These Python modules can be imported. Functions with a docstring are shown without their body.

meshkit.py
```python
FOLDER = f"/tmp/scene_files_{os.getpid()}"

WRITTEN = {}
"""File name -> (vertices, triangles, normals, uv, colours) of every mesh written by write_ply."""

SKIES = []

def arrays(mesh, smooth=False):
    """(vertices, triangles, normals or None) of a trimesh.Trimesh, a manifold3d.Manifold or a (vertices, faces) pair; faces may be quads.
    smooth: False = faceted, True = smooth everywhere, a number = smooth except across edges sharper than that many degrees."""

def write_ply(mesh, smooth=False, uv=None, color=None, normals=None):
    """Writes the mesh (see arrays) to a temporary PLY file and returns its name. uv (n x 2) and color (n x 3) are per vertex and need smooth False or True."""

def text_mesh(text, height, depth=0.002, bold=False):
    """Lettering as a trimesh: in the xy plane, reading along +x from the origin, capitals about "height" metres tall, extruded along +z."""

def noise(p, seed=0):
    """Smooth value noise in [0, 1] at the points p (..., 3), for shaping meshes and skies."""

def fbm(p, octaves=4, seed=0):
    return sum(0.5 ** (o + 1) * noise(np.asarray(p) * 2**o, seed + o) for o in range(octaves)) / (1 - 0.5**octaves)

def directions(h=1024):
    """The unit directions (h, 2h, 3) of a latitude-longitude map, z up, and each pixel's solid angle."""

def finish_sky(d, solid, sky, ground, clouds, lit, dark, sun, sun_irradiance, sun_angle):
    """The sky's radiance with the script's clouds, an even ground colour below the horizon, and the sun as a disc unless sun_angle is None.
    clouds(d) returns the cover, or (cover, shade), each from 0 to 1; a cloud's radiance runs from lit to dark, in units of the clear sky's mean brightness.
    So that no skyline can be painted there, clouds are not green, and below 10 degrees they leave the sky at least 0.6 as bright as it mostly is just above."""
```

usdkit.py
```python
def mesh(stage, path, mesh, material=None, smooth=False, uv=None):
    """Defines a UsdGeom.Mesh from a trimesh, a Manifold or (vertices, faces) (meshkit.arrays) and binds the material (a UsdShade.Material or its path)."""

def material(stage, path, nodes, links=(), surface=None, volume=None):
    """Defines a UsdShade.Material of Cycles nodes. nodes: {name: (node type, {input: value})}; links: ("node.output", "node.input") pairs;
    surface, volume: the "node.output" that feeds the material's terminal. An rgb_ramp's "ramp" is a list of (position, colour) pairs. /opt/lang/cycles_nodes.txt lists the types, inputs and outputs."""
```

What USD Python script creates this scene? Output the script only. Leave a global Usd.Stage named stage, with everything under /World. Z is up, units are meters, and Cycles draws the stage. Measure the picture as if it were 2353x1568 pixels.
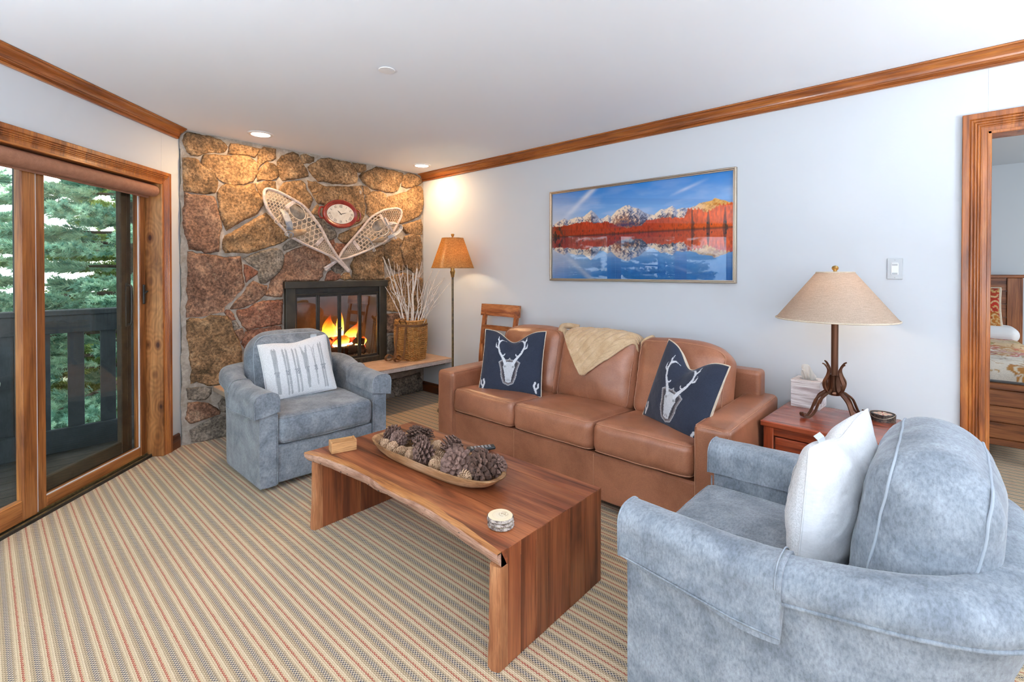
import math
import numpy as np
import trimesh
import shapely
import shapely.geometry as sg
from scipy.spatial import Delaunay
import meshkit
import usdkit
from pxr import Gf, Sdf, Usd, UsdGeom, UsdLux, UsdShade, Vt

stage = Usd.Stage.CreateInMemory()
UsdGeom.SetStageUpAxis(stage, 'Z')
UsdGeom.SetStageMetersPerUnit(stage, 1.0)
UsdGeom.Xform.Define(stage, '/World')
UsdGeom.Scope.Define(stage, '/World/Looks')
PI = math.pi

# ------------------------------------------------------------------ camera
# sofa wall is y = 0, fireplace wall is x = 0, floor z = 0; the glass-door wall runs at 45 degrees
EYE = np.array([4.347, -3.354, 1.351])
AZ, PITCH, FPX = math.radians(48.2), math.radians(0.5), 1095.0
fwd0 = np.array([-math.cos(AZ), math.sin(AZ), 0.0])
right = np.array([fwd0[1], -fwd0[0], 0.0])
fwd = fwd0 * math.cos(PITCH) - np.array([0, 0, 1.0]) * math.sin(PITCH)
up = np.cross(right, fwd)
cam = UsdGeom.Camera.Define(stage, '/World/camera')
mat4 = Gf.Matrix4d(*[float(v) for row in (right, up, -fwd) for v in (*row, 0.0)], *[float(v) for v in EYE], 1.0)
cam.AddTransformOp().Set(mat4)
cam.CreateHorizontalApertureAttr(36.0)
cam.CreateVerticalApertureAttr(36.0 * 1568 / 2353)
cam.CreateFocalLengthAttr(36.0 * FPX / 2353)
cam.CreateHorizontalApertureOffsetAttr(0.0)
cam.CreateVerticalApertureOffsetAttr(-36.0 / 2353 * (784 - 633.1))
cam.CreateClippingRangeAttr((0.05, 200.0))
cam.CreateExposureAttr(0.74)

# ------------------------------------------------------------------ sky and lights
sky = UsdLux.DomeLight.Define(stage, '/World/sky')
sky.CreateIntensityAttr(1.0)
SKY_GAIN = 1.0
usdkit.material(stage, '/World/Looks/sky_look', {
    'tc': ('texture_coordinate', {}),
    'n': ('noise_texture', {'scale': 2.2, 'detail': 6.0, 'roughness': 0.6}),
    'r': ('rgb_ramp', {'ramp': [(0.35, (0.55, 0.75, 1.0)), (0.6, (1.0, 1.0, 1.0))]}),
    'b': ('background_shader', {'strength': 3.8}),
}, [('tc.generated', 'n.vector'), ('n.fac', 'r.fac'), ('r.color', 'b.color')], surface='b.background')
UsdShade.MaterialBindingAPI.Apply(sky.GetPrim()).Bind(UsdShade.Material.Get(stage, '/World/Looks/sky_look'))
sun = UsdLux.DistantLight.Define(stage, '/World/sun')
sun.CreateIntensityAttr(10.0)
sun.CreateAngleAttr(0.6)
sun.CreateColorAttr(Gf.Vec3f(1.0, 0.95, 0.86))
sun.AddRotateXYZOp().Set(Gf.Vec3f(38, 0, 62))


def rect_light(name, centre, target, w, h, intensity, colour):
    l = UsdLux.RectLight.Define(stage, '/World/' + name)
    l.CreateWidthAttr(w)
    l.CreateHeightAttr(h)
    l.CreateIntensityAttr(intensity)
    l.CreateColorAttr(Gf.Vec3f(*colour))
    c, t = np.array(centre, float), np.array(target, float)
    z = (c - t) / np.linalg.norm(c - t)
    x = np.cross([0, 0, 1.0], z)
    x = np.array([1.0, 0, 0]) if np.linalg.norm(x) < 1e-6 else x / np.linalg.norm(x)
    y = np.cross(z, x)
    l.AddTransformOp().Set(Gf.Matrix4d(*[float(v) for r in (x, y, z) for v in (*r, 0.0)], *map(float, c), 1.0))
    return l


# added fill panels: two tilted up behind the camera, one in the bedroom
rect_light('daylight_back_window', (5.7, -6.02, 1.35), (5.7, -3.5, 3.5), 3.2, 1.6, 3.6, (0.81, 0.91, 1.0))
rect_light('daylight_end_window', (7.44, -3.6, 1.35), (5.0, -3.6, 3.5), 3.4, 1.6, 3.8, (0.81, 0.91, 1.0))
rect_light('daylight_bedroom_window', (6.9, 1.9, 1.45), (4.6, 2.2, 1.0), 1.6, 1.3, 5.0, (0.9, 0.95, 1.0))


def disc_light(name, at, radius, intensity, colour, cone=None):
    l = UsdLux.DiskLight.Define(stage, '/World/' + name)
    l.CreateRadiusAttr(radius)
    l.CreateIntensityAttr(intensity)
    l.CreateColorAttr(Gf.Vec3f(*colour))
    l.AddTranslateOp().Set(Gf.Vec3d(*at))
    if cone:
        s = UsdLux.ShapingAPI.Apply(l.GetPrim())
        s.CreateShapingConeAngleAttr(cone)
        s.CreateShapingConeSoftnessAttr(0.6)
    return l


WARM = (1.0, 0.62, 0.29)
CANS = [(0.335, -1.858), (0.384, -0.314)]
for i, (cx, cy) in enumerate(CANS):
    disc_light('can_beam_%d' % i, (cx, cy, 2.428), 0.062, 175.0, WARM)
for i, (cx, cy) in enumerate([(5.2, -1.2), (5.2, -4.6), (6.6, -2.6), (3.2, -4.2)]):  # unseen downlights, placed out of view to light the rear of the room
    disc_light('can_beam_rear_%d' % i, (cx, cy, 2.428), 0.062, 40.0, (1.0, 0.93, 0.84))

# added upward discs with no lamp body, fill light for the ceiling
for i, (cx, cy) in enumerate([(5.2, -4.5), (6.0, -1.2), (2.95, -4.5)]):
    up_l = disc_light('torch_beam_%d' % i, (cx, cy, 1.45), 0.16, 215.0, (0.83, 0.92, 1.0))
    up_l.AddRotateXYZOp().Set(Gf.Vec3f(180, 0, 0))
# glow of the fire itself
fgl = UsdLux.SphereLight.Define(stage, '/World/fire_glow')
fgl.CreateRadiusAttr(0.05)
fgl.CreateIntensityAttr(45.0)
fgl.CreateColorAttr(Gf.Vec3f(1.0, 0.28, 0.06))
fgl.AddTranslateOp().Set(Gf.Vec3d(-0.30, -0.90, 0.76))

# ------------------------------------------------------------------ naming and meshes
taken = {}


def numbered(parent, name):
    k = taken.get((parent, name), -1) + 1
    taken[(parent, name)] = k
    return parent + '/' + (name if k == 0 else '%s_%03d' % (name, k))


def path_of(p):
    return '/World' if p is None else str(p.GetPath())


class MB:
    """collects surfaces (and colours) into one mesh"""

    def __init__(self):
        self.v, self.f, self.c, self.n = [], [], [], 0

    def add(self, v, f=None, col=None):
        if f is None:
            v, f = (np.asarray(v.vertices), np.asarray(v.faces)) if hasattr(v, 'vertices') else v
        v, f = np.asarray(v, float), np.asarray(f, int)
        if f.shape[1] == 4:
            f = np.vstack([f[:, [0, 1, 2]], f[:, [0, 2, 3]]])
        self.v.append(v)
        self.f.append(f + self.n)
        self.n += len(v)
        if col is not None:
            self.c.append(np.broadcast_to(np.asarray(col, float), (len(v), 3)))
        return self

    def done(self, M=None):
        v, f = np.vstack(self.v), np.vstack(self.f)
        if M is not None:
            v = v @ np.asarray(M)[:3, :3].T + np.asarray(M)[:3, 3]
        return v, f

    def colours(self):
        return np.vstack(self.c) if self.c else None


def obj(name, mesh, mat, parent=None, smooth=35, label=None, kind=None, col=None):
    if isinstance(mesh, MB):
        col = mesh.colours() if col is None else col
        mesh = mesh.done()
    if hasattr(mesh, 'vertices'):
        mesh = (np.asarray(mesh.vertices), np.asarray(mesh.faces))
    path = numbered(path_of(parent), name)
    if col is not None and smooth not in (False, True):
        smooth = True
    m = usdkit.mesh(stage, path, mesh, mat, smooth=smooth)
    p = m.GetPrim()
    if col is not None:
        UsdGeom.PrimvarsAPI(m).CreatePrimvar('col', Sdf.ValueTypeNames.Color3fArray, 'vertex').Set(Vt.Vec3fArray.FromNumpy(np.asarray(col, np.float32)))
    if label:
        p.SetCustomDataByKey('label', label)
    if kind:
        p.SetCustomDataByKey('kind', kind)
    return p


def tag(p, label, cat, group=None):
    p.SetCustomDataByKey('label', label)
    p.SetCustomDataByKey('category', cat)
    if group:
        p.SetCustomDataByKey('group', group)
    return p


def thing(name, label, cat, loc=(0, 0, 0), rotz=0.0, group=None, kind=None):
    x = UsdGeom.Xform.Define(stage, numbered('/World', name))
    x.AddTranslateOp().Set(Gf.Vec3d(*map(float, loc)))
    x.AddRotateZOp().Set(float(rotz))
    p = x.GetPrim()
    if kind:
        p.SetCustomDataByKey('kind', kind)
        if label:
            p.SetCustomDataByKey('label', label)
    else:
        tag(p, label, cat, group)
    return p


def struct(name, mesh, mat, smooth=35, label=None, parent=None):
    p = obj(name, mesh, mat, parent, smooth)
    if parent is None:
        p.SetCustomDataByKey('kind', 'structure')
    if label:
        p.SetCustomDataByKey('label', label)
    return p


def rotz(a):
    c, s = math.cos(a), math.sin(a)
    return np.array([[c, -s, 0], [s, c, 0], [0, 0, 1.0]])


def rotx(a):
    c, s = math.cos(a), math.sin(a)
    return np.array([[1.0, 0, 0], [0, c, -s], [0, s, c]])


def roty(a):
    c, s = math.cos(a), math.sin(a)
    return np.array([[c, 0, s], [0, 1.0, 0], [-s, 0, c]])


def moved(vf, R=None, t=(0, 0, 0)):
    v, f = vf
    v = np.asarray(v, float)
    if R is not None:
        v = v @ np.asarray(R).T
    return v + np.asarray(t, float), f


def cbox(lo, hi, c=0.004):
    """box with chamfered edges"""
    lo, hi = np.minimum(lo, hi).astype(float), np.maximum(lo, hi).astype(float)
    c = min(c, 0.45 * float((hi - lo).min()))
    pts = []
    for sx in (0, 1):
        for sy in (0, 1):
            for sz in (0, 1):
                p = np.where([sx, sy, sz], hi, lo)
                s = np.where([sx, sy, sz], -1.0, 1.0)
                for k in range(3):
                    q = p + s * c
                    q[k] = p[k]
                    pts.append(q)
    h = trimesh.convex.convex_hull(np.array(pts))
    return np.asarray(h.vertices), np.asarray(h.faces)


def hull(pts):
    h = trimesh.convex.convex_hull(np.asarray(pts, float))
    return np.asarray(h.vertices), np.asarray(h.faces)


def bar(a, b, w, d, c=0.003, upv=(0, 0, 1)):
    """a chamfered bar of section w x d from point a to point b; d lies along upv"""
    a, b = np.asarray(a, float), np.asarray(b, float)
    L = np.linalg.norm(b - a)
    x = (b - a) / L
    z = np.asarray(upv, float) - x * np.dot(x, upv)
    if np.linalg.norm(z) < 1e-6:
        z = np.cross(x, [1.0, 0.2, 0.1])
    z /= np.linalg.norm(z)
    y = np.cross(z, x)
    v, f = cbox((0, -w / 2, -d / 2), (L, w / 2, d / 2), c)
    return v @ np.array([x, y, z]) + a, f


def frames(p, closed=False):
    p = np.asarray(p, float)
    if closed:
        t = np.roll(p, -1, 0) - np.roll(p, 1, 0)
    else:
        t = np.gradient(p, axis=0)
    t /= np.linalg.norm(t, axis=1, keepdims=True) + 1e-12
    a = np.zeros_like(p)
    ref = np.array([0, 0, 1.0]) if abs(t[0, 2]) < 0.9 else np.array([1.0, 0, 0])
    for i in range(len(p)):
        q = ref - t[i] * np.dot(ref, t[i])
        n = np.linalg.norm(q)
        if n < 1e-6:
            q = np.cross(t[i], [0.3, 0.5, 0.8])
            n = np.linalg.norm(q)
        a[i] = q / n
        ref = a[i]
    return t, a, np.cross(t, a)


def loft(rings, closed_ring=True, closed_path=False, caps=True):
    """rings: (n, k, 3)"""
    R = np.asarray(rings, float)
    n, k = R.shape[:2]
    v = R.reshape(-1, 3)
    ii = range(n) if closed_path else range(n - 1)
    jj = range(k) if closed_ring else range(k - 1)
    i, j = np.meshgrid(np.array(list(ii)), np.array(list(jj)), indexing='ij')
    i, j = i.ravel(), j.ravel()
    i2, j2 = (i + 1) % n, (j + 1) % k
    q = np.stack([i * k + j, i * k + j2, i2 * k + j2, i2 * k + j], 1)
    f = np.vstack([q[:, [0, 1, 2]], q[:, [0, 2, 3]]])
    if caps and closed_ring and not closed_path:
        c0, c1 = len(v), len(v) + 1
        v = np.vstack([v, R[0].mean(0), R[-1].mean(0)])
        a = np.arange(k)
        b = (a + 1) % k
        f = np.vstack([f, np.stack([np.full(k, c0), b, a], 1), np.stack([np.full(k, c1), (n - 1) * k + a, (n - 1) * k + b], 1)])
    return v, f


def tube(p, r, sides=8, closed=False, caps=True, flat=None):
    p = np.asarray(p, float)
    t, a, b = frames(p, closed)
    ang = np.arange(sides) * 2 * PI / sides
    r = np.broadcast_to(np.asarray(r, float), (len(p),))
    ra = r if flat is None else r * flat
    rings = p[:, None] + (np.cos(ang)[None, :, None] * a[:, None]) * ra[:, None, None] + (np.sin(ang)[None, :, None] * b[:, None]) * r[:, None, None]
    return loft(rings, True, closed, caps and not closed)


def spline(p, n=40, closed=False):
    """Catmull-Rom through the points"""
    p = np.asarray(p, float)
    if closed:
        q = np.vstack([p[-1:], p, p[:2]])
        m = len(p)
    else:
        q = np.vstack([2 * p[0] - p[1], p, 2 * p[-1] - p[-2]])
        m = len(p) - 1
    u = np.linspace(0, m, n, endpoint=not closed)
    i = np.minimum(u.astype(int), m - 1)
    s = (u - i)[:, None]
    a, b, c, d = q[i], q[i + 1], q[i + 2], q[i + 3]
    return 0.5 * ((2 * b) + (c - a) * s + (2 * a - 5 * b + 4 * c - d) * s ** 2 + (3 * b - a - 3 * c + d) * s ** 3)


def lathe(prof, n=32, sx=1.0, sy=1.0, caps=False):
    """profile of (r, z) from the bottom up, turned about z"""
    prof = np.asarray(prof, float)
    a = np.arange(n) * 2 * PI / n
    R = np.stack([np.stack([r * sx * np.cos(a), r * sy * np.sin(a), np.full(n, z)], 1) for r, z in prof])
    v, f = loft(R, True, False, caps)
    return v, f


def prism(poly, h, axis='z', base=0.0):
    """polygon (2-D) pushed h along the axis"""
    g = poly if hasattr(poly, 'exterior') else sg.Polygon(poly)
    if not g.is_valid:
        g = g.buffer(0)
    mb = MB()
    for q in getattr(g, 'geoms', [g]):
        m = trimesh.creation.extrude_polygon(q, h, engine='earcut')
        v = np.asarray(m.vertices).copy()
        v[:, 2] += base
        if axis == 'x':
            v = v[:, [2, 0, 1]]
        elif axis == 'y':
            v = np.stack([v[:, 0], -v[:, 2], v[:, 1]], 1)
        mb.add(v, m.faces)
    return mb.done()


def edges_at(h, r, n, k=3):
    """sample positions across -h..h with extra rows in the rounded rims"""
    th = np.linspace(0, PI / 4, k + 1)[1:]
    rim = (h - r) + r * np.tan(th)
    core = np.linspace(-(h - r), h - r, n)
    return np.concatenate([-rim[::-1], core, rim])


def soft_box(size, r, crown=(0, 0, 0), n=(9, 9, 7), k=3):
    """cushion: rounded box whose six faces bulge by crown (x, y, z)"""
    h = np.asarray(size, float) / 2
    r = min(r, 0.98 * float(h.min()))
    g = [edges_at(h[i], r, n[i], k) for i in range(3)]
    mb = MB()
    for ax in range(3):
        u, w = (ax + 1) % 3, (ax + 2) % 3
        for s in (-1, 1):
            U, W = np.meshgrid(g[u], g[w], indexing='ij')
            p = np.zeros(U.shape + (3,))
            p[..., u], p[..., w], p[..., ax] = U, W, s * h[ax]
            q = np.clip(p, -(h - r), h - r)
            d = p - q
            d /= np.linalg.norm(d, axis=-1, keepdims=True) + 1e-12
            p = q + d * r
            nu, nw = U.shape
            i, j = np.meshgrid(np.arange(nu - 1), np.arange(nw - 1), indexing='ij')
            i, j = i.ravel(), j.ravel()
            quad = np.stack([i * nw + j, (i + 1) * nw + j, (i + 1) * nw + j + 1, i * nw + j + 1], 1)
            if s < 0:
                quad = quad[:, ::-1]
            mb.add(p.reshape(-1, 3), quad)
    v, f = mb.done()
    m = trimesh.Trimesh(v, f, process=False)
    m.merge_vertices(digits_vertex=6)
    v, f = np.asarray(m.vertices).copy(), np.asarray(m.faces)
    t = np.clip(v / h, -1, 1)
    for ax in range(3):
        if crown[ax]:
            u, w = (ax + 1) % 3, (ax + 2) % 3
            v[:, ax] += np.asarray(crown)[ax] * (1 - t[:, u] ** 2) * (1 - t[:, w] ** 2) * t[:, ax]
    return v, f


def wobble(vf, amp, scale, seed=0, along=None):
    v, f = vf
    d = np.stack([meshkit.fbm(v * scale + 17.3 * k, 3, seed + k) - 0.5 for k in range(3)], 1) * 2 * amp
    if along is not None:
        d = d * np.asarray(along, float)
    return v + d, f


def instance(src, loc, rz=0.0, label=None, cat=None, group=None, rx=None, scale=None):
    base = src.GetName().rstrip('0123456789').rstrip('_') if src.GetName()[-3:].isdigit() else src.GetName()
    x = UsdGeom.Xform.Define(stage, numbered('/World', base))
    x.AddTranslateOp().Set(Gf.Vec3d(*map(float, loc)))
    x.AddRotateXYZOp().Set(Gf.Vec3f(0, 0, rz)) if rx is None else x.AddRotateXYZOp().Set(Gf.Vec3f(*map(float, rx)))
    if scale is not None:
        x.AddScaleOp().Set(Gf.Vec3f(*([float(scale)] * 3 if np.ndim(scale) == 0 else map(float, scale))))
    p = x.GetPrim()
    p.GetReferences().AddInternalReference(src.GetPath())
    p.SetInstanceable(True)
    was = src.GetCustomData()
    tag(p, label or was.get('label'), cat or was.get('category'), group or was.get('group'))
    return p

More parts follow.
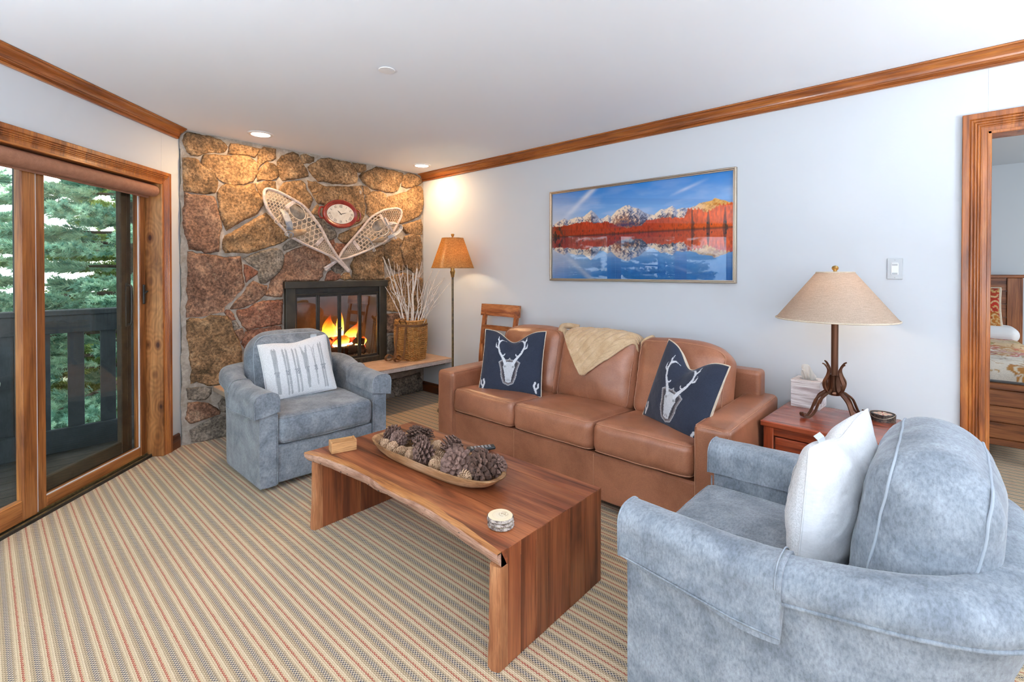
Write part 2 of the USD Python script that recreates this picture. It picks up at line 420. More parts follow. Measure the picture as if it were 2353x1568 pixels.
# outlines measured in metres on their own planes: stones (y, z), snowshoe frames (y, z), ridges (x, z)
STONES=[[(-2.266,2.42),(-2.219,2.425),(-2.172,2.425),(-2.113,2.425),(-2.049,2.411),(-2.009,2.382),(-1.995,2.365),(-2.02,2.327),(-2.092,2.306),(-2.141,2.293),(-2.183,2.269),(-2.25,2.257),(-2.27,2.28),(-2.286,2.324),(-2.296,2.36),(-2.283,2.398)],[(-1.965,2.399),(-1.908,2.402),(-1.744,2.4),(-1.768,2.353),(-1.788,2.328),(-1.839,2.336),(-1.928,2.322),(-1.984,2.314),(-1.976,2.364)],[(-2.162,2.265),(-2.092,2.282),(-2.021,2.286),(-1.965,2.3),(-1.89,2.318),(-1.832,2.316),(-1.788,2.29),(-1.761,2.265),(-1.765,2.213),(-1.777,2.156),(-1.801,2.118),(-1.852,2.09),(-1.929,2.069),(-2.0,2.066),(-2.047,2.088),(-2.072,2.112),(-2.086,2.146),(-2.142,2.173),(-2.173,2.196),(-2.176,2.227)],[(-2.297,2.222),(-2.264,2.227),(-2.227,2.226),(-2.2,2.215),(-2.18,2.191),(-2.142,2.161),(-2.097,2.141),(-2.083,2.107),(-2.068,2.077),(-2.072,2.036),(-2.09,1.981),(-2.143,1.971),(-2.215,1.97),(-2.288,1.969),(-2.296,2.091),(-2.3,2.167)],[(-2.288,1.949),(-2.232,1.944),(-2.157,1.945),(-2.094,1.945),(-2.08,1.902),(-2.073,1.85),(-2.055,1.791),(-2.045,1.731),(-2.049,1.682),(-2.06,1.629),(-2.06,1.536),(-2.064,1.516),(-2.159,1.501),(-2.173,1.516),(-2.261,1.525),(-2.27,1.598),(-2.29,1.659),(-2.299,1.732),(-2.296,1.809),(-2.289,1.868)],[(-2.065,1.984),(-2.029,2.041),(-2.0,2.058),(-1.929,2.055),(-1.872,2.062),(-1.801,2.089),(-1.782,2.049),(-1.754,2.005),(-1.721,1.975),(-1.718,1.927),(-1.738,1.9),(-1.77,1.849),(-1.854,1.796),(-1.93,1.744),(-2.001,1.693),(-2.019,1.741),(-2.037,1.789),(-2.055,1.852),(-2.048,1.877),(-2.066,1.944)],[(-2.013,1.636),(-1.931,1.69),(-1.834,1.755),(-1.755,1.808),(-1.697,1.847),(-1.65,1.801),(-1.595,1.757),(-1.552,1.702),(-1.505,1.651),(-1.566,1.612),(-1.651,1.574),(-1.733,1.549),(-1.835,1.51),(-1.912,1.512),(-2.01,1.509),(-2.024,1.537),(-2.024,1.611)],[(-2.268,1.497),(-2.2,1.488),(-2.096,1.474),(-2.024,1.464),(-1.901,1.467),(-1.894,1.408),(-1.894,1.346),(-1.879,1.283),(-1.878,1.227),(-1.909,1.179),(-1.971,1.114),(-2.027,1.064),(-2.031,1.026),(-2.115,1.013),(-2.18,0.999),(-2.278,1.001),(-2.282,1.069),(-2.266,1.132),(-2.277,1.205),(-2.273,1.295),(-2.27,1.327),(-2.268,1.404)],[(-1.863,1.402),(-1.816,1.379),(-1.769,1.345),(-1.805,1.303),(-1.856,1.266),(-1.867,1.325)],[(-1.734,1.519),(-1.672,1.542),(-1.613,1.549),(-1.566,1.524),(-1.545,1.48),(-1.549,1.44),(-1.567,1.382),(-1.618,1.316),(-1.673,1.277),(-1.71,1.252),(-1.735,1.252),(-1.749,1.281),(-1.757,1.324),(-1.752,1.367),(-1.796,1.392),(-1.828,1.417),(-1.863,1.459),(-1.816,1.481),(-1.756,1.504)],[(-1.795,1.26),(-1.753,1.234),(-1.696,1.223),(-1.701,1.162),(-1.744,1.119),(-1.837,1.064),(-1.914,1.043),(-1.971,1.047),(-1.945,1.089),(-1.882,1.149),(-1.846,1.217)],[(-1.514,1.516),(-1.456,1.545),(-1.365,1.576),(-1.314,1.582),(-1.247,1.538),(-1.174,1.507),(-1.125,1.47),(-1.115,1.432),(-1.175,1.398),(-1.194,1.337),(-1.19,1.304),(-1.234,1.262),(-1.554,1.262),(-1.563,1.251),(-1.564,1.127),(-1.638,1.135),(-1.706,1.147),(-1.677,1.187),(-1.652,1.258),(-1.652,1.268),(-1.631,1.294),(-1.558,1.373),(-1.54,1.44),(-1.532,1.485)],[(-1.549,1.564),(-1.522,1.601),(-1.469,1.639),(-1.433,1.628),(-1.388,1.593),(-1.433,1.582),(-1.496,1.553),(-1.54,1.542)],[(-1.155,1.294),(-1.13,1.341),(-1.1,1.356),(-1.059,1.336),(-1.008,1.317),(-1.013,1.283),(-1.075,1.264),(-1.16,1.265)],[(-1.1,1.385),(-1.064,1.419),(-1.018,1.434),(-0.976,1.41),(-0.976,1.356),(-1.002,1.327),(-1.049,1.336),(-1.085,1.356)],[(-1.048,1.617),(-0.949,1.621),(-0.928,1.583),(-0.996,1.522),(-1.033,1.492),(-1.079,1.544),(-1.063,1.578)],[(-1.134,1.651),(-1.078,1.659),(-1.068,1.621),(-1.089,1.572),(-1.114,1.605)],[(-1.265,1.846),(-1.197,1.846),(-1.148,1.789),(-1.073,1.76),(-1.058,1.723),(-1.053,1.684),(-1.089,1.658),(-1.144,1.646),(-1.183,1.715),(-1.222,1.76),(-1.275,1.817)],[(-1.03,1.673),(-1.009,1.713),(-0.951,1.74),(-0.871,1.775),(-0.788,1.816),(-0.726,1.851),(-0.749,1.814),(-0.832,1.733),(-0.887,1.67),(-0.919,1.639),(-0.967,1.627),(-0.999,1.645)],[(-1.754,2.362),(-1.705,2.419),(-1.618,2.422),(-1.614,2.344),(-1.648,2.317),(-1.706,2.302),(-1.747,2.252),(-1.763,2.216),(-1.754,2.298)],[(-1.731,2.238),(-1.681,2.298),(-1.627,2.281),(-1.593,2.251),(-1.593,2.181),(-1.606,2.166),(-1.657,2.148),(-1.731,2.144),(-1.759,2.131),(-1.763,2.173)],[(-1.597,2.312),(-1.554,2.373),(-1.466,2.42),(-1.421,2.41),(-1.385,2.344),(-1.348,2.3),(-1.33,2.256),(-1.325,2.23),(-1.386,2.207),(-1.454,2.183),(-1.555,2.16),(-1.576,2.188),(-1.589,2.252)],[(-1.389,2.407),(-1.338,2.425),(-1.273,2.409),(-1.273,2.377),(-1.315,2.351),(-1.362,2.343)],[(-1.325,2.312),(-1.263,2.36),(-1.195,2.414),(-1.131,2.425),(-1.055,2.425),(-0.965,2.425),(-0.912,2.425),(-0.885,2.403),(-0.841,2.351),(-0.825,2.283),(-0.836,2.242),(-0.912,2.221),(-0.965,2.209),(-1.097,2.196),(-1.181,2.208),(-1.23,2.197),(-1.273,2.237),(-1.311,2.278)],[(-0.868,2.421),(-0.808,2.425),(-0.73,2.425),(-0.73,2.383),(-0.786,2.349),(-0.825,2.348)],[(-0.724,2.359),(-0.603,2.425),(-0.513,2.425),(-0.415,2.425),(-0.281,2.406),(-0.294,2.339),(-0.333,2.263),(-0.359,2.217),(-0.422,2.188),(-0.483,2.185),(-0.538,2.2),(-0.609,2.196),(-0.656,2.2),(-0.713,2.228),(-0.764,2.267),(-0.797,2.307),(-0.775,2.341)],[(-0.262,2.398),(-0.196,2.425),(-0.102,2.425),(-0.047,2.396),(-0.023,2.355),(-0.075,2.32),(-0.143,2.288),(-0.23,2.26),(-0.295,2.274),(-0.288,2.329)],[(-0.471,2.134),(-0.359,2.169),(-0.216,2.224),(-0.129,2.285),(-0.04,2.302),(-0.018,2.243),(-0.018,2.13),(-0.03,2.028),(-0.076,1.962),(-0.197,1.908),(-0.321,1.865),(-0.422,1.853),(-0.478,1.922),(-0.484,2.027)],[(-0.725,2.125),(-0.633,2.172),(-0.55,2.177),(-0.496,2.147),(-0.49,2.079),(-0.484,2.012),(-0.49,1.921),(-0.575,1.888),(-0.68,1.905),(-0.72,1.938),(-0.708,2.005),(-0.731,2.064)],[(-0.764,2.211),(-0.719,2.207),(-0.679,2.177),(-0.702,2.148),(-0.742,2.138)],[(-1.279,2.065),(-1.206,2.097),(-1.167,2.149),(-1.046,2.165),(-0.966,2.175),(-0.787,2.203),(-0.762,2.126),(-0.751,2.051),(-0.737,1.992),(-0.76,1.904),(-0.793,1.845),(-0.914,1.787),(-0.967,1.808),(-1.098,1.899),(-1.172,1.987),(-1.226,1.986),(-1.255,2.025)],[(-1.542,2.135),(-1.395,2.174),(-1.358,2.151),(-1.34,2.103),(-1.312,2.065),(-1.284,2.018),(-1.312,1.95),(-1.34,1.915),(-1.432,1.96),(-1.521,2.018),(-1.585,2.059),(-1.572,2.096)],[(-1.325,2.183),(-1.245,2.181),(-1.182,2.161),(-1.197,2.112),(-1.255,2.091),(-1.288,2.087),(-1.312,2.13)],[(-1.236,1.967),(-1.207,1.937),(-1.207,1.871),(-1.27,1.884),(-1.294,1.896)],[(-1.775,2.095),(-1.69,2.128),(-1.619,2.133),(-1.613,2.077),(-1.678,2.064),(-1.711,2.034),(-1.723,1.981),(-1.756,2.033)],[(-0.321,1.833),(-0.197,1.875),(-0.041,1.926),(-0.023,1.865),(-0.023,1.77),(-0.131,1.769),(-0.237,1.768),(-0.276,1.804)],[(-0.257,1.729),(-0.144,1.757),(-0.055,1.751),(-0.031,1.668),(-0.032,1.443),(-0.063,1.358),(-0.131,1.341),(-0.232,1.396),(-0.284,1.494),(-0.309,1.591),(-0.277,1.668)],[(-0.509,1.626),(-0.423,1.672),(-0.328,1.709),(-0.277,1.679),(-0.328,1.623),(-0.316,1.547),(-0.29,1.467),(-0.264,1.374),(-0.342,1.347),(-0.424,1.384),(-0.485,1.447),(-0.509,1.516)],[(-0.704,1.572),(-0.623,1.59),(-0.533,1.62),(-0.528,1.515),(-0.528,1.436),(-0.522,1.331),(-0.522,1.263),(-0.883,1.268),(-0.872,1.357),(-0.899,1.407),(-0.861,1.482),(-0.778,1.534)],[(-0.968,1.333),(-0.915,1.333),(-0.894,1.273),(-0.969,1.267),(-1.0,1.284)],[(-0.489,1.275),(-0.308,1.33),(-0.04,1.27),(-0.035,0.917),(-0.253,0.901),(-0.49,0.939)],[(-0.49,0.898),(-0.029,0.867),(-0.029,0.69),(-0.49,0.705)],[(-0.49,0.663),(-0.03,0.646),(-0.03,0.355),(-0.491,0.419)],[(-1.923,1.02),(-1.838,1.034),(-1.777,1.07),(-1.721,1.093),(-1.638,1.089),(-1.564,1.096),(-1.57,0.889),(-1.649,0.88),(-1.769,0.87),(-1.843,0.857),(-1.884,0.9),(-1.901,0.935),(-1.919,0.98)],[(-2.006,1.034),(-1.989,1.033),(-1.958,0.993),(-1.941,0.953),(-1.967,0.95),(-1.993,0.986),(-2.014,1.016)],[(-1.959,0.925),(-1.941,0.934),(-1.915,0.888),(-1.946,0.871)],[(-1.946,0.852),(-1.893,0.866),(-1.875,0.801),(-1.902,0.77)],[(-1.861,0.839),(-1.745,0.848),(-1.58,0.864),(-1.565,0.805),(-1.566,0.562),(-1.794,0.583),(-1.889,0.744),(-1.866,0.8)],[(-2.279,0.969),(-2.251,0.981),(-2.18,0.971),(-2.115,0.989),(-2.065,0.991),(-2.002,0.977),(-1.976,0.946),(-1.968,0.883),(-1.946,0.818),(-1.911,0.756),(-1.902,0.682),(-1.9,0.526),(-2.008,0.443),(-2.146,0.44),(-2.172,0.461),(-2.216,0.487),(-2.253,0.479),(-2.259,0.52),(-2.246,0.575),(-2.261,0.668),(-2.264,0.759),(-2.279,0.842)],[(-2.284,0.437),(-2.216,0.432),(-2.127,0.416),(-2.127,0.364),(-2.153,0.336),(-2.216,0.338),(-2.272,0.356)],[(-2.272,0.32),(-2.217,0.316),(-2.134,0.291),(-2.062,0.216),(-2.062,0.194),(-2.134,0.188),(-2.217,0.17),(-2.267,0.171),(-2.288,0.201),(-2.282,0.257)],[(-2.261,0.108),(-2.186,0.141),(-2.089,0.17),(-2.018,0.169),(-2.005,0.082),(-2.006,0.006),(-2.089,0.005),(-2.187,0.009),(-2.249,0.022)],[(-2.065,0.277),(-2.035,0.301),(-1.994,0.277),(-1.981,0.183),(-2.048,0.221)],[(-0.455,0.187),(-0.302,0.187),(-0.058,0.205),(-0.051,0.172),(-0.176,0.128),(-0.271,0.103),(-0.407,0.106)],[(-0.246,0.114),(-0.156,0.146),(-0.058,0.157),(-0.024,0.118),(-0.021,0.009),(-0.144,0.005),(-0.303,0.001),(-0.371,0.007),(-0.425,0.104),(-0.334,0.098)],[(-1.93,0.05),(-1.6,0.05),(-1.58,0.2),(-1.75,0.36),(-1.9,0.3)],[(-1.55,0.05),(-1.2,0.05),(-1.15,0.22),(-1.3,0.37),(-1.55,0.35)],[(-1.15,0.04),(-0.82,0.04),(-0.8,0.2),(-0.88,0.36),(-1.1,0.34)]]
SHOE1A=[(-1.712,2.054),(-1.729,2.04),(-1.736,2.018),(-1.734,1.958),(-1.713,1.899),(-1.68,1.841),(-1.629,1.775),(-1.573,1.716),(-1.53,1.665),(-1.471,1.636),(-1.379,1.59),(-1.285,1.552),(-1.176,1.507),(-1.1,1.467),(-1.054,1.432),(-0.959,1.347)]
SHOE1B=[(-1.712,2.054),(-1.671,2.053),(-1.602,2.035),(-1.533,2.007),(-1.47,1.978),(-1.406,1.944),(-1.35,1.889),(-1.303,1.832),(-1.255,1.775),(-1.215,1.711),(-1.176,1.637),(-1.126,1.562),(-1.08,1.495),(-1.038,1.447),(-0.959,1.357)]
SHOE2A=[(-0.328,1.983),(-0.344,2.009),(-0.38,2.018),(-0.422,2.015),(-0.533,1.99),(-0.621,1.947),(-0.707,1.889),(-0.8,1.782),(-0.9,1.67),(-0.997,1.561),(-1.044,1.488),(-1.073,1.452),(-1.193,1.378)]
SHOE2B=[(-0.328,1.983),(-0.339,1.928),(-0.381,1.855),(-0.432,1.772),(-0.494,1.69),(-0.583,1.635),(-0.68,1.588),(-0.81,1.534),(-0.953,1.482),(-1.031,1.463),(-1.073,1.444),(-1.184,1.357)]
RIDGE=[(1.845,1.75),(1.9,1.782),(1.959,1.802),(1.997,1.783),(2.091,1.807),(2.155,1.802),(2.182,1.823),(2.227,1.851),(2.262,1.824),(2.305,1.776),(2.339,1.777),(2.381,1.803),(2.415,1.786),(2.431,1.803),(2.464,1.833),(2.504,1.851),(2.568,1.863),(2.607,1.839),(2.653,1.827),(2.69,1.796),(2.728,1.773),(2.772,1.772),(2.822,1.806),(2.864,1.802),(2.913,1.825),(2.947,1.795),(2.981,1.802),(3.014,1.796),(3.086,1.809),(3.105,1.823),(3.193,1.837),(3.211,1.851),(3.248,1.834),(3.328,1.808)]
FOREST=[(1.845,1.738),(1.997,1.74),(2.091,1.757),(2.182,1.762),(2.271,1.741),(2.373,1.745),(2.431,1.73),(2.48,1.698),(2.56,1.686),(2.676,1.7),(2.713,1.732),(2.822,1.741),(2.961,1.738),(3.001,1.731),(3.027,1.795),(3.092,1.782),(3.156,1.758),(3.187,1.762),(3.217,1.79),(3.278,1.797),(3.328,1.805)]

# ------------------------------------------------------------------ materials
def mat(name, nodes, links, surface='p.BSDF', volume=None):
    return usdkit.material(stage, '/World/Looks/' + name, nodes, links, surface=surface, volume=volume)


def plain(name, col, rough=0.5, metallic=0.0, **kw):
    return mat(name, {'p': ('principled_bsdf', {'base_color': col, 'roughness': rough, 'metallic': metallic, **kw})}, [])


def wood(name, dark, mid, light, axis=0, stretch=(1.6, 16.0), rough=0.42, coat=0.25, knots=False, vary=0.35, contrast=1.0, spec=0.4):
    s = [stretch[1]] * 3
    s[axis] = stretch[0]
    s2 = [stretch[1] * 9] * 3
    s2[axis] = stretch[0] * 3
    lo, hi = 0.5 - 0.19 / contrast, 0.5 + 0.19 / contrast
    nodes = {
        'tc': ('texture_coordinate', {}),
        'oi': ('object_info', {}),
        'rs': ('vector_math', {'math_type': 'scale', 'vector1': (13.7, 7.1, 3.3)}),
        'ad': ('vector_math', {'math_type': 'add'}),
        'm1': ('mapping', {'scale': s}),
        'm2': ('mapping', {'scale': s2}),
        'n1': ('noise_texture', {'scale': 1.0, 'detail': 5.0, 'roughness': 0.55, 'distortion': 0.9}),
        'n2': ('noise_texture', {'scale': 1.0, 'detail': 3.0, 'roughness': 0.6}),
        'r1': ('rgb_ramp', {'ramp': [(lo, dark), (0.5, mid), (hi, light)]}),
        'r2': ('rgb_ramp', {'ramp': [(0.36, (0.55, 0.5, 0.46)), (0.55, (1, 1, 1))]}),
        'mx': ('mix', {'mix_type': 'multiply', 'fac': 0.7}),
        'vm': ('map_range', {'from_min': 0.0, 'from_max': 1.0, 'to_min': 1.0 - vary, 'to_max': 1.0 + vary}),
        'hs': ('hsv', {}),
        'bp': ('bump', {'strength': 0.25, 'distance': 0.002}),
        'rr': ('map_range', {'from_min': 0.3, 'from_max': 0.7, 'to_min': rough + 0.1, 'to_max': rough - 0.08}),
        'p': ('principled_bsdf', {'coat_weight': coat, 'coat_roughness': 0.18, 'specular_ior_level': spec}),
    }
    links = [('oi.random', 'rs.scale'), ('tc.object', 'ad.vector1'), ('rs.vector', 'ad.vector2'), ('ad.vector', 'm1.vector'), ('ad.vector', 'm2.vector'),
             ('m1.vector', 'n1.vector'), ('m2.vector', 'n2.vector'), ('n1.fac', 'r1.fac'), ('n2.fac', 'r2.fac'), ('r1.color', 'mx.color1'), ('r2.color', 'mx.color2'),
             ('oi.random', 'vm.value'), ('vm.result', 'hs.value'), ('mx.color', 'hs.color'), ('n2.fac', 'bp.height'), ('n1.fac', 'rr.value'), ('rr.result', 'p.roughness'),
             ('bp.normal', 'p.normal'), ('hs.color', 'p.base_color')]
    if knots:
        nodes.update({
            'mk': ('mapping', {'scale': [10.0 if i != axis else 6.0 for i in range(3)]}),
            'vk': ('voronoi_texture', {'scale': 1.0, 'randomness': 1.0}),
            'wk': ('math', {'math_type': 'sine'}), 'wm': ('math', {'math_type': 'multiply', 'value2': 30.0}),
            'nk': ('math', {'math_type': 'multiply_add', 'value2': 0.35}),
            'rk': ('rgb_ramp', {'ramp': [(0.0, (0.10, 0.035, 0.012)), (0.10, (0.16, 0.05, 0.016)), (0.16, (0.6, 0.52, 0.45)), (0.3, (1, 1, 1))]}),
            'rw': ('map_range', {'from_min': -1.0, 'from_max': 1.0, 'to_min': 0.78, 'to_max': 1.05}),
            'xk': ('mix', {'mix_type': 'multiply', 'fac': 1.0}), 'xw': ('mix', {'mix_type': 'multiply', 'fac': 0.8}),
        })
        links += [('ad.vector', 'mk.vector'), ('mk.vector', 'vk.vector'), ('n1.fac', 'nk.value1'), ('vk.distance', 'nk.value3'), ('nk.value', 'wm.value1'), ('wm.value', 'wk.value1'), ('wk.value', 'rw.value'),
                  ('vk.distance', 'rk.fac'), ('hs.color', 'xw.color1'), ('rw.result', 'xw.color2'), ('xw.color', 'xk.color1'), ('rk.color', 'xk.color2')]
        links = [l for l in links if l != ('hs.color', 'p.base_color')] + [('xk.color', 'p.base_color')]
    return mat(name, nodes, links)


def mottled(name, a, b, scale=6.0, fine=90.0, rough=0.85, bump=0.2, dist=0.002, sheen=0.0, detail=5.0, finemix=0.35, coat=0.0, spec=0.3, lo=0.35, hi=0.65, stretch=(1, 1, 1), coatrough=0.3, grey=0.0):
    """broad patches of two tones with a fine grain"""
    nodes = {
        'tc': ('texture_coordinate', {}),
        'ms': ('mapping', {'scale': stretch}),
        'n1': ('noise_texture', {'scale': scale, 'detail': detail, 'roughness': 0.6, 'distortion': 0.4}),
        'n2': ('noise_texture', {'scale': fine, 'detail': 4.0, 'roughness': 0.65}),
        'r1': ('rgb_ramp', {'ramp': [(lo, a), (hi, b)]}),
        'r2': ('rgb_ramp', {'ramp': [(0.3, (0.45, 0.45, 0.45)), (0.5, (0.95, 0.95, 0.95)), (0.7, (1.35, 1.35, 1.35))]}),
        'mx': ('mix', {'mix_type': 'multiply', 'fac': finemix}),
        'bp': ('bump', {'strength': bump, 'distance': dist}),
        'p': ('principled_bsdf', {'roughness': rough, 'sheen_weight': sheen, 'sheen_roughness': 0.4, 'specular_ior_level': spec, 'coat_weight': coat, 'coat_roughness': coatrough}),
    }
    links = [('tc.object', 'n1.vector'), ('tc.object', 'ms.vector'), ('ms.vector', 'n2.vector'), ('n1.fac', 'r1.fac'), ('n2.fac', 'r2.fac'), ('r1.color', 'mx.color1'), ('r2.color', 'mx.color2'),
             ('mx.color', 'p.base_color'), ('n2.fac', 'bp.height'), ('bp.normal', 'p.normal')]
    return mat(name, nodes, links)


def plaster(name, col, bump=0.12):
    return mat(name, {
        'g': ('geometry', {}),
        'n1': ('noise_texture', {'scale': 3.2, 'detail': 6.0, 'roughness': 0.62}),
        'n2': ('noise_texture', {'scale': 26.0, 'detail': 4.0, 'roughness': 0.6}),
        'r': ('rgb_ramp', {'ramp': [(0.5, (0, 0, 0)), (0.72, (1, 1, 1))]}),
        'm': ('math', {'math_type': 'multiply'}),
        'bp': ('bump', {'strength': bump, 'distance': 0.012}),
        'p': ('principled_bsdf', {'base_color': col, 'roughness': 0.7, 'specular_ior_level': 0.25}),
    }, [('g.position', 'n1.vector'), ('g.position', 'n2.vector'), ('n1.fac', 'r.fac'), ('r.color', 'm.value1'), ('n2.fac', 'm.value2'), ('m.value', 'bp.height'), ('bp.normal', 'p.normal')])


def vcol(name, rough=0.6, spec=0.3, bump=None, weave=None, coat=0.0, sheen=0.0):
    """print that sits on the surface: the mesh's own colours"""
    nodes = {'a': ('attribute', {'attribute': 'col'}), 'p': ('principled_bsdf', {'roughness': rough, 'specular_ior_level': spec, 'coat_weight': coat, 'sheen_weight': sheen})}
    links = [('a.color', 'p.base_color')]
    if bump:
        nodes.update({'tc': ('texture_coordinate', {}), 'n': ('noise_texture', {'scale': bump, 'detail': 3.0}), 'bp': ('bump', {'strength': 0.3, 'distance': 0.001}),
                      'r2': ('rgb_ramp', {'ramp': [(0.3, (0.6, 0.6, 0.6)), (0.5, (1, 1, 1)), (0.7, (1.25, 1.25, 1.25))]}), 'mx': ('mix', {'mix_type': 'multiply', 'fac': 0.55})})
        links = [('a.color', 'mx.color1'), ('n.fac', 'r2.fac'), ('r2.color', 'mx.color2'), ('mx.color', 'p.base_color'), ('tc.object', 'n.vector'), ('n.fac', 'bp.height'), ('bp.normal', 'p.normal')]
    return mat(name, nodes, links)


def emitter(name, col, strength):
    return mat(name, {'e': ('emission', {'color': col, 'strength': strength})}, [], surface='e.emission')


def pane_glass(name, tint=(1, 1, 1), f0=0.035, rough=0.0):
    """thin sheet: clear, with a mirror share that grows towards grazing angles (the same from both faces)"""
    return mat(name, {
        'w': ('layer_weight', {'blend': 0.5}), 'pw': ('math', {'math_type': 'power', 'value2': 5.0}), 'f': ('math', {'math_type': 'multiply_add', 'value2': 1 - f0, 'value3': f0}),
        't': ('transparent_bsdf', {'color': tint}), 'g': ('glossy_bsdf', {'color': (1, 1, 1), 'roughness': rough}), 'm': ('mix_closure', {}),
    }, [('w.facing', 'pw.value1'), ('pw.value', 'f.value1'), ('f.value', 'm.fac'), ('t.BSDF', 'm.closure1'), ('g.BSDF', 'm.closure2')], surface='m.closure')


M = {}
M['wall'] = plaster('painted_plaster', (0.60, 0.633, 0.675))
M['ceiling'] = plaster('ceiling_paint', (0.82, 0.86, 0.925), 0.05)
M['bed_wall'] = plaster('bedroom_paint', (0.60, 0.65, 0.70), 0.05)
TRIM = ((0.16, 0.040, 0.008), (0.36, 0.105, 0.021), (0.50, 0.18, 0.042))
for k, ax in (('x', 0), ('y', 1), ('z', 2)):
    M['trim_' + k] = wood('alder_trim_' + k, *TRIM, axis=ax, rough=0.34, coat=0.5, vary=0.06)
    M['door_' + k] = wood('fir_door_' + k, (0.17, 0.050, 0.011), (0.34, 0.118, 0.028), (0.45, 0.18, 0.05), axis=ax, rough=0.4, coat=0.3, vary=0.08)
    M['redwood_' + k] = wood('acacia_' + k, (0.070, 0.016, 0.006), (0.225, 0.060, 0.021), (0.35, 0.115, 0.043), axis=ax, stretch=(1.3, 13.0), rough=0.40, coat=0.2, vary=0.26)
    M['cherry_' + k] = wood('cherry_stain_' + k, (0.10, 0.013, 0.004), (0.30, 0.050, 0.016), (0.42, 0.10, 0.04), axis=ax, stretch=(1.5, 18.0), rough=0.25, coat=0.6, vary=0.1)
    M['walnut_' + k] = wood('bed_stain_' + k, (0.09, 0.024, 0.007), (0.28, 0.088, 0.025), (0.42, 0.15, 0.045), axis=ax, stretch=(1.5, 12.0), rough=0.42, coat=0.2, vary=0.12)
    M['chairwood_' + k] = wood('chair_stain_' + k, (0.07, 0.018, 0.006), (0.30, 0.085, 0.022), (0.50, 0.20, 0.07), axis=ax, stretch=(3.0, 16.0), rough=0.35, coat=0.4, vary=0.1)
M['base_dark'] = wood('baseboard_stain', (0.05, 0.011, 0.003), (0.13, 0.032, 0.008), (0.22, 0.06, 0.015), axis=0, rough=0.32, coat=0.5, vary=0.05)
M['knotty'] = wood('knotty_pine', (0.24, 0.085, 0.022), (0.42, 0.175, 0.055), (0.55, 0.27, 0.10), axis=2, stretch=(1.2, 9.0), rough=0.4, coat=0.25, knots=True, vary=0.02)
M['sapwood'] = wood('live_edge', (0.20, 0.09, 0.055), (0.42, 0.24, 0.17), (0.55, 0.35, 0.26), axis=0, stretch=(3.0, 20.0), rough=0.55, coat=0.1, vary=0.03)
M['sapband_z'] = wood('leg_edge_wood', (0.26, 0.085, 0.03), (0.42, 0.17, 0.07), (0.54, 0.27, 0.13), axis=2, stretch=(3.0, 18.0), rough=0.45, coat=0.25, vary=0.03)
M['sapband'] = wood('live_edge_band', (0.28, 0.09, 0.025), (0.42, 0.165, 0.05), (0.55, 0.26, 0.10), axis=0, stretch=(3.0, 20.0), rough=0.4, coat=0.3, vary=0.03)
M['oak'] = wood('pale_box_wood', (0.40, 0.19, 0.07), (0.56, 0.30, 0.125), (0.66, 0.40, 0.19), axis=0, stretch=(4.0, 30.0), rough=0.45, coat=0.2, vary=0.05)
M['bowlwood'] = wood('dough_bowl_wood', (0.20, 0.09, 0.035), (0.44, 0.24, 0.11), (0.60, 0.40, 0.24), axis=0, stretch=(2.5, 14.0), rough=0.5, coat=0.15, vary=0.04)
M['whitewash'] = wood('whitewashed_wood', (0.42, 0.33, 0.34), (0.78, 0.75, 0.75), (0.90, 0.88, 0.87), axis=0, stretch=(3.0, 34.0), rough=0.6, coat=0.0, vary=0.03)
M['suede'] = mottled('grey_suede', (0.145, 0.168, 0.200), (0.285, 0.315, 0.355), scale=9.0, fine=150.0, rough=0.85, bump=0.25, dist=0.0015, sheen=0.25, finemix=0.55, lo=0.34, hi=0.66, stretch=(1.0, 0.5, 0.5), detail=7.0)
M['suede_seam'] = plain('suede_piping', (0.33, 0.37, 0.42), 0.8)
M['leather'] = mottled('brown_leather', (0.25, 0.094, 0.047), (0.385, 0.155, 0.082), scale=4.0, fine=170.0, rough=0.36, bump=0.14, dist=0.001, finemix=0.30, coat=0.2, spec=0.5)
M['leather_seam'] = plain('leather_stitch', (0.42, 0.20, 0.12), 0.6)
M['white_linen'] = mottled('white_linen', (0.70, 0.71, 0.73), (0.80, 0.81, 0.83), scale=9.0, fine=160.0, rough=0.9, bump=0.35, dist=0.002, finemix=0.12, sheen=0.2, stretch=(0.25, 1, 1))
M['cream_linen'] = mottled('cream_linen', (0.56, 0.47, 0.36), (0.68, 0.59, 0.47), scale=14.0, fine=220.0, rough=0.9, bump=0.3, dist=0.0015, finemix=0.25)
M['print'] = vcol('printed_cotton', 0.85, 0.2, bump=260.0, sheen=0.15)
M['photo'] = vcol('photo_print', 0.5, 0.2)
M['enamelprint'] = vcol('painted_print', 0.45, 0.4)
M['knit'] = mottled('beige_knit', (0.50, 0.335, 0.19), (0.63, 0.455, 0.285), scale=12.0, fine=260.0, rough=0.95, bump=0.5, dist=0.002, sheen=0.3, finemix=0.35)
M['black_metal'] = mottled('black_iron', (0.010, 0.010, 0.009), (0.024, 0.022, 0.018), scale=20.0, fine=300.0, rough=0.42, bump=0.1, finemix=0.2, spec=0.5)
M['bronze_frame'] = mottled('firebox_bronze', (0.018, 0.016, 0.011), (0.040, 0.034, 0.022), scale=8.0, fine=200.0, rough=0.38, bump=0.08, finemix=0.2, spec=0.6)
M['soot'] = mottled('firebox_soot', (0.03, 0.022, 0.018), (0.09, 0.06, 0.045), scale=7.0, fine=60.0, rough=0.9, bump=0.4, finemix=0.4)
M['iron_brown'] = mat('rusty_lamp_iron', {'p': ('principled_bsdf', {'base_color': (0.14, 0.062, 0.035), 'metallic': 0.75, 'roughness': 0.38})}, [])
M['brass'] = mat('aged_brass', {'p': ('principled_bsdf', {'base_color': (0.40, 0.25, 0.085), 'metallic': 0.9, 'roughness': 0.36})}, [])
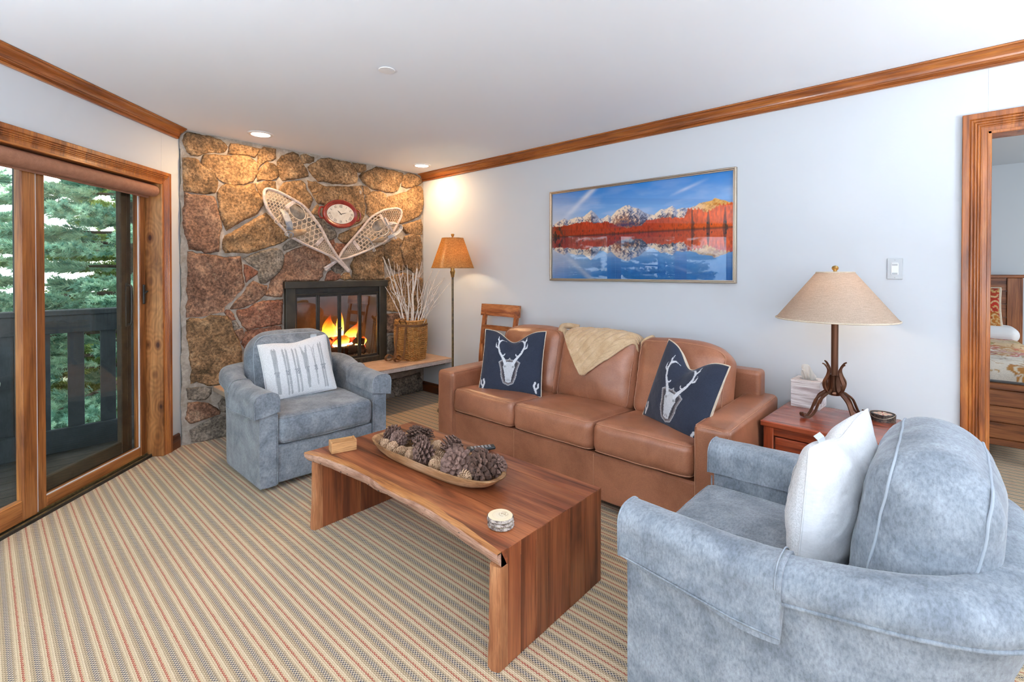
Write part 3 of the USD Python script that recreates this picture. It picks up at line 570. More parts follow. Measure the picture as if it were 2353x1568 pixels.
M['brass_dark'] = mottled('antique_brass', (0.045, 0.030, 0.010), (0.16, 0.105, 0.032), scale=40.0, fine=200.0, rough=0.4, bump=0.25, finemix=0.5, spec=0.6)
M['steel'] = mat('satin_nickel_frame', {'p': ('principled_bsdf', {'base_color': (0.42, 0.34, 0.26), 'metallic': 0.85, 'roughness': 0.34})}, [])
M['chrome'] = mat('bright_metal', {'p': ('principled_bsdf', {'base_color': (0.75, 0.75, 0.76), 'metallic': 1.0, 'roughness': 0.18})}, [])
M['white_plastic'] = plain('white_plastic', (0.78, 0.80, 0.82), 0.35)
M['switch_grey'] = plain('switch_plate', (0.50, 0.53, 0.56), 0.4)
M['switch_dark'] = plain('switch_slot', (0.42, 0.44, 0.46), 0.4)
M['white_metal'] = plain('white_trim_ring', (0.82, 0.83, 0.85), 0.3)
M['can_glow'] = emitter('can_lamp', (1.0, 0.93, 0.82), 14.0)
M['black_plastic'] = plain('black_plastic', (0.025, 0.026, 0.028), 0.35)
M['key_grey'] = plain('remote_keys', (0.28, 0.29, 0.31), 0.4)
M['dark_clad'] = mottled('dark_bronze_cladding', (0.030, 0.018, 0.010), (0.060, 0.036, 0.020), scale=10.0, fine=200.0, rough=0.5, bump=0.1, finemix=0.3)
M['rail_grey'] = mottled('slate_painted_timber', (0.028, 0.036, 0.042), (0.050, 0.060, 0.068), scale=6.0, fine=120.0, rough=0.55, bump=0.15, finemix=0.3, stretch=(1, 1, 0.15))
M['deck'] = mottled('weathered_deck', (0.030, 0.030, 0.029), (0.065, 0.062, 0.058), scale=5.0, fine=60.0, rough=0.8, bump=0.2, finemix=0.4, stretch=(1, 0.15, 1))
M['weather'] = plain('pale_weatherstrip', (0.62, 0.60, 0.62), 0.5)  # weatherstrip colour, shared with the reflection line at the glass edge
M['valance'] = mottled('shade_roll_fabric', (0.30, 0.14, 0.085), (0.37, 0.18, 0.115), scale=30.0, fine=300.0, rough=0.7, bump=0.15, finemix=0.25)
M['glass'] = pane_glass('window_pane', (0.95, 0.985, 0.975), 0.03)
M['screen_glass'] = pane_glass('screened_pane', (0.90, 0.94, 0.93), 0.03)
M['fire_glass'] = pane_glass('firebox_pane', (0.92, 0.90, 0.87), 0.13)
M['pic_glass'] = pane_glass('picture_pane', (1, 1, 1), 0.022)
M['tile'] = mottled('hearth_tile', (0.50, 0.31, 0.20), (0.62, 0.42, 0.29), scale=9.0, fine=70.0, rough=0.5, bump=0.12, finemix=0.15)
M['tile_edge'] = mottled('hearth_edge_tile', (0.42, 0.37, 0.36), (0.56, 0.50, 0.48), scale=16.0, fine=90.0, rough=0.6, bump=0.2, finemix=0.3)
M['grout'] = plain('grout', (0.34, 0.27, 0.21), 0.9)
M['mortar'] = mottled('mortar', (0.29, 0.245, 0.20), (0.46, 0.40, 0.345), scale=14.0, fine=60.0, rough=0.95, bump=0.8, dist=0.006, finemix=0.3)
M['red_enamel'] = mottled('red_enamel', (0.18, 0.012, 0.008), (0.30, 0.028, 0.016), scale=14.0, fine=200.0, rough=0.32, bump=0.1, finemix=0.25, coat=0.4, spec=0.5)
M['clock_face'] = mottled('clock_dial', (0.62, 0.56, 0.48), (0.74, 0.69, 0.62), scale=20.0, fine=200.0, rough=0.6, bump=0.02, finemix=0.08)
M['ink'] = plain('black_ink', (0.018, 0.016, 0.014), 0.6)
M['rawhide'] = mottled('painted_ash', (0.44, 0.36, 0.33), (0.66, 0.57, 0.54), scale=22.0, fine=160.0, rough=0.6, bump=0.15, finemix=0.2)
M['lacing'] = mottled('rawhide_lacing', (0.50, 0.38, 0.28), (0.68, 0.56, 0.46), scale=30.0, fine=160.0, rough=0.6, bump=0.1, finemix=0.2)
M['strap_grey'] = mottled('worn_strap', (0.24, 0.27, 0.33), (0.56, 0.52, 0.48), scale=14.0, fine=120.0, rough=0.7, bump=0.2, finemix=0.3, lo=0.42, hi=0.58)
M['strap_tan'] = mottled('tan_leather', (0.30, 0.19, 0.11), (0.46, 0.34, 0.23), scale=16.0, fine=120.0, rough=0.6, bump=0.2, finemix=0.3)
M['strap_brown'] = mottled('basket_strap', (0.10, 0.045, 0.018), (0.20, 0.09, 0.035), scale=16.0, fine=120.0, rough=0.6, bump=0.2, finemix=0.3)
M['wicker'] = mottled('wicker', (0.30, 0.125, 0.032), (0.58, 0.30, 0.095), scale=26.0, fine=150.0, rough=0.45, bump=0.2, finemix=0.4, coat=0.2, lo=0.3, hi=0.7)
M['twig'] = mottled('whitewashed_twig', (0.52, 0.47, 0.44), (0.74, 0.70, 0.68), scale=30.0, fine=140.0, rough=0.8, bump=0.25, finemix=0.3, stretch=(1, 1, 0.3))
M['cone'] = mottled('pine_cone_scale', (0.085, 0.045, 0.034), (0.25, 0.150, 0.120), scale=60.0, fine=300.0, rough=0.7, bump=0.2, finemix=0.4)
M['cone_dark'] = mottled('pine_cone_dark', (0.045, 0.024, 0.018), (0.17, 0.095, 0.070), scale=60.0, fine=300.0, rough=0.7, bump=0.2, finemix=0.4)
M['cone_pale'] = mottled('pine_cone_pale', (0.36, 0.21, 0.12), (0.62, 0.42, 0.27), scale=60.0, fine=300.0, rough=0.75, bump=0.2, finemix=0.4)
M['bark'] = mottled('coaster_bark', (0.14, 0.10, 0.085), (0.52, 0.45, 0.40), scale=70.0, fine=160.0, rough=0.95, bump=0.8, dist=0.003, finemix=0.6, lo=0.4, hi=0.6)
M['log'] = mottled('charred_log', (0.022, 0.012, 0.008), (0.11, 0.06, 0.04), scale=18.0, fine=90.0, rough=0.95, bump=0.6, finemix=0.5)
M['paper'] = mat('tissue_paper', {'d': ('diffuse_bsdf', {'color': (0.84, 0.82, 0.78)}), 't': ('translucent_bsdf', {'color': (0.8, 0.78, 0.74)}), 'm': ('mix_closure', {'fac': 0.3})},
                 [('d.BSDF', 'm.closure1'), ('t.BSDF', 'm.closure2')], surface='m.closure')
M['coaster_black'] = mottled('lacquer_black', (0.020, 0.014, 0.012), (0.10, 0.065, 0.05), scale=60.0, fine=160.0, rough=0.25, bump=0.05, finemix=0.3, spec=0.5, lo=0.45, hi=0.6)
M['trunk'] = mottled('spruce_bark', (0.05, 0.035, 0.026), (0.14, 0.10, 0.075), scale=12.0, fine=50.0, rough=0.95, bump=0.6, finemix=0.5)
M['earth'] = mottled('hillside_ground', (0.06, 0.07, 0.03), (0.16, 0.15, 0.08), scale=1.5, fine=9.0, rough=0.95, bump=0.5, finemix=0.5)
M['resin'] = plain('white_resin', (0.72, 0.78, 0.80), 0.4)
M['outer_wall'] = plain('outside_stucco', (0.36, 0.34, 0.31), 0.9)
M['mattress'] = plain('bed_sheet', (0.75, 0.76, 0.78), 0.9)


def needle_mat(name, a, b, tip):
    return mat(name, {
        'oi': ('object_info', {}), 'tc': ('texture_coordinate', {}), 'g': ('geometry', {}),
        'n': ('noise_texture', {'scale': 0.9, 'detail': 3.0}),
        'ad': ('math', {'math_type': 'multiply_add', 'value2': 0.7, 'value3': -0.1}), 'sm': ('math', {'math_type': 'add'}),
        'r': ('rgb_ramp', {'ramp': [(0.25, a), (0.6, b), (0.95, tip)]}),
        'd': ('diffuse_bsdf', {}), 't': ('translucent_bsdf', {}), 'm': ('mix_closure', {'fac': 0.3}),
    }, [('g.position', 'n.vector'), ('oi.random', 'ad.value1'), ('n.fac', 'sm.value1'), ('ad.value', 'sm.value2'), ('sm.value', 'r.fac'), ('r.color', 'd.color'), ('r.color', 't.color'),
        ('d.BSDF', 'm.closure1'), ('t.BSDF', 'm.closure2')], surface='m.closure')


M['needle_blue'] = needle_mat('blue_spruce_needles', (0.08, 0.19, 0.13), (0.24, 0.45, 0.34), (0.46, 0.64, 0.46))
M['needle_green'] = needle_mat('green_spruce_needles', (0.08, 0.14, 0.05), (0.26, 0.40, 0.14), (0.52, 0.62, 0.24))


def stone_mat(name, a, b, c, spots, dark):
    return mat(name, {
        'tc': ('texture_coordinate', {}), 'oi': ('object_info', {}),
        'rs': ('vector_math', {'math_type': 'scale', 'vector1': (9.1, 5.3, 7.7)}), 'ad': ('vector_math', {'math_type': 'add'}),
        'n1': ('noise_texture', {'scale': 7.0, 'detail': 8.0, 'roughness': 0.68, 'distortion': 0.6}),
        'n2': ('noise_texture', {'scale': 55.0, 'detail': 5.0, 'roughness': 0.7}),
        'n3': ('noise_texture', {'scale': 10.0, 'detail': 9.0, 'roughness': 0.78, 'distortion': 0.5}),
        'r1': ('rgb_ramp', {'ramp': [(0.3, a), (0.5, b), (0.7, c)]}),
        'r2': ('rgb_ramp', {'ramp': [(0.35, (0.3, 0.28, 0.26)), (0.52, (1, 1, 1)), (0.66, (1.7, 1.62, 1.5))]}),
        'rd': ('rgb_ramp', {'ramp': [(0.51, (0, 0, 0)), (0.64, (0.72, 0.72, 0.72))]}),
        'rl': ('rgb_ramp', {'ramp': [(0.30, (0.8, 0.8, 0.8)), (0.41, (0, 0, 0))]}),
        'x1': ('mix', {'mix_type': 'multiply', 'fac': 0.9}),
        'x2': ('mix', {'color2': dark}), 'x3': ('mix', {'color2': spots}),
        'bp': ('bump', {'strength': 0.7, 'distance': 0.012}), 'b2': ('bump', {'strength': 0.6, 'distance': 0.005}),
        'p': ('principled_bsdf', {'roughness': 0.78, 'specular_ior_level': 0.25}),
    }, [('oi.random', 'rs.scale'), ('tc.object', 'ad.vector1'), ('rs.vector', 'ad.vector2'), ('ad.vector', 'n1.vector'), ('ad.vector', 'n2.vector'), ('ad.vector', 'n3.vector'),
        ('n1.fac', 'r1.fac'), ('n2.fac', 'r2.fac'), ('n3.fac', 'rd.fac'), ('n3.fac', 'rl.fac'), ('r1.color', 'x1.color1'), ('r2.color', 'x1.color2'), ('x1.color', 'x2.color1'), ('rd.color', 'x2.fac'),
        ('x2.color', 'x3.color1'), ('rl.color', 'x3.fac'), ('x3.color', 'p.base_color'), ('n1.fac', 'bp.height'), ('bp.normal', 'b2.normal'), ('n2.fac', 'b2.height'), ('b2.normal', 'p.normal')])


M['stone_rose'] = stone_mat('sandstone_rose', (0.12, 0.060, 0.038), (0.26, 0.145, 0.095), (0.38, 0.24, 0.16), (0.46, 0.35, 0.24), (0.055, 0.035, 0.028))
M['stone_tan'] = stone_mat('sandstone_tan', (0.15, 0.085, 0.04), (0.32, 0.19, 0.095), (0.44, 0.28, 0.15), (0.52, 0.40, 0.26), (0.07, 0.048, 0.024))
M['stone_red'] = stone_mat('sandstone_red', (0.15, 0.062, 0.038), (0.27, 0.120, 0.075), (0.36, 0.19, 0.12), (0.48, 0.37, 0.25), (0.09, 0.04, 0.028))
M['stone_lichen'] = stone_mat('lichen_sandstone', (0.10, 0.062, 0.03), (0.26, 0.155, 0.08), (0.42, 0.28, 0.16), (0.48, 0.38, 0.22), (0.035, 0.030, 0.018))
M['stone_grey'] = stone_mat('grey_lichen_stone', (0.10, 0.085, 0.065), (0.22, 0.185, 0.15), (0.36, 0.31, 0.26), (0.5, 0.44, 0.36), (0.045, 0.038, 0.03))

# carpet: woven stripes that run along x (the sofa wall), repeating every 64 mm, ten yarn rows to the repeat
ROWS = [(0.52, 0.30, 0.185), (0.62, 0.475, 0.30), (0.67, 0.54, 0.37), (0.54, 0.41, 0.26), (0.50, 0.385, 0.245), (0.56, 0.455, 0.325), (0.56, 0.455, 0.325), (0.50, 0.385, 0.245), (0.66, 0.525, 0.35), (0.62, 0.48, 0.31)]
DOTS = [(0.34, 0.030, 0.015), (0.52, 0.385, 0.23), (0.58, 0.45, 0.285), (0.36, 0.26, 0.15), (0.24, 0.17, 0.10), (0.045, 0.048, 0.075), (0.09, 0.08, 0.08), (0.27, 0.19, 0.12), (0.56, 0.43, 0.265), (0.52, 0.385, 0.23)]


def steps(cols):
    out = []
    for i, c in enumerate(cols):
        out += [(i / 10 + 0.004, c), ((i + 1) / 10 - 0.004, c)]
    return out


M['carpet'] = mat('striped_woven_carpet', {
    'g': ('geometry', {}), 's': ('separate_xyz', {}),
    'wn': ('noise_texture', {'scale': 90.0, 'detail': 2.0}), 'wm': ('math', {'math_type': 'multiply_add', 'value2': 0.10}),
    'yd': ('math', {'math_type': 'multiply', 'value2': 1 / 0.064}), 'yf': ('math', {'math_type': 'fraction'}),
    'rb': ('rgb_ramp', {'ramp': steps(ROWS)}), 'rd': ('rgb_ramp', {'ramp': steps(DOTS)}),
    'yr': ('math', {'math_type': 'multiply', 'value2': 10 / 0.064}), 'yi': ('math', {'math_type': 'floor'}),
    'xo': ('math', {'math_type': 'multiply', 'value2': 0.5}), 'xm': ('math', {'math_type': 'multiply_add', 'value2': 1 / 0.0125}),
    'xf': ('math', {'math_type': 'pingpong', 'value2': 0.5}), 'dm': ('map_range', {'from_min': 0.24, 'from_max': 0.34, 'to_min': 0.0, 'to_max': 1.0, 'clamp': True}),
    'yw': ('math', {'math_type': 'pingpong', 'value2': 0.5}), 'hy': ('math', {'math_type': 'add'}),
    'mx': ('mix', {}), 'fn': ('noise_texture', {'scale': 420.0, 'detail': 2.0}), 'fr': ('rgb_ramp', {'ramp': [(0.3, (0.6, 0.6, 0.6)), (0.5, (1, 1, 1)), (0.7, (1.3, 1.3, 1.3))]}),
    'bx': ('mix', {'mix_type': 'multiply', 'fac': 0.6}), 'bp': ('bump', {'strength': 0.6, 'distance': 0.004}),
    'p': ('principled_bsdf', {'roughness': 0.95, 'specular_ior_level': 0.1, 'sheen_weight': 0.15}),
}, [('g.position', 's.vector'), ('g.position', 'wn.vector'), ('g.position', 'fn.vector'), ('s.y', 'yd.value1'), ('wn.fac', 'wm.value1'), ('yd.value', 'wm.value3'), ('wm.value', 'yf.value1'), ('yf.value', 'rb.fac'), ('yf.value', 'rd.fac'),
    ('s.y', 'yr.value1'), ('yr.value', 'yi.value1'), ('yi.value', 'xo.value1'), ('s.x', 'xm.value1'), ('xo.value', 'xm.value3'), ('xm.value', 'xf.value1'), ('xf.value', 'dm.value'),
    ('dm.result', 'mx.fac'), ('rb.color', 'mx.color1'), ('rd.color', 'mx.color2'), ('mx.color', 'bx.color1'), ('fn.fac', 'fr.fac'), ('fr.color', 'bx.color2'), ('bx.color', 'p.base_color'),
    ('yr.value', 'yw.value1'), ('yw.value', 'hy.value1'), ('fn.fac', 'hy.value2'), ('hy.value', 'bp.height'), ('bp.normal', 'p.normal')])


def shade_mat(name, a, b, glow, gs):
    """lampshade cloth: light from the bulb comes through the weave"""
    return mat(name, {
        'tc': ('texture_coordinate', {}), 'n1': ('noise_texture', {'scale': 60.0, 'detail': 4.0}), 'mz': ('mapping', {'scale': (30, 30, 500)}), 'mv': ('mapping', {'scale': (260, 260, 12)}),
        'n2': ('noise_texture', {'scale': 1.0, 'detail': 2.0}), 'n3': ('noise_texture', {'scale': 1.0, 'detail': 2.0}), 'ad': ('math', {'math_type': 'multiply'}),
        'r': ('rgb_ramp', {'ramp': [(0.14, a), (0.36, b)]}), 'd': ('diffuse_bsdf', {}), 't': ('translucent_bsdf', {}), 'm': ('mix_closure', {'fac': gs}),
        'gl': ('glossy_bsdf', {'color': (1, 1, 1), 'roughness': 0.3}), 'm2': ('mix_closure', {'fac': 0.03}),
    }, [('tc.object', 'mz.vector'), ('tc.object', 'mv.vector'), ('mz.vector', 'n2.vector'), ('mv.vector', 'n3.vector'), ('n2.fac', 'ad.value1'), ('n3.fac', 'ad.value2'), ('ad.value', 'r.fac'),
        ('r.color', 'd.color'), ('r.color', 't.color'), ('d.BSDF', 'm.closure1'), ('t.BSDF', 'm.closure2'), ('m.closure', 'm2.closure1'), ('gl.BSDF', 'm2.closure2')], surface='m2.closure')


M['shade_amber'] = shade_mat('burlap_shade', (0.40, 0.19, 0.05), (0.72, 0.42, 0.14), 1, 0.5)
M['shade_tan'] = shade_mat('parchment_shade', (0.54, 0.42, 0.32), (0.66, 0.53, 0.42), 1, 0.4)
M['bulb'] = emitter('lamp_bulb', (1.0, 0.76, 0.44), 62.0)
M['bulb_low'] = emitter('table_lamp_bulb', (1.0, 0.86, 0.68), 38.0)

# ------------------------------------------------------------------ the room
H = 2.44
T = 0.12
# plan: fireplace wall x=0 (y -2.34..0), sofa wall y=0, glass-door wall at 45 degrees from (0,-2.34)
floor_poly = [(-0.12, 0.14), (-0.12, -2.30), (0.0, -2.42), (3.86, -6.28), (7.7, -6.28), (7.7, 0.14)]
floor_poly = [(-0.12, 4.0), (-0.12, -2.22), (-0.13, -2.38), (3.78, -6.30), (7.7, -6.30), (7.7, 4.0)]
struct('floor', prism(floor_poly, 0.12, base=-0.12), M['carpet'], smooth=False)
struct('ceiling', prism([(-0.12, 0.12), (-0.12, -2.30), (3.86, -6.28), (7.7, -6.28), (7.7, 0.12)], 0.14, base=H), M['ceiling'], smooth=False)

DX0, DX1, DZ = 4.528, 5.36, 2.035          # doorway to the bedroom
wr = MB()
wr.add(cbox((-0.12, 0, 0), (DX0, T, H), 0.001)).add(cbox((DX1, 0, 0), (7.7, T, H), 0.001)).add(cbox((DX0, 0, DZ), (DX1, T, H), 0.001))
struct('wall_right', wr, M['wall'], smooth=False)
struct('wall_end', MB().add(cbox((7.6, -6.3, 0), (7.72, 4.0, H), 0.001)), M['wall'], smooth=False)
struct('wall_back', MB().add(cbox((3.6, -6.32, 0), (7.7, -6.2, H), 0.001)), M['wall'], smooth=False)
# the glass-door wall, in its own frame: +x along the wall away from the fireplace, +y into the room
DOOR_O, DOOR_R = (-1.17, -1.17, 0.0), -45.0
RD = rotz(math.radians(DOOR_R))


def W(vf):
    return moved(vf, RD, DOOR_O)


OP0, OP1, OPZ = 1.834, 4.55, 1.985         # opening along the wall
wl = MB()
wl.add(W(cbox((1.62, -0.20, 0), (OP0 - 0.004, 0, H), 0.001)))
wl.add(W(cbox((OP0 - 0.004, -0.20, OPZ), (OP1, 0, H), 0.001)))
wl.add(W(cbox((OP1, -0.20, 0), (7.15, 0, H), 0.001)))
struct('wall_left', wl, M['wall'], smooth=False)
struct('wall_fireplace', MB().add(cbox((-0.75, -2.36, 0), (-0.63, 0.12, H), 0.001)), M['wall'], smooth=False)


# mouldings: a profile swept along a straight line
def sweep(prof, a, b, inward):
    """prof: (out from the wall, height) loop; runs from a to b; inward: unit vector into the room"""
    a, b, n = np.array(a, float), np.array(b, float), np.array([inward[0], inward[1], 0.0])
    rings = [[p + n * o + np.array([0, 0, z]) for o, z in prof] for p in (a, b)]
    v, f = loft(rings, True, False, True)
    m = trimesh.Trimesh(v, f, process=False)
    if m.volume < 0:
        f = f[:, ::-1]
    return v, f


def arc(cx, cy, r, a0, a1, n=7):
    return [(cx + r * math.cos(math.radians(a)), cy + r * math.sin(math.radians(a))) for a in np.linspace(a0, a1, n)]


crown = [(0, 0), (0, -0.078), (0.012, -0.078)] + arc(0.012, -0.071, 0.007, -90, 60, 5) + [(0.014, -0.060), (0.022, -0.057)] + arc(0.0225, -0.0515, 0.0055, -80, 60, 5) + [(0.026, -0.045)] + \
        arc(0.070, -0.050, 0.044, 172, 100, 9) + [(0.066, -0.006), (0.074, -0.008)] + arc(0.075, -0.003, 0.006, -70, 30, 4) + [(0.081, 0)]
crown = [(o, z - 0.001) for o, z in crown]
struct('trim_1', sweep(crown, (0.0, 0, H), (7.6, 0, H), (0, -1)), M['trim_x'], smooth=28, label='alder crown moulding along the top of the sofa wall')
s2 = math.sqrt(0.5)
p0 = np.array([-1.17, -1.17, H]) + RD @ np.array([1.660, 0, 0])
p1 = np.array([-1.17, -1.17, H]) + RD @ np.array([7.0, 0, 0])
# (moulding wood grain runs along the wall: build it in the wall's own frame)
tr2 = thing('trim_2', 'alder crown moulding along the top of the glass-door wall', None, DOOR_O, DOOR_R, kind='structure')
obj('crown', sweep(crown, (1.66, 0, H), (7.0, 0, H), (0, 1)), M['trim_x'], tr2, smooth=28)
baseb = [(0, 0), (0.016, 0), (0.016, 0.078), (0.013, 0.083), (0.013, 0.092)] + arc(0.008, 0.096, 0.006, -30, 70, 4) + [(0.007, 0.106), (0, 0.108)]
struct('baseboard_right', MB().add(sweep(baseb, (0.0, 0, 0), (DX0 - 0.095, 0, 0), (0, -1))).add(sweep(baseb, (DX1 + 0.095, 0, 0), (7.6, 0, 0), (0, -1))), M['base_dark'], smooth=28)
tb2 = thing('baseboard_left', None, None, DOOR_O, DOOR_R, kind='structure')
obj('board', sweep(baseb, (1.655, 0, 0), (OP0 - 0.083, 0, 0), (0, 1)), M['base_dark'], tb2, smooth=28)

# doorway casing (sofa wall): fluted profile, mitred round the opening
cas = [(0, 0), (0.020, 0), (0.022, 0.003), (0.022, 0.026), (0.016, 0.030)] + arc(0.013, 0.036, 0.006, -70, 70, 4) + [(0.0125, 0.043)] + arc(0.0115, 0.049, 0.005, -70, 70, 4) + [(0.011, 0.055)] + arc(0.010, 0.060, 0.0045, -70, 70, 4) + \
      [(0.0095, 0.066)] + arc(0.009, 0.071, 0.004, -70, 70, 4) + [(0.010, 0.078), (0.010, 0.092), (0, 0.092)]


def casing(prof, path, inward):
    """mitred frame: path = list of (along, z) corners of the outer edge, profile width runs inward of the frame"""
    pts = np.array(path, float)
    rings = []
    for i, p in enumerate(pts):
        dirs = []
        if i > 0:
            d = pts[i] - pts[i - 1]
            dirs.append(d / np.linalg.norm(d))
        if i < len(pts) - 1:
            d = pts[i + 1] - pts[i]
            dirs.append(d / np.linalg.norm(d))
        nrm = [np.array([d[1], -d[0]]) for d in dirs]
        n = sum(nrm)
        n = n / np.dot(n, nrm[0])
        rings.append([(p[0] + n[0] * w, o, p[1] + n[1] * w) for o, w in prof])
    v, f = loft(rings, True, False, True)
    v[:, 1] *= inward
    m = trimesh.Trimesh(v, f, process=False)
    if m.volume < 0:
        f = f[:, ::-1]
    return v, f


tr3 = thing('trim_3', 'fluted alder casing round the bedroom doorway', None, (0, 0, 0), 0, kind='structure')
x0, x1, zt = DX0 - 0.093, DX1 + 0.093, DZ + 0.105
obj('side_casing', casing(cas, [(x0, 0.0), (x0, zt), (x1, zt), (x1, 0)], -1.0), M['trim_z'], tr3, smooth=28)
jb = MB()
jb.add(cbox((DX0 - 0.002, -0.012, 0), (DX0 + 0.014, T + 0.012, DZ + 0.012), 0.002)).add(cbox((DX1 - 0.014, -0.012, 0), (DX1 + 0.002, T + 0.012, DZ + 0.012), 0.002)).add(cbox((DX0, -0.012, DZ - 0.002), (DX1, T + 0.012, DZ + 0.014), 0.002))
obj('jamb', jb, M['trim_z'], tr3, smooth=28)

# casing, jamb and shade roll of the sliding door
tr4 = thing('trim_4', 'moulded wood casing round the sliding glass door', None, DOOR_O, DOOR_R, kind='structure')
cas2 = [(o * 0.95, w * 0.90) for o, w in cas]
obj('casing', casing(cas2, [(OP0 - 0.083, 0.0), (OP0 - 0.083, OPZ + 0.090), (4.65, OPZ + 0.090)], 1.0), M['trim_z'], tr4, smooth=28)
obj('jamb_board', cbox((OP0 - 0.003, -0.135, 0), (OP0 + 0.012, 0.012, OPZ), 0.003), M['knotty'], tr4, label='knotty pine jamb board')
obj('head_board', cbox((OP0, -0.135, OPZ - 0.003), (OP1, 0.008, OPZ + 0.012), 0.003), M['trim_x'], tr4)

roll = thing('roller_shade', 'rolled up brown window shade above the sliding door', 'window shade', DOOR_O, DOOR_R)
rv = tube([(OP0 + 0.016, -0.045, OPZ - 0.052), (OP1, -0.045, OPZ - 0.052)], 0.044, 20)
obj('roll', rv, M['valance'], roll)
obj('hem_bar', cbox((OP0 + 0.02, -0.082, OPZ - 0.105), (OP1, -0.070, OPZ - 0.088), 0.003), M['valance'], roll)

# ---- sliding door (its own frame) ----
door = thing('door_1', 'wood framed sliding glass door to the balcony', None, DOOR_O, DOOR_R, kind='structure')
JR = OP0 + 0.012
FZ = 0.035


def sash(parent, x0, x1, z0, z1, yb, yf, st, rt, rb, mv, mh, glass, c=0.006):
    """one framed panel: two stiles, two rails, glazing"""
    obj('stile', cbox((x0, yb, z0), (x0 + st, yf, z1), c), mv, parent)
    obj('stile', cbox((x1 - st, yb, z0), (x1, yf, z1), c), mv, parent)
    obj('rail', cbox((x0 + st, yb + 0.001, z1 - rt), (x1 - st, yf - 0.001, z1), c), mh, parent)
    obj('rail', cbox((x0 + st, yb + 0.001, z0), (x1 - st, yf - 0.001, z0 + rb), c), mh, parent)
    ym = (yb + yf) / 2 - 0.008
    obj('glass', cbox((x0 + st - 0.01, ym - 0.003, z0 + rb - 0.01), (x1 - st + 0.01, ym + 0.003, z1 - rt + 0.01), 0.001), glass, parent, smooth=False)


# bottom track and sill
obj('sill', cbox((JR, -0.20, -0.005), (OP1, -0.065, 0.018), 0.003), M['black_metal'], door)
obj('track', MB().add(cbox((JR, -0.155, 0.016), (OP1, -0.148, 0.030), 0.001)).add(cbox((JR, -0.105, 0.016), (OP1, -0.098, 0.030), 0.001)).add(cbox((JR, -0.072, 0.016), (OP1, -0.068, 0.024), 0.001)), M['brass_dark'], door)
# near panel (towards the camera) and far panel, both fir-framed; the far one carries an outer bronze-clad screen with the handle
sash(door, 2.705, 3.72, 0.022, OPZ - 0.01, -0.128, -0.088, 0.085, 0.075, 0.115, M['door_z'], M['door_x'], M['glass'])
sash(door, 3.73, 4.54, 0.022, OPZ - 0.01, -0.128, -0.088, 0.085, 0.075, 0.115, M['door_z'], M['door_x'], M['glass'])
sash(door, JR + 0.002, 2.70, 0.022, OPZ - 0.01, -0.150, -0.100, 0.062, 0.070, 0.070, M['door_z'], M['door_x'], M['screen_glass'])
obj('weatherstrip', cbox((2.700, -0.118, 0.03), (2.706, -0.092, OPZ - 0.02), 0.001), M['weather'], door)
bead = MB()  # pale strips standing in for the reflection along the glass edge
bead.add(cbox((JR + 0.062, -0.112, 0.09), (JR + 0.070, -0.104, OPZ - 0.08), 0.001)).add(cbox((JR + 0.062, -0.112, 0.090), (2.64, -0.104, 0.097), 0.001))
obj('glazing_bead', bead, M['weather'], door)
sc = MB()
sc.add(cbox((JR + 0.055, -0.20, 0.03), (JR + 0.150, -0.165, OPZ - 0.02), 0.005)).add(cbox((2.60, -0.20, 0.03), (2.70, -0.165, OPZ - 0.02), 0.005))
sc.add(cbox((JR + 0.15, -0.199, 0.03), (2.60, -0.166, 0.165), 0.005)).add(cbox((JR + 0.15, -0.199, OPZ - 0.08), (2.60, -0.166, OPZ - 0.02), 0.005))
sc.add(cbox((JR + 0.095, -0.168, 0.12), (JR + 0.100, -0.160, OPZ - 0.05), 0.001))
obj('screen_frame', sc, M['dark_clad'], door, label='dark bronze screen frame behind the glass')
hd = MB()
hd.add(tube(spline([(JR + 0.10, -0.165, 0.98), (JR + 0.10, -0.135, 0.985), (JR + 0.10, -0.130, 1.08), (JR + 0.10, -0.130, 1.18), (JR + 0.10, -0.135, 1.245), (JR + 0.10, -0.165, 1.25)], 24), 0.008, 8)).add(cbox((JR + 0.085, -0.17, 0.96), (JR + 0.115, -0.158, 1.27), 0.004))
obj('handle', hd, M['black_metal'], door, label='black pull handle')
lk = MB().add(cbox((JR + 0.018, -0.102, 1.115), (JR + 0.040, -0.090, 1.255), 0.004)).add(bar((JR + 0.029, -0.092, 1.19), (JR + 0.029, -0.070, 1.21), 0.012, 0.012, 0.003))
obj('latch', lk, M['black_metal'], door)

# ---- the balcony and what stands beyond it ----
deck = thing('balcony_deck', 'dark weathered balcony deck outside the sliding door', None, (0, 0, 0), 0, kind='structure')
dk = sg.Polygon([(-0.98, -1.45), (-0.98, -5.6), (2.3, -5.6), (-0.12, -2.48 - 0.10), (-0.9, -1.72)])
px = -0.98
while px < 2.2:
    g = dk.intersection(sg.box(px, -6, px + 0.136, 0))
    if not g.is_empty:
        obj('plank', prism(g if g.geom_type == 'Polygon' else max(g.geoms, key=lambda q: q.area), 0.035, base=-0.10), M['deck'], deck, smooth=False)
    px += 0.142
rail = thing('balcony_railing', 'slate painted timber balcony railing with wide upright slats', 'railing', (-0.80, 0, 0))
obj('top_rail', cbox((-0.075, -5.4, 1.005), (0.065, -1.70, 1.046), 0.006), M['rail_grey'], rail)
obj('upper_board', cbox((0.0, -5.4, 0.865), (0.040, -1.72, 1.004), 0.004), M['rail_grey'], rail)
obj('lower_board', cbox((0.0, -5.4, -0.065), (0.040, -1.72, 0.115), 0.004), M['rail_grey'], rail)
ry = -1.80
while ry > -5.3:
    obj('slat', cbox((-0.030, ry - 0.098, 0.02), (-0.001, ry, 0.98), 0.003), M['rail_grey'], rail)
    ry -= 0.198
pst = obj('post', cbox((-0.045, -3.185, -0.09), (0.05, -3.10, 2.75), 0.006), M['rail_grey'], rail)
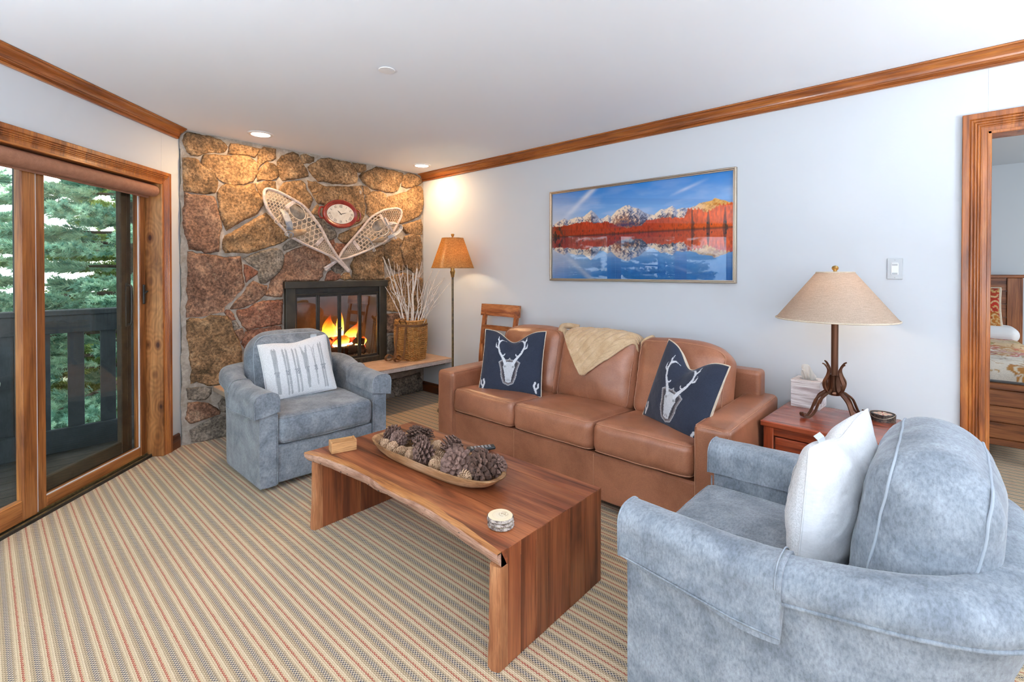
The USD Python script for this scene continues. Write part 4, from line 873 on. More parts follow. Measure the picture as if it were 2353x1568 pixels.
obj('post', cbox((-0.045, -1.80, -0.09), (0.05, -1.70, 1.02), 0.006), M['rail_grey'], rail)

pc = thing('patio_chair', 'white resin patio chair on the balcony', 'chair', (-0.46, -3.56, -0.062), 90)
obj('seat', moved(soft_box((0.46, 0.44, 0.03), 0.012, n=(7, 7, 3)), None, (0, 0, 0.41)), M['resin'], pc)
bk = [[(-0.22 + 0.01 * k, 0.20 + 0.05 * z, 0.42 + 0.42 * z) for k in range(45)] for z in np.linspace(0, 1, 6)]
for k in range(5):
    obj('back_slat', bar((-0.18 + 0.09 * k, 0.205, 0.42), (-0.17 + 0.085 * k, 0.27, 0.82), 0.055, 0.012, 0.004, (0, 1, 0)), M['resin'], pc)
obj('top_rail', tube(spline([(-0.25, 0.20, 0.64), (-0.21, 0.26, 0.80), (0, 0.30, 0.86), (0.21, 0.26, 0.80), (0.25, 0.20, 0.64)], 24), 0.018, 8), M['resin'], pc)
for s in (-1, 1):
    obj('armrest', tube(spline([(s * 0.26, 0.23, 0.63), (s * 0.275, 0.0, 0.645), (s * 0.265, -0.20, 0.63), (s * 0.25, -0.235, 0.58)], 20), 0.024, 8, flat=0.5), M['resin'], pc)
    obj('leg', tube([(s * 0.25, -0.235, 0.60), (s * 0.24, -0.22, 0.40), (s * 0.26, -0.26, 0.0)], (0.018, 0.024, 0.018), 8), M['resin'], pc)
    obj('leg', tube([(s * 0.24, 0.21, 0.64), (s * 0.23, 0.20, 0.40), (s * 0.25, 0.27, 0.0)], (0.016, 0.024, 0.018), 8), M['resin'], pc)

struct('balcony_soffit', MB().add(prism(dk.buffer(0.15), 0.15, base=2.55)), M['outer_wall'], smooth=False, label='unseen overhang above the balcony, placed to shade the railing')  # overhang out of view, keeps sky light off railing and deck
# hillside below and spruces close to the balcony
hx, hy = np.meshgrid(np.linspace(-30, 6, 40), np.linspace(-26, 20, 44), indexing='ij')
hz = -3.2 + 0.10 * (-2.0 - hx) * (hx < -2) + 0.5 * meshkit.fbm(np.stack([hx * 0.3, hy * 0.3, 0 * hx], -1), 3)
ni, nj = hx.shape
gi, gj = np.meshgrid(np.arange(ni - 1), np.arange(nj - 1), indexing='ij')
q = np.stack([gi * nj + gj, (gi + 1) * nj + gj, (gi + 1) * nj + gj + 1, gi * nj + gj + 1], -1).reshape(-1, 4)
hillv = np.stack([hx, hy, hz], -1).reshape(-1, 3)
struct('ground', (hillv, q), M['earth'], smooth=True, label='grassy hillside below the balcony')


def sprig(n, length, seed):
    """one needle-covered twig tip, along +x"""
    r = np.random.default_rng(seed)
    mb = MB()
    for k in range(n):
        u = r.uniform(0.02, 1.0)
        a = r.uniform(0, 2 * PI)
        out = np.array([0.55 + 0.4 * u, math.cos(a) * 0.8, math.sin(a) * 0.8 + 0.18])
        out /= np.linalg.norm(out)
        L = length * r.uniform(0.22, 0.34) * (1.15 - 0.45 * u)
        p = np.array([u * length * 0.85, 0, 0])
        s = np.cross(out, r.normal(size=3))
        s /= np.linalg.norm(s)
        w = length * 0.028
        mb.add(np.array([p - s * w, p + s * w, p + out * L + s * w * 0.3]), np.array([[0, 1, 2]]))
    return mb.done()


UsdGeom.Scope.Define(stage, '/World/Looks/Shapes')


def spruce(label, x, y, z0, height, rad, seed, nm, count, size=0.17):
    r = np.random.default_rng(seed)
    t = thing('spruce_tree', label, 'tree', (x, y, z0), 0, 'spruces beyond the balcony')
    obj('trunk', wobble(tube([(0, 0, 0), (0, 0, height * 0.5), (0, 0, height)], (0.13 * rad / 1.7, 0.08 * rad / 1.7, 0.01), 10), 0.02, 3, seed), M['trunk'], t)
    boughs = MB()
    pos, quat, sc = [], [], []
    nb = int(height * 15)
    for b in range(nb):
        h = height * (0.06 + 0.92 * (b + r.uniform(0, 1)) / nb)
        R = rad * (1 - (h / height)) ** 0.8 * r.uniform(0.75, 1.12) + 0.1
        a = b * 2.39996 + r.uniform(-0.3, 0.3)
        d = np.array([math.cos(a), math.sin(a), 0])
        sag = r.uniform(0.10, 0.26)
        pts = np.array([d * R * s + np.array([0, 0, h + 0.10 * R * s - sag * R * s * s + 0.10 * R * s ** 4]) for s in np.linspace(0.05, 1, 7)])
        boughs.add(tube(pts, np.linspace(0.018, 0.003, 7) * (0.6 + R * 0.5), 4))
        m = max(6, int(count * R / rad / 1.0))
        for k in range(m):
            s = r.uniform(0.18, 1.0) ** 0.7
            p = pts[0] + (pts[-1] - pts[0]) * s
            i = min(5, int(s * 6))
            p = pts[i] + (pts[i + 1] - pts[i]) * (s * 6 - i if s < 1 else 1)
            side = np.array([-d[1], d[0], 0]) * r.choice([-1, 1])
            w = (1 - s * 0.75) * R * 0.42 * r.uniform(0, 1)
            p = p + side * w + np.array([0, 0, -0.12 * w + r.uniform(-0.03, 0.03)])
            dirv = d * r.uniform(0.5, 1.0) + side * r.uniform(0.1, 0.9) + np.array([0, 0, r.uniform(-0.25, 0.45)])
            dirv /= np.linalg.norm(dirv)
            x_ = np.array([1.0, 0, 0])
            ax = np.cross(x_, dirv)
            w_ = 1 + np.dot(x_, dirv)
            qn = np.array([w_, *ax])
            qn /= np.linalg.norm(qn) + 1e-9
            pos.append(p)
            quat.append(qn)
            sc.append(size * r.uniform(0.7, 1.35))
    obj('bough', boughs, M['trunk'], t, kind='stuff')
    pi_path = path_of(t) + '/foliage'
    pi = UsdGeom.PointInstancer.Define(stage, pi_path)
    protos = []
    for k in range(3):
        pm = usdkit.mesh(stage, '%s/sprig_%d' % (pi_path, k), sprig(70, 1.0, seed * 7 + k), nm, smooth=False)
        protos.append(pm.GetPath())
    pi.CreatePrototypesRel().SetTargets(protos)
    n = len(pos)
    pi.CreateProtoIndicesAttr(Vt.IntArray.FromNumpy(r.integers(0, 3, n).astype(np.int32)))
    pi.CreatePositionsAttr(Vt.Vec3fArray.FromNumpy(np.array(pos, np.float32)))
    pi.CreateOrientationsAttr(Vt.QuathArray([Gf.Quath(float(q[0]), float(q[1]), float(q[2]), float(q[3])) for q in quat]))
    pi.CreateScalesAttr(Vt.Vec3fArray.FromNumpy(np.repeat(np.array(sc, np.float32)[:, None], 3, 1)))
    pi.GetPrim().SetCustomDataByKey('kind', 'stuff')
    return t


spruce('blue spruce filling the right pane of the sliding door', -3.60, -1.95, -3.0, 9.0, 2.3, 11, M['needle_blue'], 230, 0.19)
spruce('yellow green spruce behind the left pane of the sliding door', -2.6, -4.55, -3.0, 8.5, 1.9, 23, M['needle_green'], 190, 0.19)
spruce('unseen blue green spruce left of the balcony, mirrored in the picture glass', -0.6, -7.6, -3.0, 8.5, 2.0, 53, M['needle_blue'], 130, 0.22)  # this and the next two stand out of view, foliage for the picture reflection
spruce('unseen green spruce furthest left beyond the balcony, for the picture glass reflection', 2.2, -9.4, -3.0, 9.0, 2.2, 59, M['needle_green'], 120, 0.24)
spruce('unseen slender blue spruce left of the balcony, for the picture glass reflection', -3.4, -7.4, -3.0, 9.5, 2.0, 61, M['needle_blue'], 120, 0.24)
spruce('dark green spruce further down the slope behind the blue spruce', -5.8, -1.2, -3.0, 10.0, 2.2, 37, M['needle_green'], 150, 0.24)
spruce('tall blue spruce standing behind the yellow green spruce', -6.2, -4.3, -3.0, 10.5, 2.3, 41, M['needle_blue'], 150, 0.24)

# ---- bedroom seen through the doorway ----
struct('wall_bedroom_back', MB().add(cbox((2.4, 3.62, 0), (7.7, 3.74, H), 0.001)), M['bed_wall'], smooth=False)
struct('wall_bedroom_side', MB().add(cbox((2.3, T, 0), (2.42, 3.7, H), 0.001)), M['bed_wall'], smooth=False)
struct('ceiling_bedroom', MB().add(cbox((2.3, T, H), (7.7, 3.74, H + 0.12), 0.001)), M['bed_wall'], smooth=False)

# added window frames round the two fill panels, on closed unseen walls
for nm, x0, x1, fixed, axis in (('window_1', 4.05, 7.35, -6.195, 'y'), ('window_2', -5.35, -1.85, 7.595, 'x')):
    wn = thing(nm, None, None, kind='structure')
    s = 1 if axis == 'y' else -1
    fr = MB()
    for a, b, z0, z1 in ((x0, x1, 2.30, 2.40), (x0, x1, 0.30, 0.40), (x0, x0 + 0.08, 0.30, 2.40), (x1 - 0.08, x1, 0.30, 2.40), ((x0 + x1) / 2 - 0.03, (x0 + x1) / 2 + 0.03, 0.40, 2.30)):
        lo, hi = ((a, fixed, z0), (b, fixed + 0.11 * s, z1)) if axis == 'y' else ((fixed, a, z0), (fixed + 0.11 * s, b, z1))
        fr.add(cbox(lo, hi, 0.004))
    obj('window_frame', fr, M['trim_x'] if axis == 'y' else M['trim_y'], wn)

# ------------------------------------------------------------------ stone fireplace (its face is the plane x = 0)
FB = (-1.50, -0.575, 0.43, 1.215)           # firebox hole: y0, y1, z0, z1
fireplace = thing('stone_fireplace', 'floor to ceiling fireplace wall of rough brown sandstone in grey mortar', 'fireplace')
hole = sg.box(FB[0], FB[2] - 0.02, FB[1], FB[3])
face = sg.Polygon([(-2.315, 0), (-2.318, 0.4), (-2.322, 1.2), (-2.330, H), (-0.001, H), (-0.001, 0)]).difference(hole)


def relief(poly, height, step, seed, edge=0.02, rough=0.012, base=-0.03):
    """a stone: outline in (y, z), face pushed out along +x with a rolled rim and an uneven surface; returns vertices, faces"""
    poly = poly.buffer(0)
    if poly.geom_type != 'Polygon':
        poly = max(poly.geoms, key=lambda g: g.area)
    ring = np.array(poly.exterior.segmentize(step * 0.7).coords)[:-1]
    jit = np.stack([meshkit.fbm(np.c_[ring * 24, np.full(len(ring), seed)], 3, seed + 5 + k) - 0.5 for k in range(2)], 1) * 0.016
    ring = ring + jit
    poly2 = sg.Polygon(ring).buffer(0)
    if poly2.geom_type != 'Polygon':
        poly2 = max(poly2.geoms, key=lambda g: g.area)
    ring = np.array(poly2.exterior.segmentize(step * 0.8).coords)[:-1]
    x0, y0, x1, y1 = poly2.bounds
    r = np.random.default_rng(seed)
    gx, gy = np.meshgrid(np.arange(x0, x1 + step, step), np.arange(y0, y1 + step, step))
    g = np.c_[gx.ravel(), gy.ravel()] + r.uniform(-0.25, 0.25, (gx.size, 2)) * step
    inner = poly2.buffer(-step * 0.42)
    if not inner.is_empty:
        g = g[shapely.contains_xy(inner, g[:, 0], g[:, 1])]
    else:
        g = g[:0]
    p = np.vstack([ring, g])
    tri = Delaunay(p).simplices
    c = p[tri].mean(1)
    tri = tri[shapely.contains_xy(poly2, c[:, 0], c[:, 1])]
    d = shapely.distance(shapely.points(p), poly2.exterior)
    d[:len(ring)] = 0
    e = np.sqrt(np.clip(1 - (1 - np.clip(d / edge, 0, 1)) ** 2, 0, 1))
    cen = np.array(poly2.centroid.coords[0])
    tilt = r.normal(size=2) * 0.05
    P3 = np.c_[p * 1.0, np.full(len(p), seed * 0.37)]
    hgt = height * (0.45 + 0.55 * e) + e * (rough * 2.2 * (meshkit.fbm(P3 * 9, 4, seed) - 0.5) + rough * 0.9 * (meshkit.fbm(P3 * 34, 3, seed + 1) - 0.5) + (p - cen) @ tilt)
    hgt = np.maximum(hgt, 0.004)
    # orient triangles so that they face +x : in (y, z) order counter-clockwise
    a = p[tri]
    cr = (a[:, 1, 0] - a[:, 0, 0]) * (a[:, 2, 1] - a[:, 0, 1]) - (a[:, 1, 1] - a[:, 0, 1]) * (a[:, 2, 0] - a[:, 0, 0])
    tri[cr < 0] = tri[cr < 0][:, ::-1]
    v = np.c_[hgt, p]
    n, m = len(v), len(ring)
    back = np.c_[np.full(m, base), ring]
    v = np.vstack([v, back])
    i = np.arange(m)
    j = (i + 1) % m
    area = 0.5 * np.sum(ring[:, 0] * np.roll(ring[:, 1], -1) - np.roll(ring[:, 0], -1) * ring[:, 1])
    sk = np.stack([i, n + i, n + j, j], 1) if area > 0 else np.stack([i, j, n + j, n + i], 1)
    f = np.vstack([tri, sk[:, [0, 1, 2]], sk[:, [0, 2, 3]]])
    return v, f


# mortar bed with a slightly uneven face
def mortar_bed(poly, step, seed):
    v, f = relief(poly, 0.004, step, seed, 0.01, 0.004, -0.25)
    return v, f


mb = MB()
pts = np.array(face.exterior.coords)
gy, gz = np.meshgrid(np.linspace(-2.315, -0.001, 90), np.linspace(0, H, 96), indexing='ij')
inside = (gy > FB[0]) & (gy < FB[1]) & (gz > FB[2] - 0.02) & (gz < FB[3])
hx_ = 0.002 + 0.012 * (meshkit.fbm(np.stack([gy * 14, gz * 14, 0 * gy], -1), 4, 9) - 0.5)
edge_in = np.clip((gy + 2.315) / 0.03, 0, 1)
hx_ = np.where(gy < -2.30, -0.012, hx_)
nn, mm = gy.shape
ii, jj = np.meshgrid(np.arange(nn - 1), np.arange(mm - 1), indexing='ij')
quads = np.stack([ii * mm + jj, (ii + 1) * mm + jj, (ii + 1) * mm + jj + 1, ii * mm + jj + 1], -1).reshape(-1, 4)
cy_ = gy.ravel()[quads].mean(1)
cz_ = gz.ravel()[quads].mean(1)
keep = ~((cy_ > FB[0]) & (cy_ < FB[1]) & (cz_ > FB[2] - 0.02) & (cz_ < FB[3]))
yy = gy.copy()
yy[0] += 0.03 * (meshkit.fbm(np.stack([gz[0] * 12, 0 * gz[0], 0 * gz[0]], -1), 4, 2) - 0.55)
mb.add(np.stack([hx_, yy, gz], -1).reshape(-1, 3), quads[keep])
for a in (cbox((-0.60, -2.31, 0), (-0.02, FB[0] - 0.03, H), 0.002), cbox((-0.60, FB[1] + 0.03, 0), (-0.02, -0.002, H), 0.002), cbox((-0.60, FB[0] - 0.03, FB[3] + 0.03), (-0.02, FB[1] + 0.03, H), 0.002), cbox((-0.60, FB[0] - 0.03, 0), (-0.02, FB[1] + 0.03, FB[2] - 0.05), 0.002)):
    mb.add(a)
obj('mortar', mb, M['mortar'], fireplace, smooth=50)

kinds = 'lichen tan tan lichen rose tan tan rose red grey rose rose grey red grey red red grey lichen tan tan lichen lichen lichen lichen lichen tan tan tan lichen lichen tan tan tan tan tan lichen lichen lichen tan tan rose grey red red grey rose red lichen grey rose grey grey grey grey rose rose rose'.split()
for i, s in enumerate(STONES):
    poly = sg.Polygon(s).buffer(0)
    poly = poly.buffer(-0.004, join_style='round').buffer(0.0112, join_style='mitre')
    poly = poly.intersection(sg.box(-2.31, 0.0, -0.004, 2.432)).difference(sg.box(FB[0] - 0.045, FB[2] - 0.02, FB[1] + 0.045, FB[3] + 0.04))
    if poly.is_empty:
        continue
    big = poly.area
    k = kinds[i % len(kinds)]
    r_ = np.random.default_rng(900 + i)
    st = 0.012 if big > 0.03 else 0.008
    v, f = relief(poly, (0.020 if big > 0.02 else 0.012) * r_.uniform(0.8, 1.3), st, 50 + i, edge=0.018 if big > 0.02 else 0.010, rough=0.018 if big > 0.02 else 0.006, base=-0.04)
    obj('stone', (v, f), M['stone_' + k], fireplace, smooth=45)

# cantilevered hearth slab with tiles
hearth = thing('hearth', 'cantilevered fireplace hearth topped with buff tiles', 'hearth')
HZ, HX, HY0 = 0.43, 0.50, -2.11
obj('slab', cbox((-0.03, HY0 + 0.004, HZ - 0.046), (HX - 0.010, -0.012, HZ - 0.010), 0.003), M['grout'], hearth)
obj('support', MB().add(cbox((0.0, -1.95, HZ - 0.075), (HX - 0.09, -0.02, HZ - 0.046), 0.003)), M['dark_clad'], hearth, label='dark support under the slab')
ty = [HY0 + 0.302 * k for k in range(8)]
for k in range(7):
    a, b = ty[k], min(ty[k + 1], -0.008)
    for xa, xb in ((0.02, 0.197), (0.197, HX)):
        obj('tile', cbox((xa + 0.0015, a + 0.0015, HZ - 0.011), (xb - 0.0015, b - 0.0015, HZ + 0.0005 * (k % 2)), 0.002), M['tile'], hearth)
    obj('edge_tile', cbox((HX - 0.011, a + 0.0015, HZ - 0.046), (HX, b - 0.0015, HZ - 0.012), 0.002), M['tile_edge'], hearth)

# glass-doored firebox
box_ = thing('firebox', 'dark bronze fireplace insert with four folding glass panes', 'fireplace insert')
Y0, Y1, Z0, Z1 = -1.545, -0.512, 0.432, 1.258
obj('side_frame', cbox((0.0, Y0, Z0), (0.050, Y0 + 0.085, Z1 - 0.05), 0.003), M['bronze_frame'], box_)
obj('side_frame', cbox((0.0, Y1 - 0.085, Z0), (0.050, Y1, Z1 - 0.05), 0.003), M['bronze_frame'], box_)
obj('top_frame', cbox((0.0, Y0 - 0.012, Z1 - 0.062), (0.062, Y1 + 0.006, Z1), 0.003), M['bronze_frame'], box_)
obj('bottom_frame', cbox((0.0, Y0 + 0.085, Z0), (0.046, Y1 - 0.085, Z0 + 0.052), 0.003), M['bronze_frame'], box_)
gr = MB()
for k in range(18):
    y = Y0 + 0.13 + k * 0.044
    gr.add(cbox((0.044, y, Z0 + 0.012), (0.049, y + 0.022, Z0 + 0.040), 0.001))
obj('air_vent', gr, M['black_metal'], box_)
obj('hood', moved(bar((0.012, Y0 + 0.085, 1.165), (0.012, Y1 - 0.085, 1.165), 0.030, 0.062, 0.003), None), M['black_metal'], box_)
gy0, gy1, gz0, gz1 = Y0 + 0.088, Y1 - 0.088, Z0 + 0.054, 1.133
obj('door_track', MB().add(cbox((0.010, gy0, gz1), (0.040, gy1, gz1 + 0.010), 0.002)).add(cbox((0.010, gy0, gz0 - 0.006), (0.040, gy1, gz0), 0.002)), M['bronze_frame'], box_)
gw = (gy1 - gy0) / 4
for k in range(4):
    a, b = gy0 + k * gw, gy0 + (k + 1) * gw
    xo = 0.012
    fr = MB()
    st = 0.016
    fr.add(cbox((xo, a, gz0), (xo + 0.020, a + st, gz1), 0.002)).add(cbox((xo, b - st, gz0), (xo + 0.020, b, gz1), 0.002)).add(cbox((xo, a + st, gz0), (xo + 0.018, b - st, gz0 + 0.022), 0.002)).add(cbox((xo, a + st, gz1 - 0.022), (xo + 0.018, b - st, gz1), 0.002))
    dr = obj('glass_door', fr, M['black_metal'], box_)
    obj('pane', cbox((xo + 0.006, a + st - 0.004, gz0 + 0.018), (xo + 0.010, b - st + 0.004, gz1 - 0.018), 0.0005), M['fire_glass'], dr, smooth=False)
obj('handle', MB().add(moved(lathe([(0.002, 0), (0.008, 0.002), (0.009, 0.012), (0.003, 0.018)], 12), roty(PI / 2), (0.032, gy0 + 2 * gw - 0.008, 0.80))).add(moved(lathe([(0.002, 0), (0.008, 0.002), (0.009, 0.012), (0.003, 0.018)], 12), roty(PI / 2), (0.032, gy0 + 2 * gw + 0.008, 0.80))), M['brass_dark'], box_)
fbx = MB()
fbx.add(cbox((-0.56, FB[0], 0.40), (-0.54, FB[1], 1.20), 0.002)).add(cbox((-0.55, FB[0], 0.40), (0.0, FB[0] + 0.02, 1.20), 0.002)).add(cbox((-0.55, FB[1] - 0.02, 0.40), (0.0, FB[1], 1.20), 0.002))
fbx.add(cbox((-0.55, FB[0], 0.40), (0.0, FB[1], 0.445), 0.002)).add(cbox((-0.55, FB[0], 1.19), (0.0, FB[1], 1.21), 0.002))
obj('firebrick_lining', fbx, M['soot'], box_, smooth=False)

fire = thing('log_fire', 'burning log fire behind the fireplace glass', 'fire', (-0.26, -0.90, 0.445))
grate = MB()
for k in range(6):
    y = -0.26 + k * 0.10
    grate.add(tube([(-0.14, y, 0.04), (0.12, y, 0.04), (0.15, y, 0.09)], 0.008, 6))
grate.add(tube([(-0.1, -0.30, 0.03), (-0.1, 0.30, 0.03)], 0.009, 6)).add(tube([(0.09, -0.30, 0.03), (0.09, 0.30, 0.03)], 0.009, 6))
obj('grate', grate, M['black_metal'], fire)
M['ember'] = mat('glowing_log', {
    'tc': ('texture_coordinate', {}), 'n': ('noise_texture', {'scale': 22.0, 'detail': 5.0}), 'r': ('rgb_ramp', {'ramp': [(0.45, (0, 0, 0)), (0.56, (0.8, 0.06, 0.01)), (0.68, (1.0, 0.35, 0.05))]}),
    'p': ('principled_bsdf', {'base_color': (0.05, 0.025, 0.015), 'roughness': 0.9, 'emission_strength': 2.2}),
}, [('tc.object', 'n.vector'), ('n.fac', 'r.fac'), ('r.color', 'p.emission_color')])
for k, (a, b, rr) in enumerate([((-0.04, -0.32, 0.10), (-0.02, 0.30, 0.10), 0.055), ((0.08, -0.24, 0.09), (0.09, 0.24, 0.085), 0.045), ((0.03, -0.27, 0.18), (0.02, 0.16, 0.19), 0.045), ((-0.08, -0.05, 0.20), (0.08, 0.26, 0.16), 0.035)]):
    pts = spline([a, (np.array(a) * 0.6 + np.array(b) * 0.4 + np.array([0.01, 0, 0.012])).tolist(), b], 14)
    obj('log', wobble(tube(pts, rr, 12), 0.012, 14, 70 + k), M['log'] if k in (1, 3) else M['ember'], fire)
M['flame'] = mat('fire_flame', {
    'a': ('attribute', {'attribute': 'col'}), 's': ('separate_xyz', {}),
    'r': ('rgb_ramp', {'ramp': [(0.0, (0.9, 0.06, 0.01)), (0.25, (1.0, 0.12, 0.01)), (0.5, (1.0, 0.36, 0.02)), (0.75, (1.0, 0.72, 0.10)), (1.0, (1.0, 0.93, 0.55))]}),
    'st': ('map_range', {'from_min': 0.0, 'from_max': 1.0, 'to_min': 0.25, 'to_max': 5.0}), 'e': ('emission', {}), 't': ('transparent_bsdf', {}), 'm': ('mix_closure', {}),
    'op': ('map_range', {'from_min': 0.05, 'from_max': 0.75, 'to_min': 0.05, 'to_max': 0.9, 'clamp': True}),
}, [('a.fac', 'r.fac'), ('a.fac', 'st.value'), ('r.color', 'e.color'), ('st.result', 'e.strength'), ('a.fac', 'op.value'), ('op.result', 'm.fac'), ('t.BSDF', 'm.closure1'), ('e.emission', 'm.closure2')], surface='m.closure')


def flame(base, h, w, lean, seed):
    """a tongue of fire: closed teardrop of changing width, hottest in the lower middle"""
    r = np.random.default_rng(seed)
    n, k = 22, 14
    z = np.linspace(0, 1, n)
    rad = w * (np.sin(PI * np.clip(z * 0.86 + 0.12, 0, 1)) ** 0.9) * (1 - z ** 2.2) + 0.001
    cx = 0.18 * w * np.sin(z * 7 + r.uniform(0, 6)) * z
    cy = lean * z ** 1.5 * h + 0.35 * w * np.sin(z * 5 + r.uniform(0, 6)) * z
    a = np.arange(k) * 2 * PI / k
    rings = np.stack([np.stack([base[0] + cx[i] + rad[i] * 0.5 * np.cos(a), base[1] + cy[i] + rad[i] * np.sin(a), np.full(k, base[2] + z[i] * h)], 1) for i in range(n)])
    v, f = loft(rings, True, False, True)
    heat = np.concatenate([np.repeat(np.clip(1.12 - 1.1 * z, 0.03, 1), k), [1.0, 0.03]])
    return v, f, np.repeat(heat[:, None], 3, 1)


for k, (b, h, w, ln) in enumerate([((-0.02, -0.10, 0.14), 0.30, 0.085, 0.05), ((0.02, -0.20, 0.12), 0.21, 0.075, -0.2), ((-0.03, 0.05, 0.16), 0.42, 0.050, -0.06), ((0.03, 0.12, 0.14), 0.24, 0.075, 0.35), ((0.05, 0.22, 0.10), 0.13, 0.065, 0.5), ((0.07, 0.0, 0.12), 0.16, 0.10, 0.1), ((-0.06, -0.02, 0.14), 0.34, 0.10, -0.1), ((-0.05, 0.18, 0.12), 0.25, 0.05, 0.3)]):
    v, f, c = flame(b, h, w, ln, 300 + k)
    obj('flame', (v, f), M['flame'], fire, smooth=True, col=c)

# ------------------------------------------------------------------ snowshoes crossed above the firebox


def net(poly, step, r, x, ang0=0.0, stretch=1.0):
    """rawhide lacing: three families of cords clipped to the outline; poly in (y, z)"""
    mb_ = MB()
    c = np.array(poly.centroid.coords[0])
    for fam in range(3):
        a = ang0 + fam * PI / 3
        d, nrm = np.array([math.cos(a), math.sin(a)]), np.array([-math.sin(a), math.cos(a)])
        ks = np.arange(-40, 41) * step + (0.5 * step if fam == 1 else 0)
        for s in ks:
            ln = sg.LineString([c + nrm * s - d * 2, c + nrm * s + d * 2]).intersection(poly)
            for g in getattr(ln, 'geoms', [ln]):
                if g.is_empty or g.length < step * 0.4:
                    continue
                q = np.array(g.coords)
                m = max(2, int(g.length / 0.03))
                p = q[0] + (q[-1] - q[0]) * np.linspace(0, 1, m)[:, None]
                xx = x + 0.0022 * np.cos(np.arange(m) * PI + fam * 2.1)
                mb_.add(tube(np.c_[xx, p], r, 4, caps=False))
    return mb_


def snowshoe(label, A, B, x, bars, seed, fine, coarse):
    """A, B: the two sides of the bent-wood frame from toe to tail, (y, z) on the wall"""
    t = thing('snowshoe', label, 'snowshoe')
    A, B = spline(np.array(A), 60), spline(np.array(B), 60)
    nose = np.vstack([A[::-1], B[1:]])
    obj('frame', MB().add(tube(np.c_[np.full(len(nose), x), nose], 0.0155, 8, flat=0.8)), M['rawhide'], t)
    poly = sg.Polygon(np.vstack([A, B[::-1]])).buffer(0).buffer(-0.006)
    if poly.geom_type != 'Polygon':
        poly = max(poly.geoms, key=lambda g: g.area)
    (b1a, b1b), (b2a, b2b) = [np.array(b) for b in bars]
    axis = np.array(A[-1]) - np.array(A[0])
    axis = axis / np.linalg.norm(axis)
    ang = math.atan2(axis[1], axis[0])
    for ba, bb in bars:
        obj('crossbar', bar((x, *ba), (x, *bb), 0.034, 0.010, 0.003, (1, 0, 0)), M['rawhide'], t)

    def cut(p, q, side):
        d = (q - p) / np.linalg.norm(q - p)
        nrm = np.array([-d[1], d[0]])
        if np.dot(nrm, axis) < 0:
            nrm = -nrm
        return sg.Polygon([p - d * 3, p + d * 6, p + d * 6 + nrm * side * 6, p - d * 3 + nrm * side * 6]).buffer(0)
    toe = poly.intersection(cut(b1a, b1b, -1))
    tail = poly.intersection(cut(b2a, b2b, 1))
    mid = poly.difference(cut(b1a, b1b, -1)).difference(cut(b2a, b2b, 1))
    mc = (b1a + b1b) / 2 + axis * 0.085
    holep = sg.Point(*mc).buffer(0.062)
    hp = shapely.affinity.rotate(shapely.affinity.scale(sg.Point(*mc).buffer(1.0), 0.085, 0.058), math.degrees(ang))
    mid = mid.difference(hp)
    obj('toe_lacing', net(toe, fine, 0.0017, x, ang + PI / 2), M['lacing'], t, kind='stuff')
    obj('foot_lacing', net(mid, coarse, 0.0034, x, ang + 0.1), M['lacing'], t, kind='stuff')
    obj('tail_lacing', net(tail, fine * 0.85, 0.0016, x, ang + PI / 2), M['lacing'], t, kind='stuff')
    ringp = np.array(hp.exterior.coords)[:-1]
    obj('toe_cord', tube(np.c_[np.full(len(ringp), x + 0.002), ringp], 0.004, 6, closed=True), M['lacing'], t)
    wrap = MB()
    for side in (A, B):
        for k in range(16, 42, 2):
            d = side[k + 1] - side[k]
            d /= np.linalg.norm(d)
            wrap.add(tube(np.c_[[x, x], [side[k] - d * 0.006, side[k] + d * 0.006]], 0.0142, 8))
    obj('frame_wrap', wrap, M['lacing'], t)
    return t, axis, mc


def strip(pts, w, th=0.004, wdir=(1, 0, 0)):
    """a flat leather strap along pts"""
    p = np.asarray(pts, float)
    t = np.gradient(p, axis=0)
    t /= np.linalg.norm(t, axis=1, keepdims=True)
    wd = np.asarray(wdir, float)
    side = wd - t * (t @ wd)[:, None]
    side /= np.linalg.norm(side, axis=1, keepdims=True)
    nrm = np.cross(t, side)
    w = np.broadcast_to(np.asarray(w, float), (len(p),))[:, None]
    ring = np.stack([p + side * w / 2 + nrm * th / 2, p - side * w / 2 + nrm * th / 2, p - side * w / 2 - nrm * th / 2, p + side * w / 2 - nrm * th / 2], 1)
    v, f = loft(ring, True, False, True)
    m = trimesh.Trimesh(v, f, process=False)
    if m.volume < 0:
        f = f[:, ::-1]
    return v, f


s2_, ax2, mc2 = snowshoe('right snowshoe of the crossed pair, leaning to the right beside the clock', SHOE2A, SHOE2B, 0.052, [((-0.597, 1.937), (-0.493, 1.803)), ((-0.896, 1.65), (-0.824, 1.563))], 2, 0.0215, 0.036)
s1_, ax1, mc1 = snowshoe('left snowshoe of the crossed pair, the larger one leaning to the left', SHOE1A, SHOE1B, 0.078, [((-1.479, 1.972), (-1.556, 1.908)), ((-1.216, 1.663), (-1.286, 1.589))], 1, 0.024, 0.041)
# bindings
obj('heel_strap', strip(spline([(0.10, -1.600, 1.885), (0.135, -1.588, 1.85), (0.140, -1.568, 1.80), (0.135, -1.550, 1.75), (0.10, -1.535, 1.715)], 20), 0.052, 0.006, (0, 1, -0.25)), M['strap_grey'], s1_)


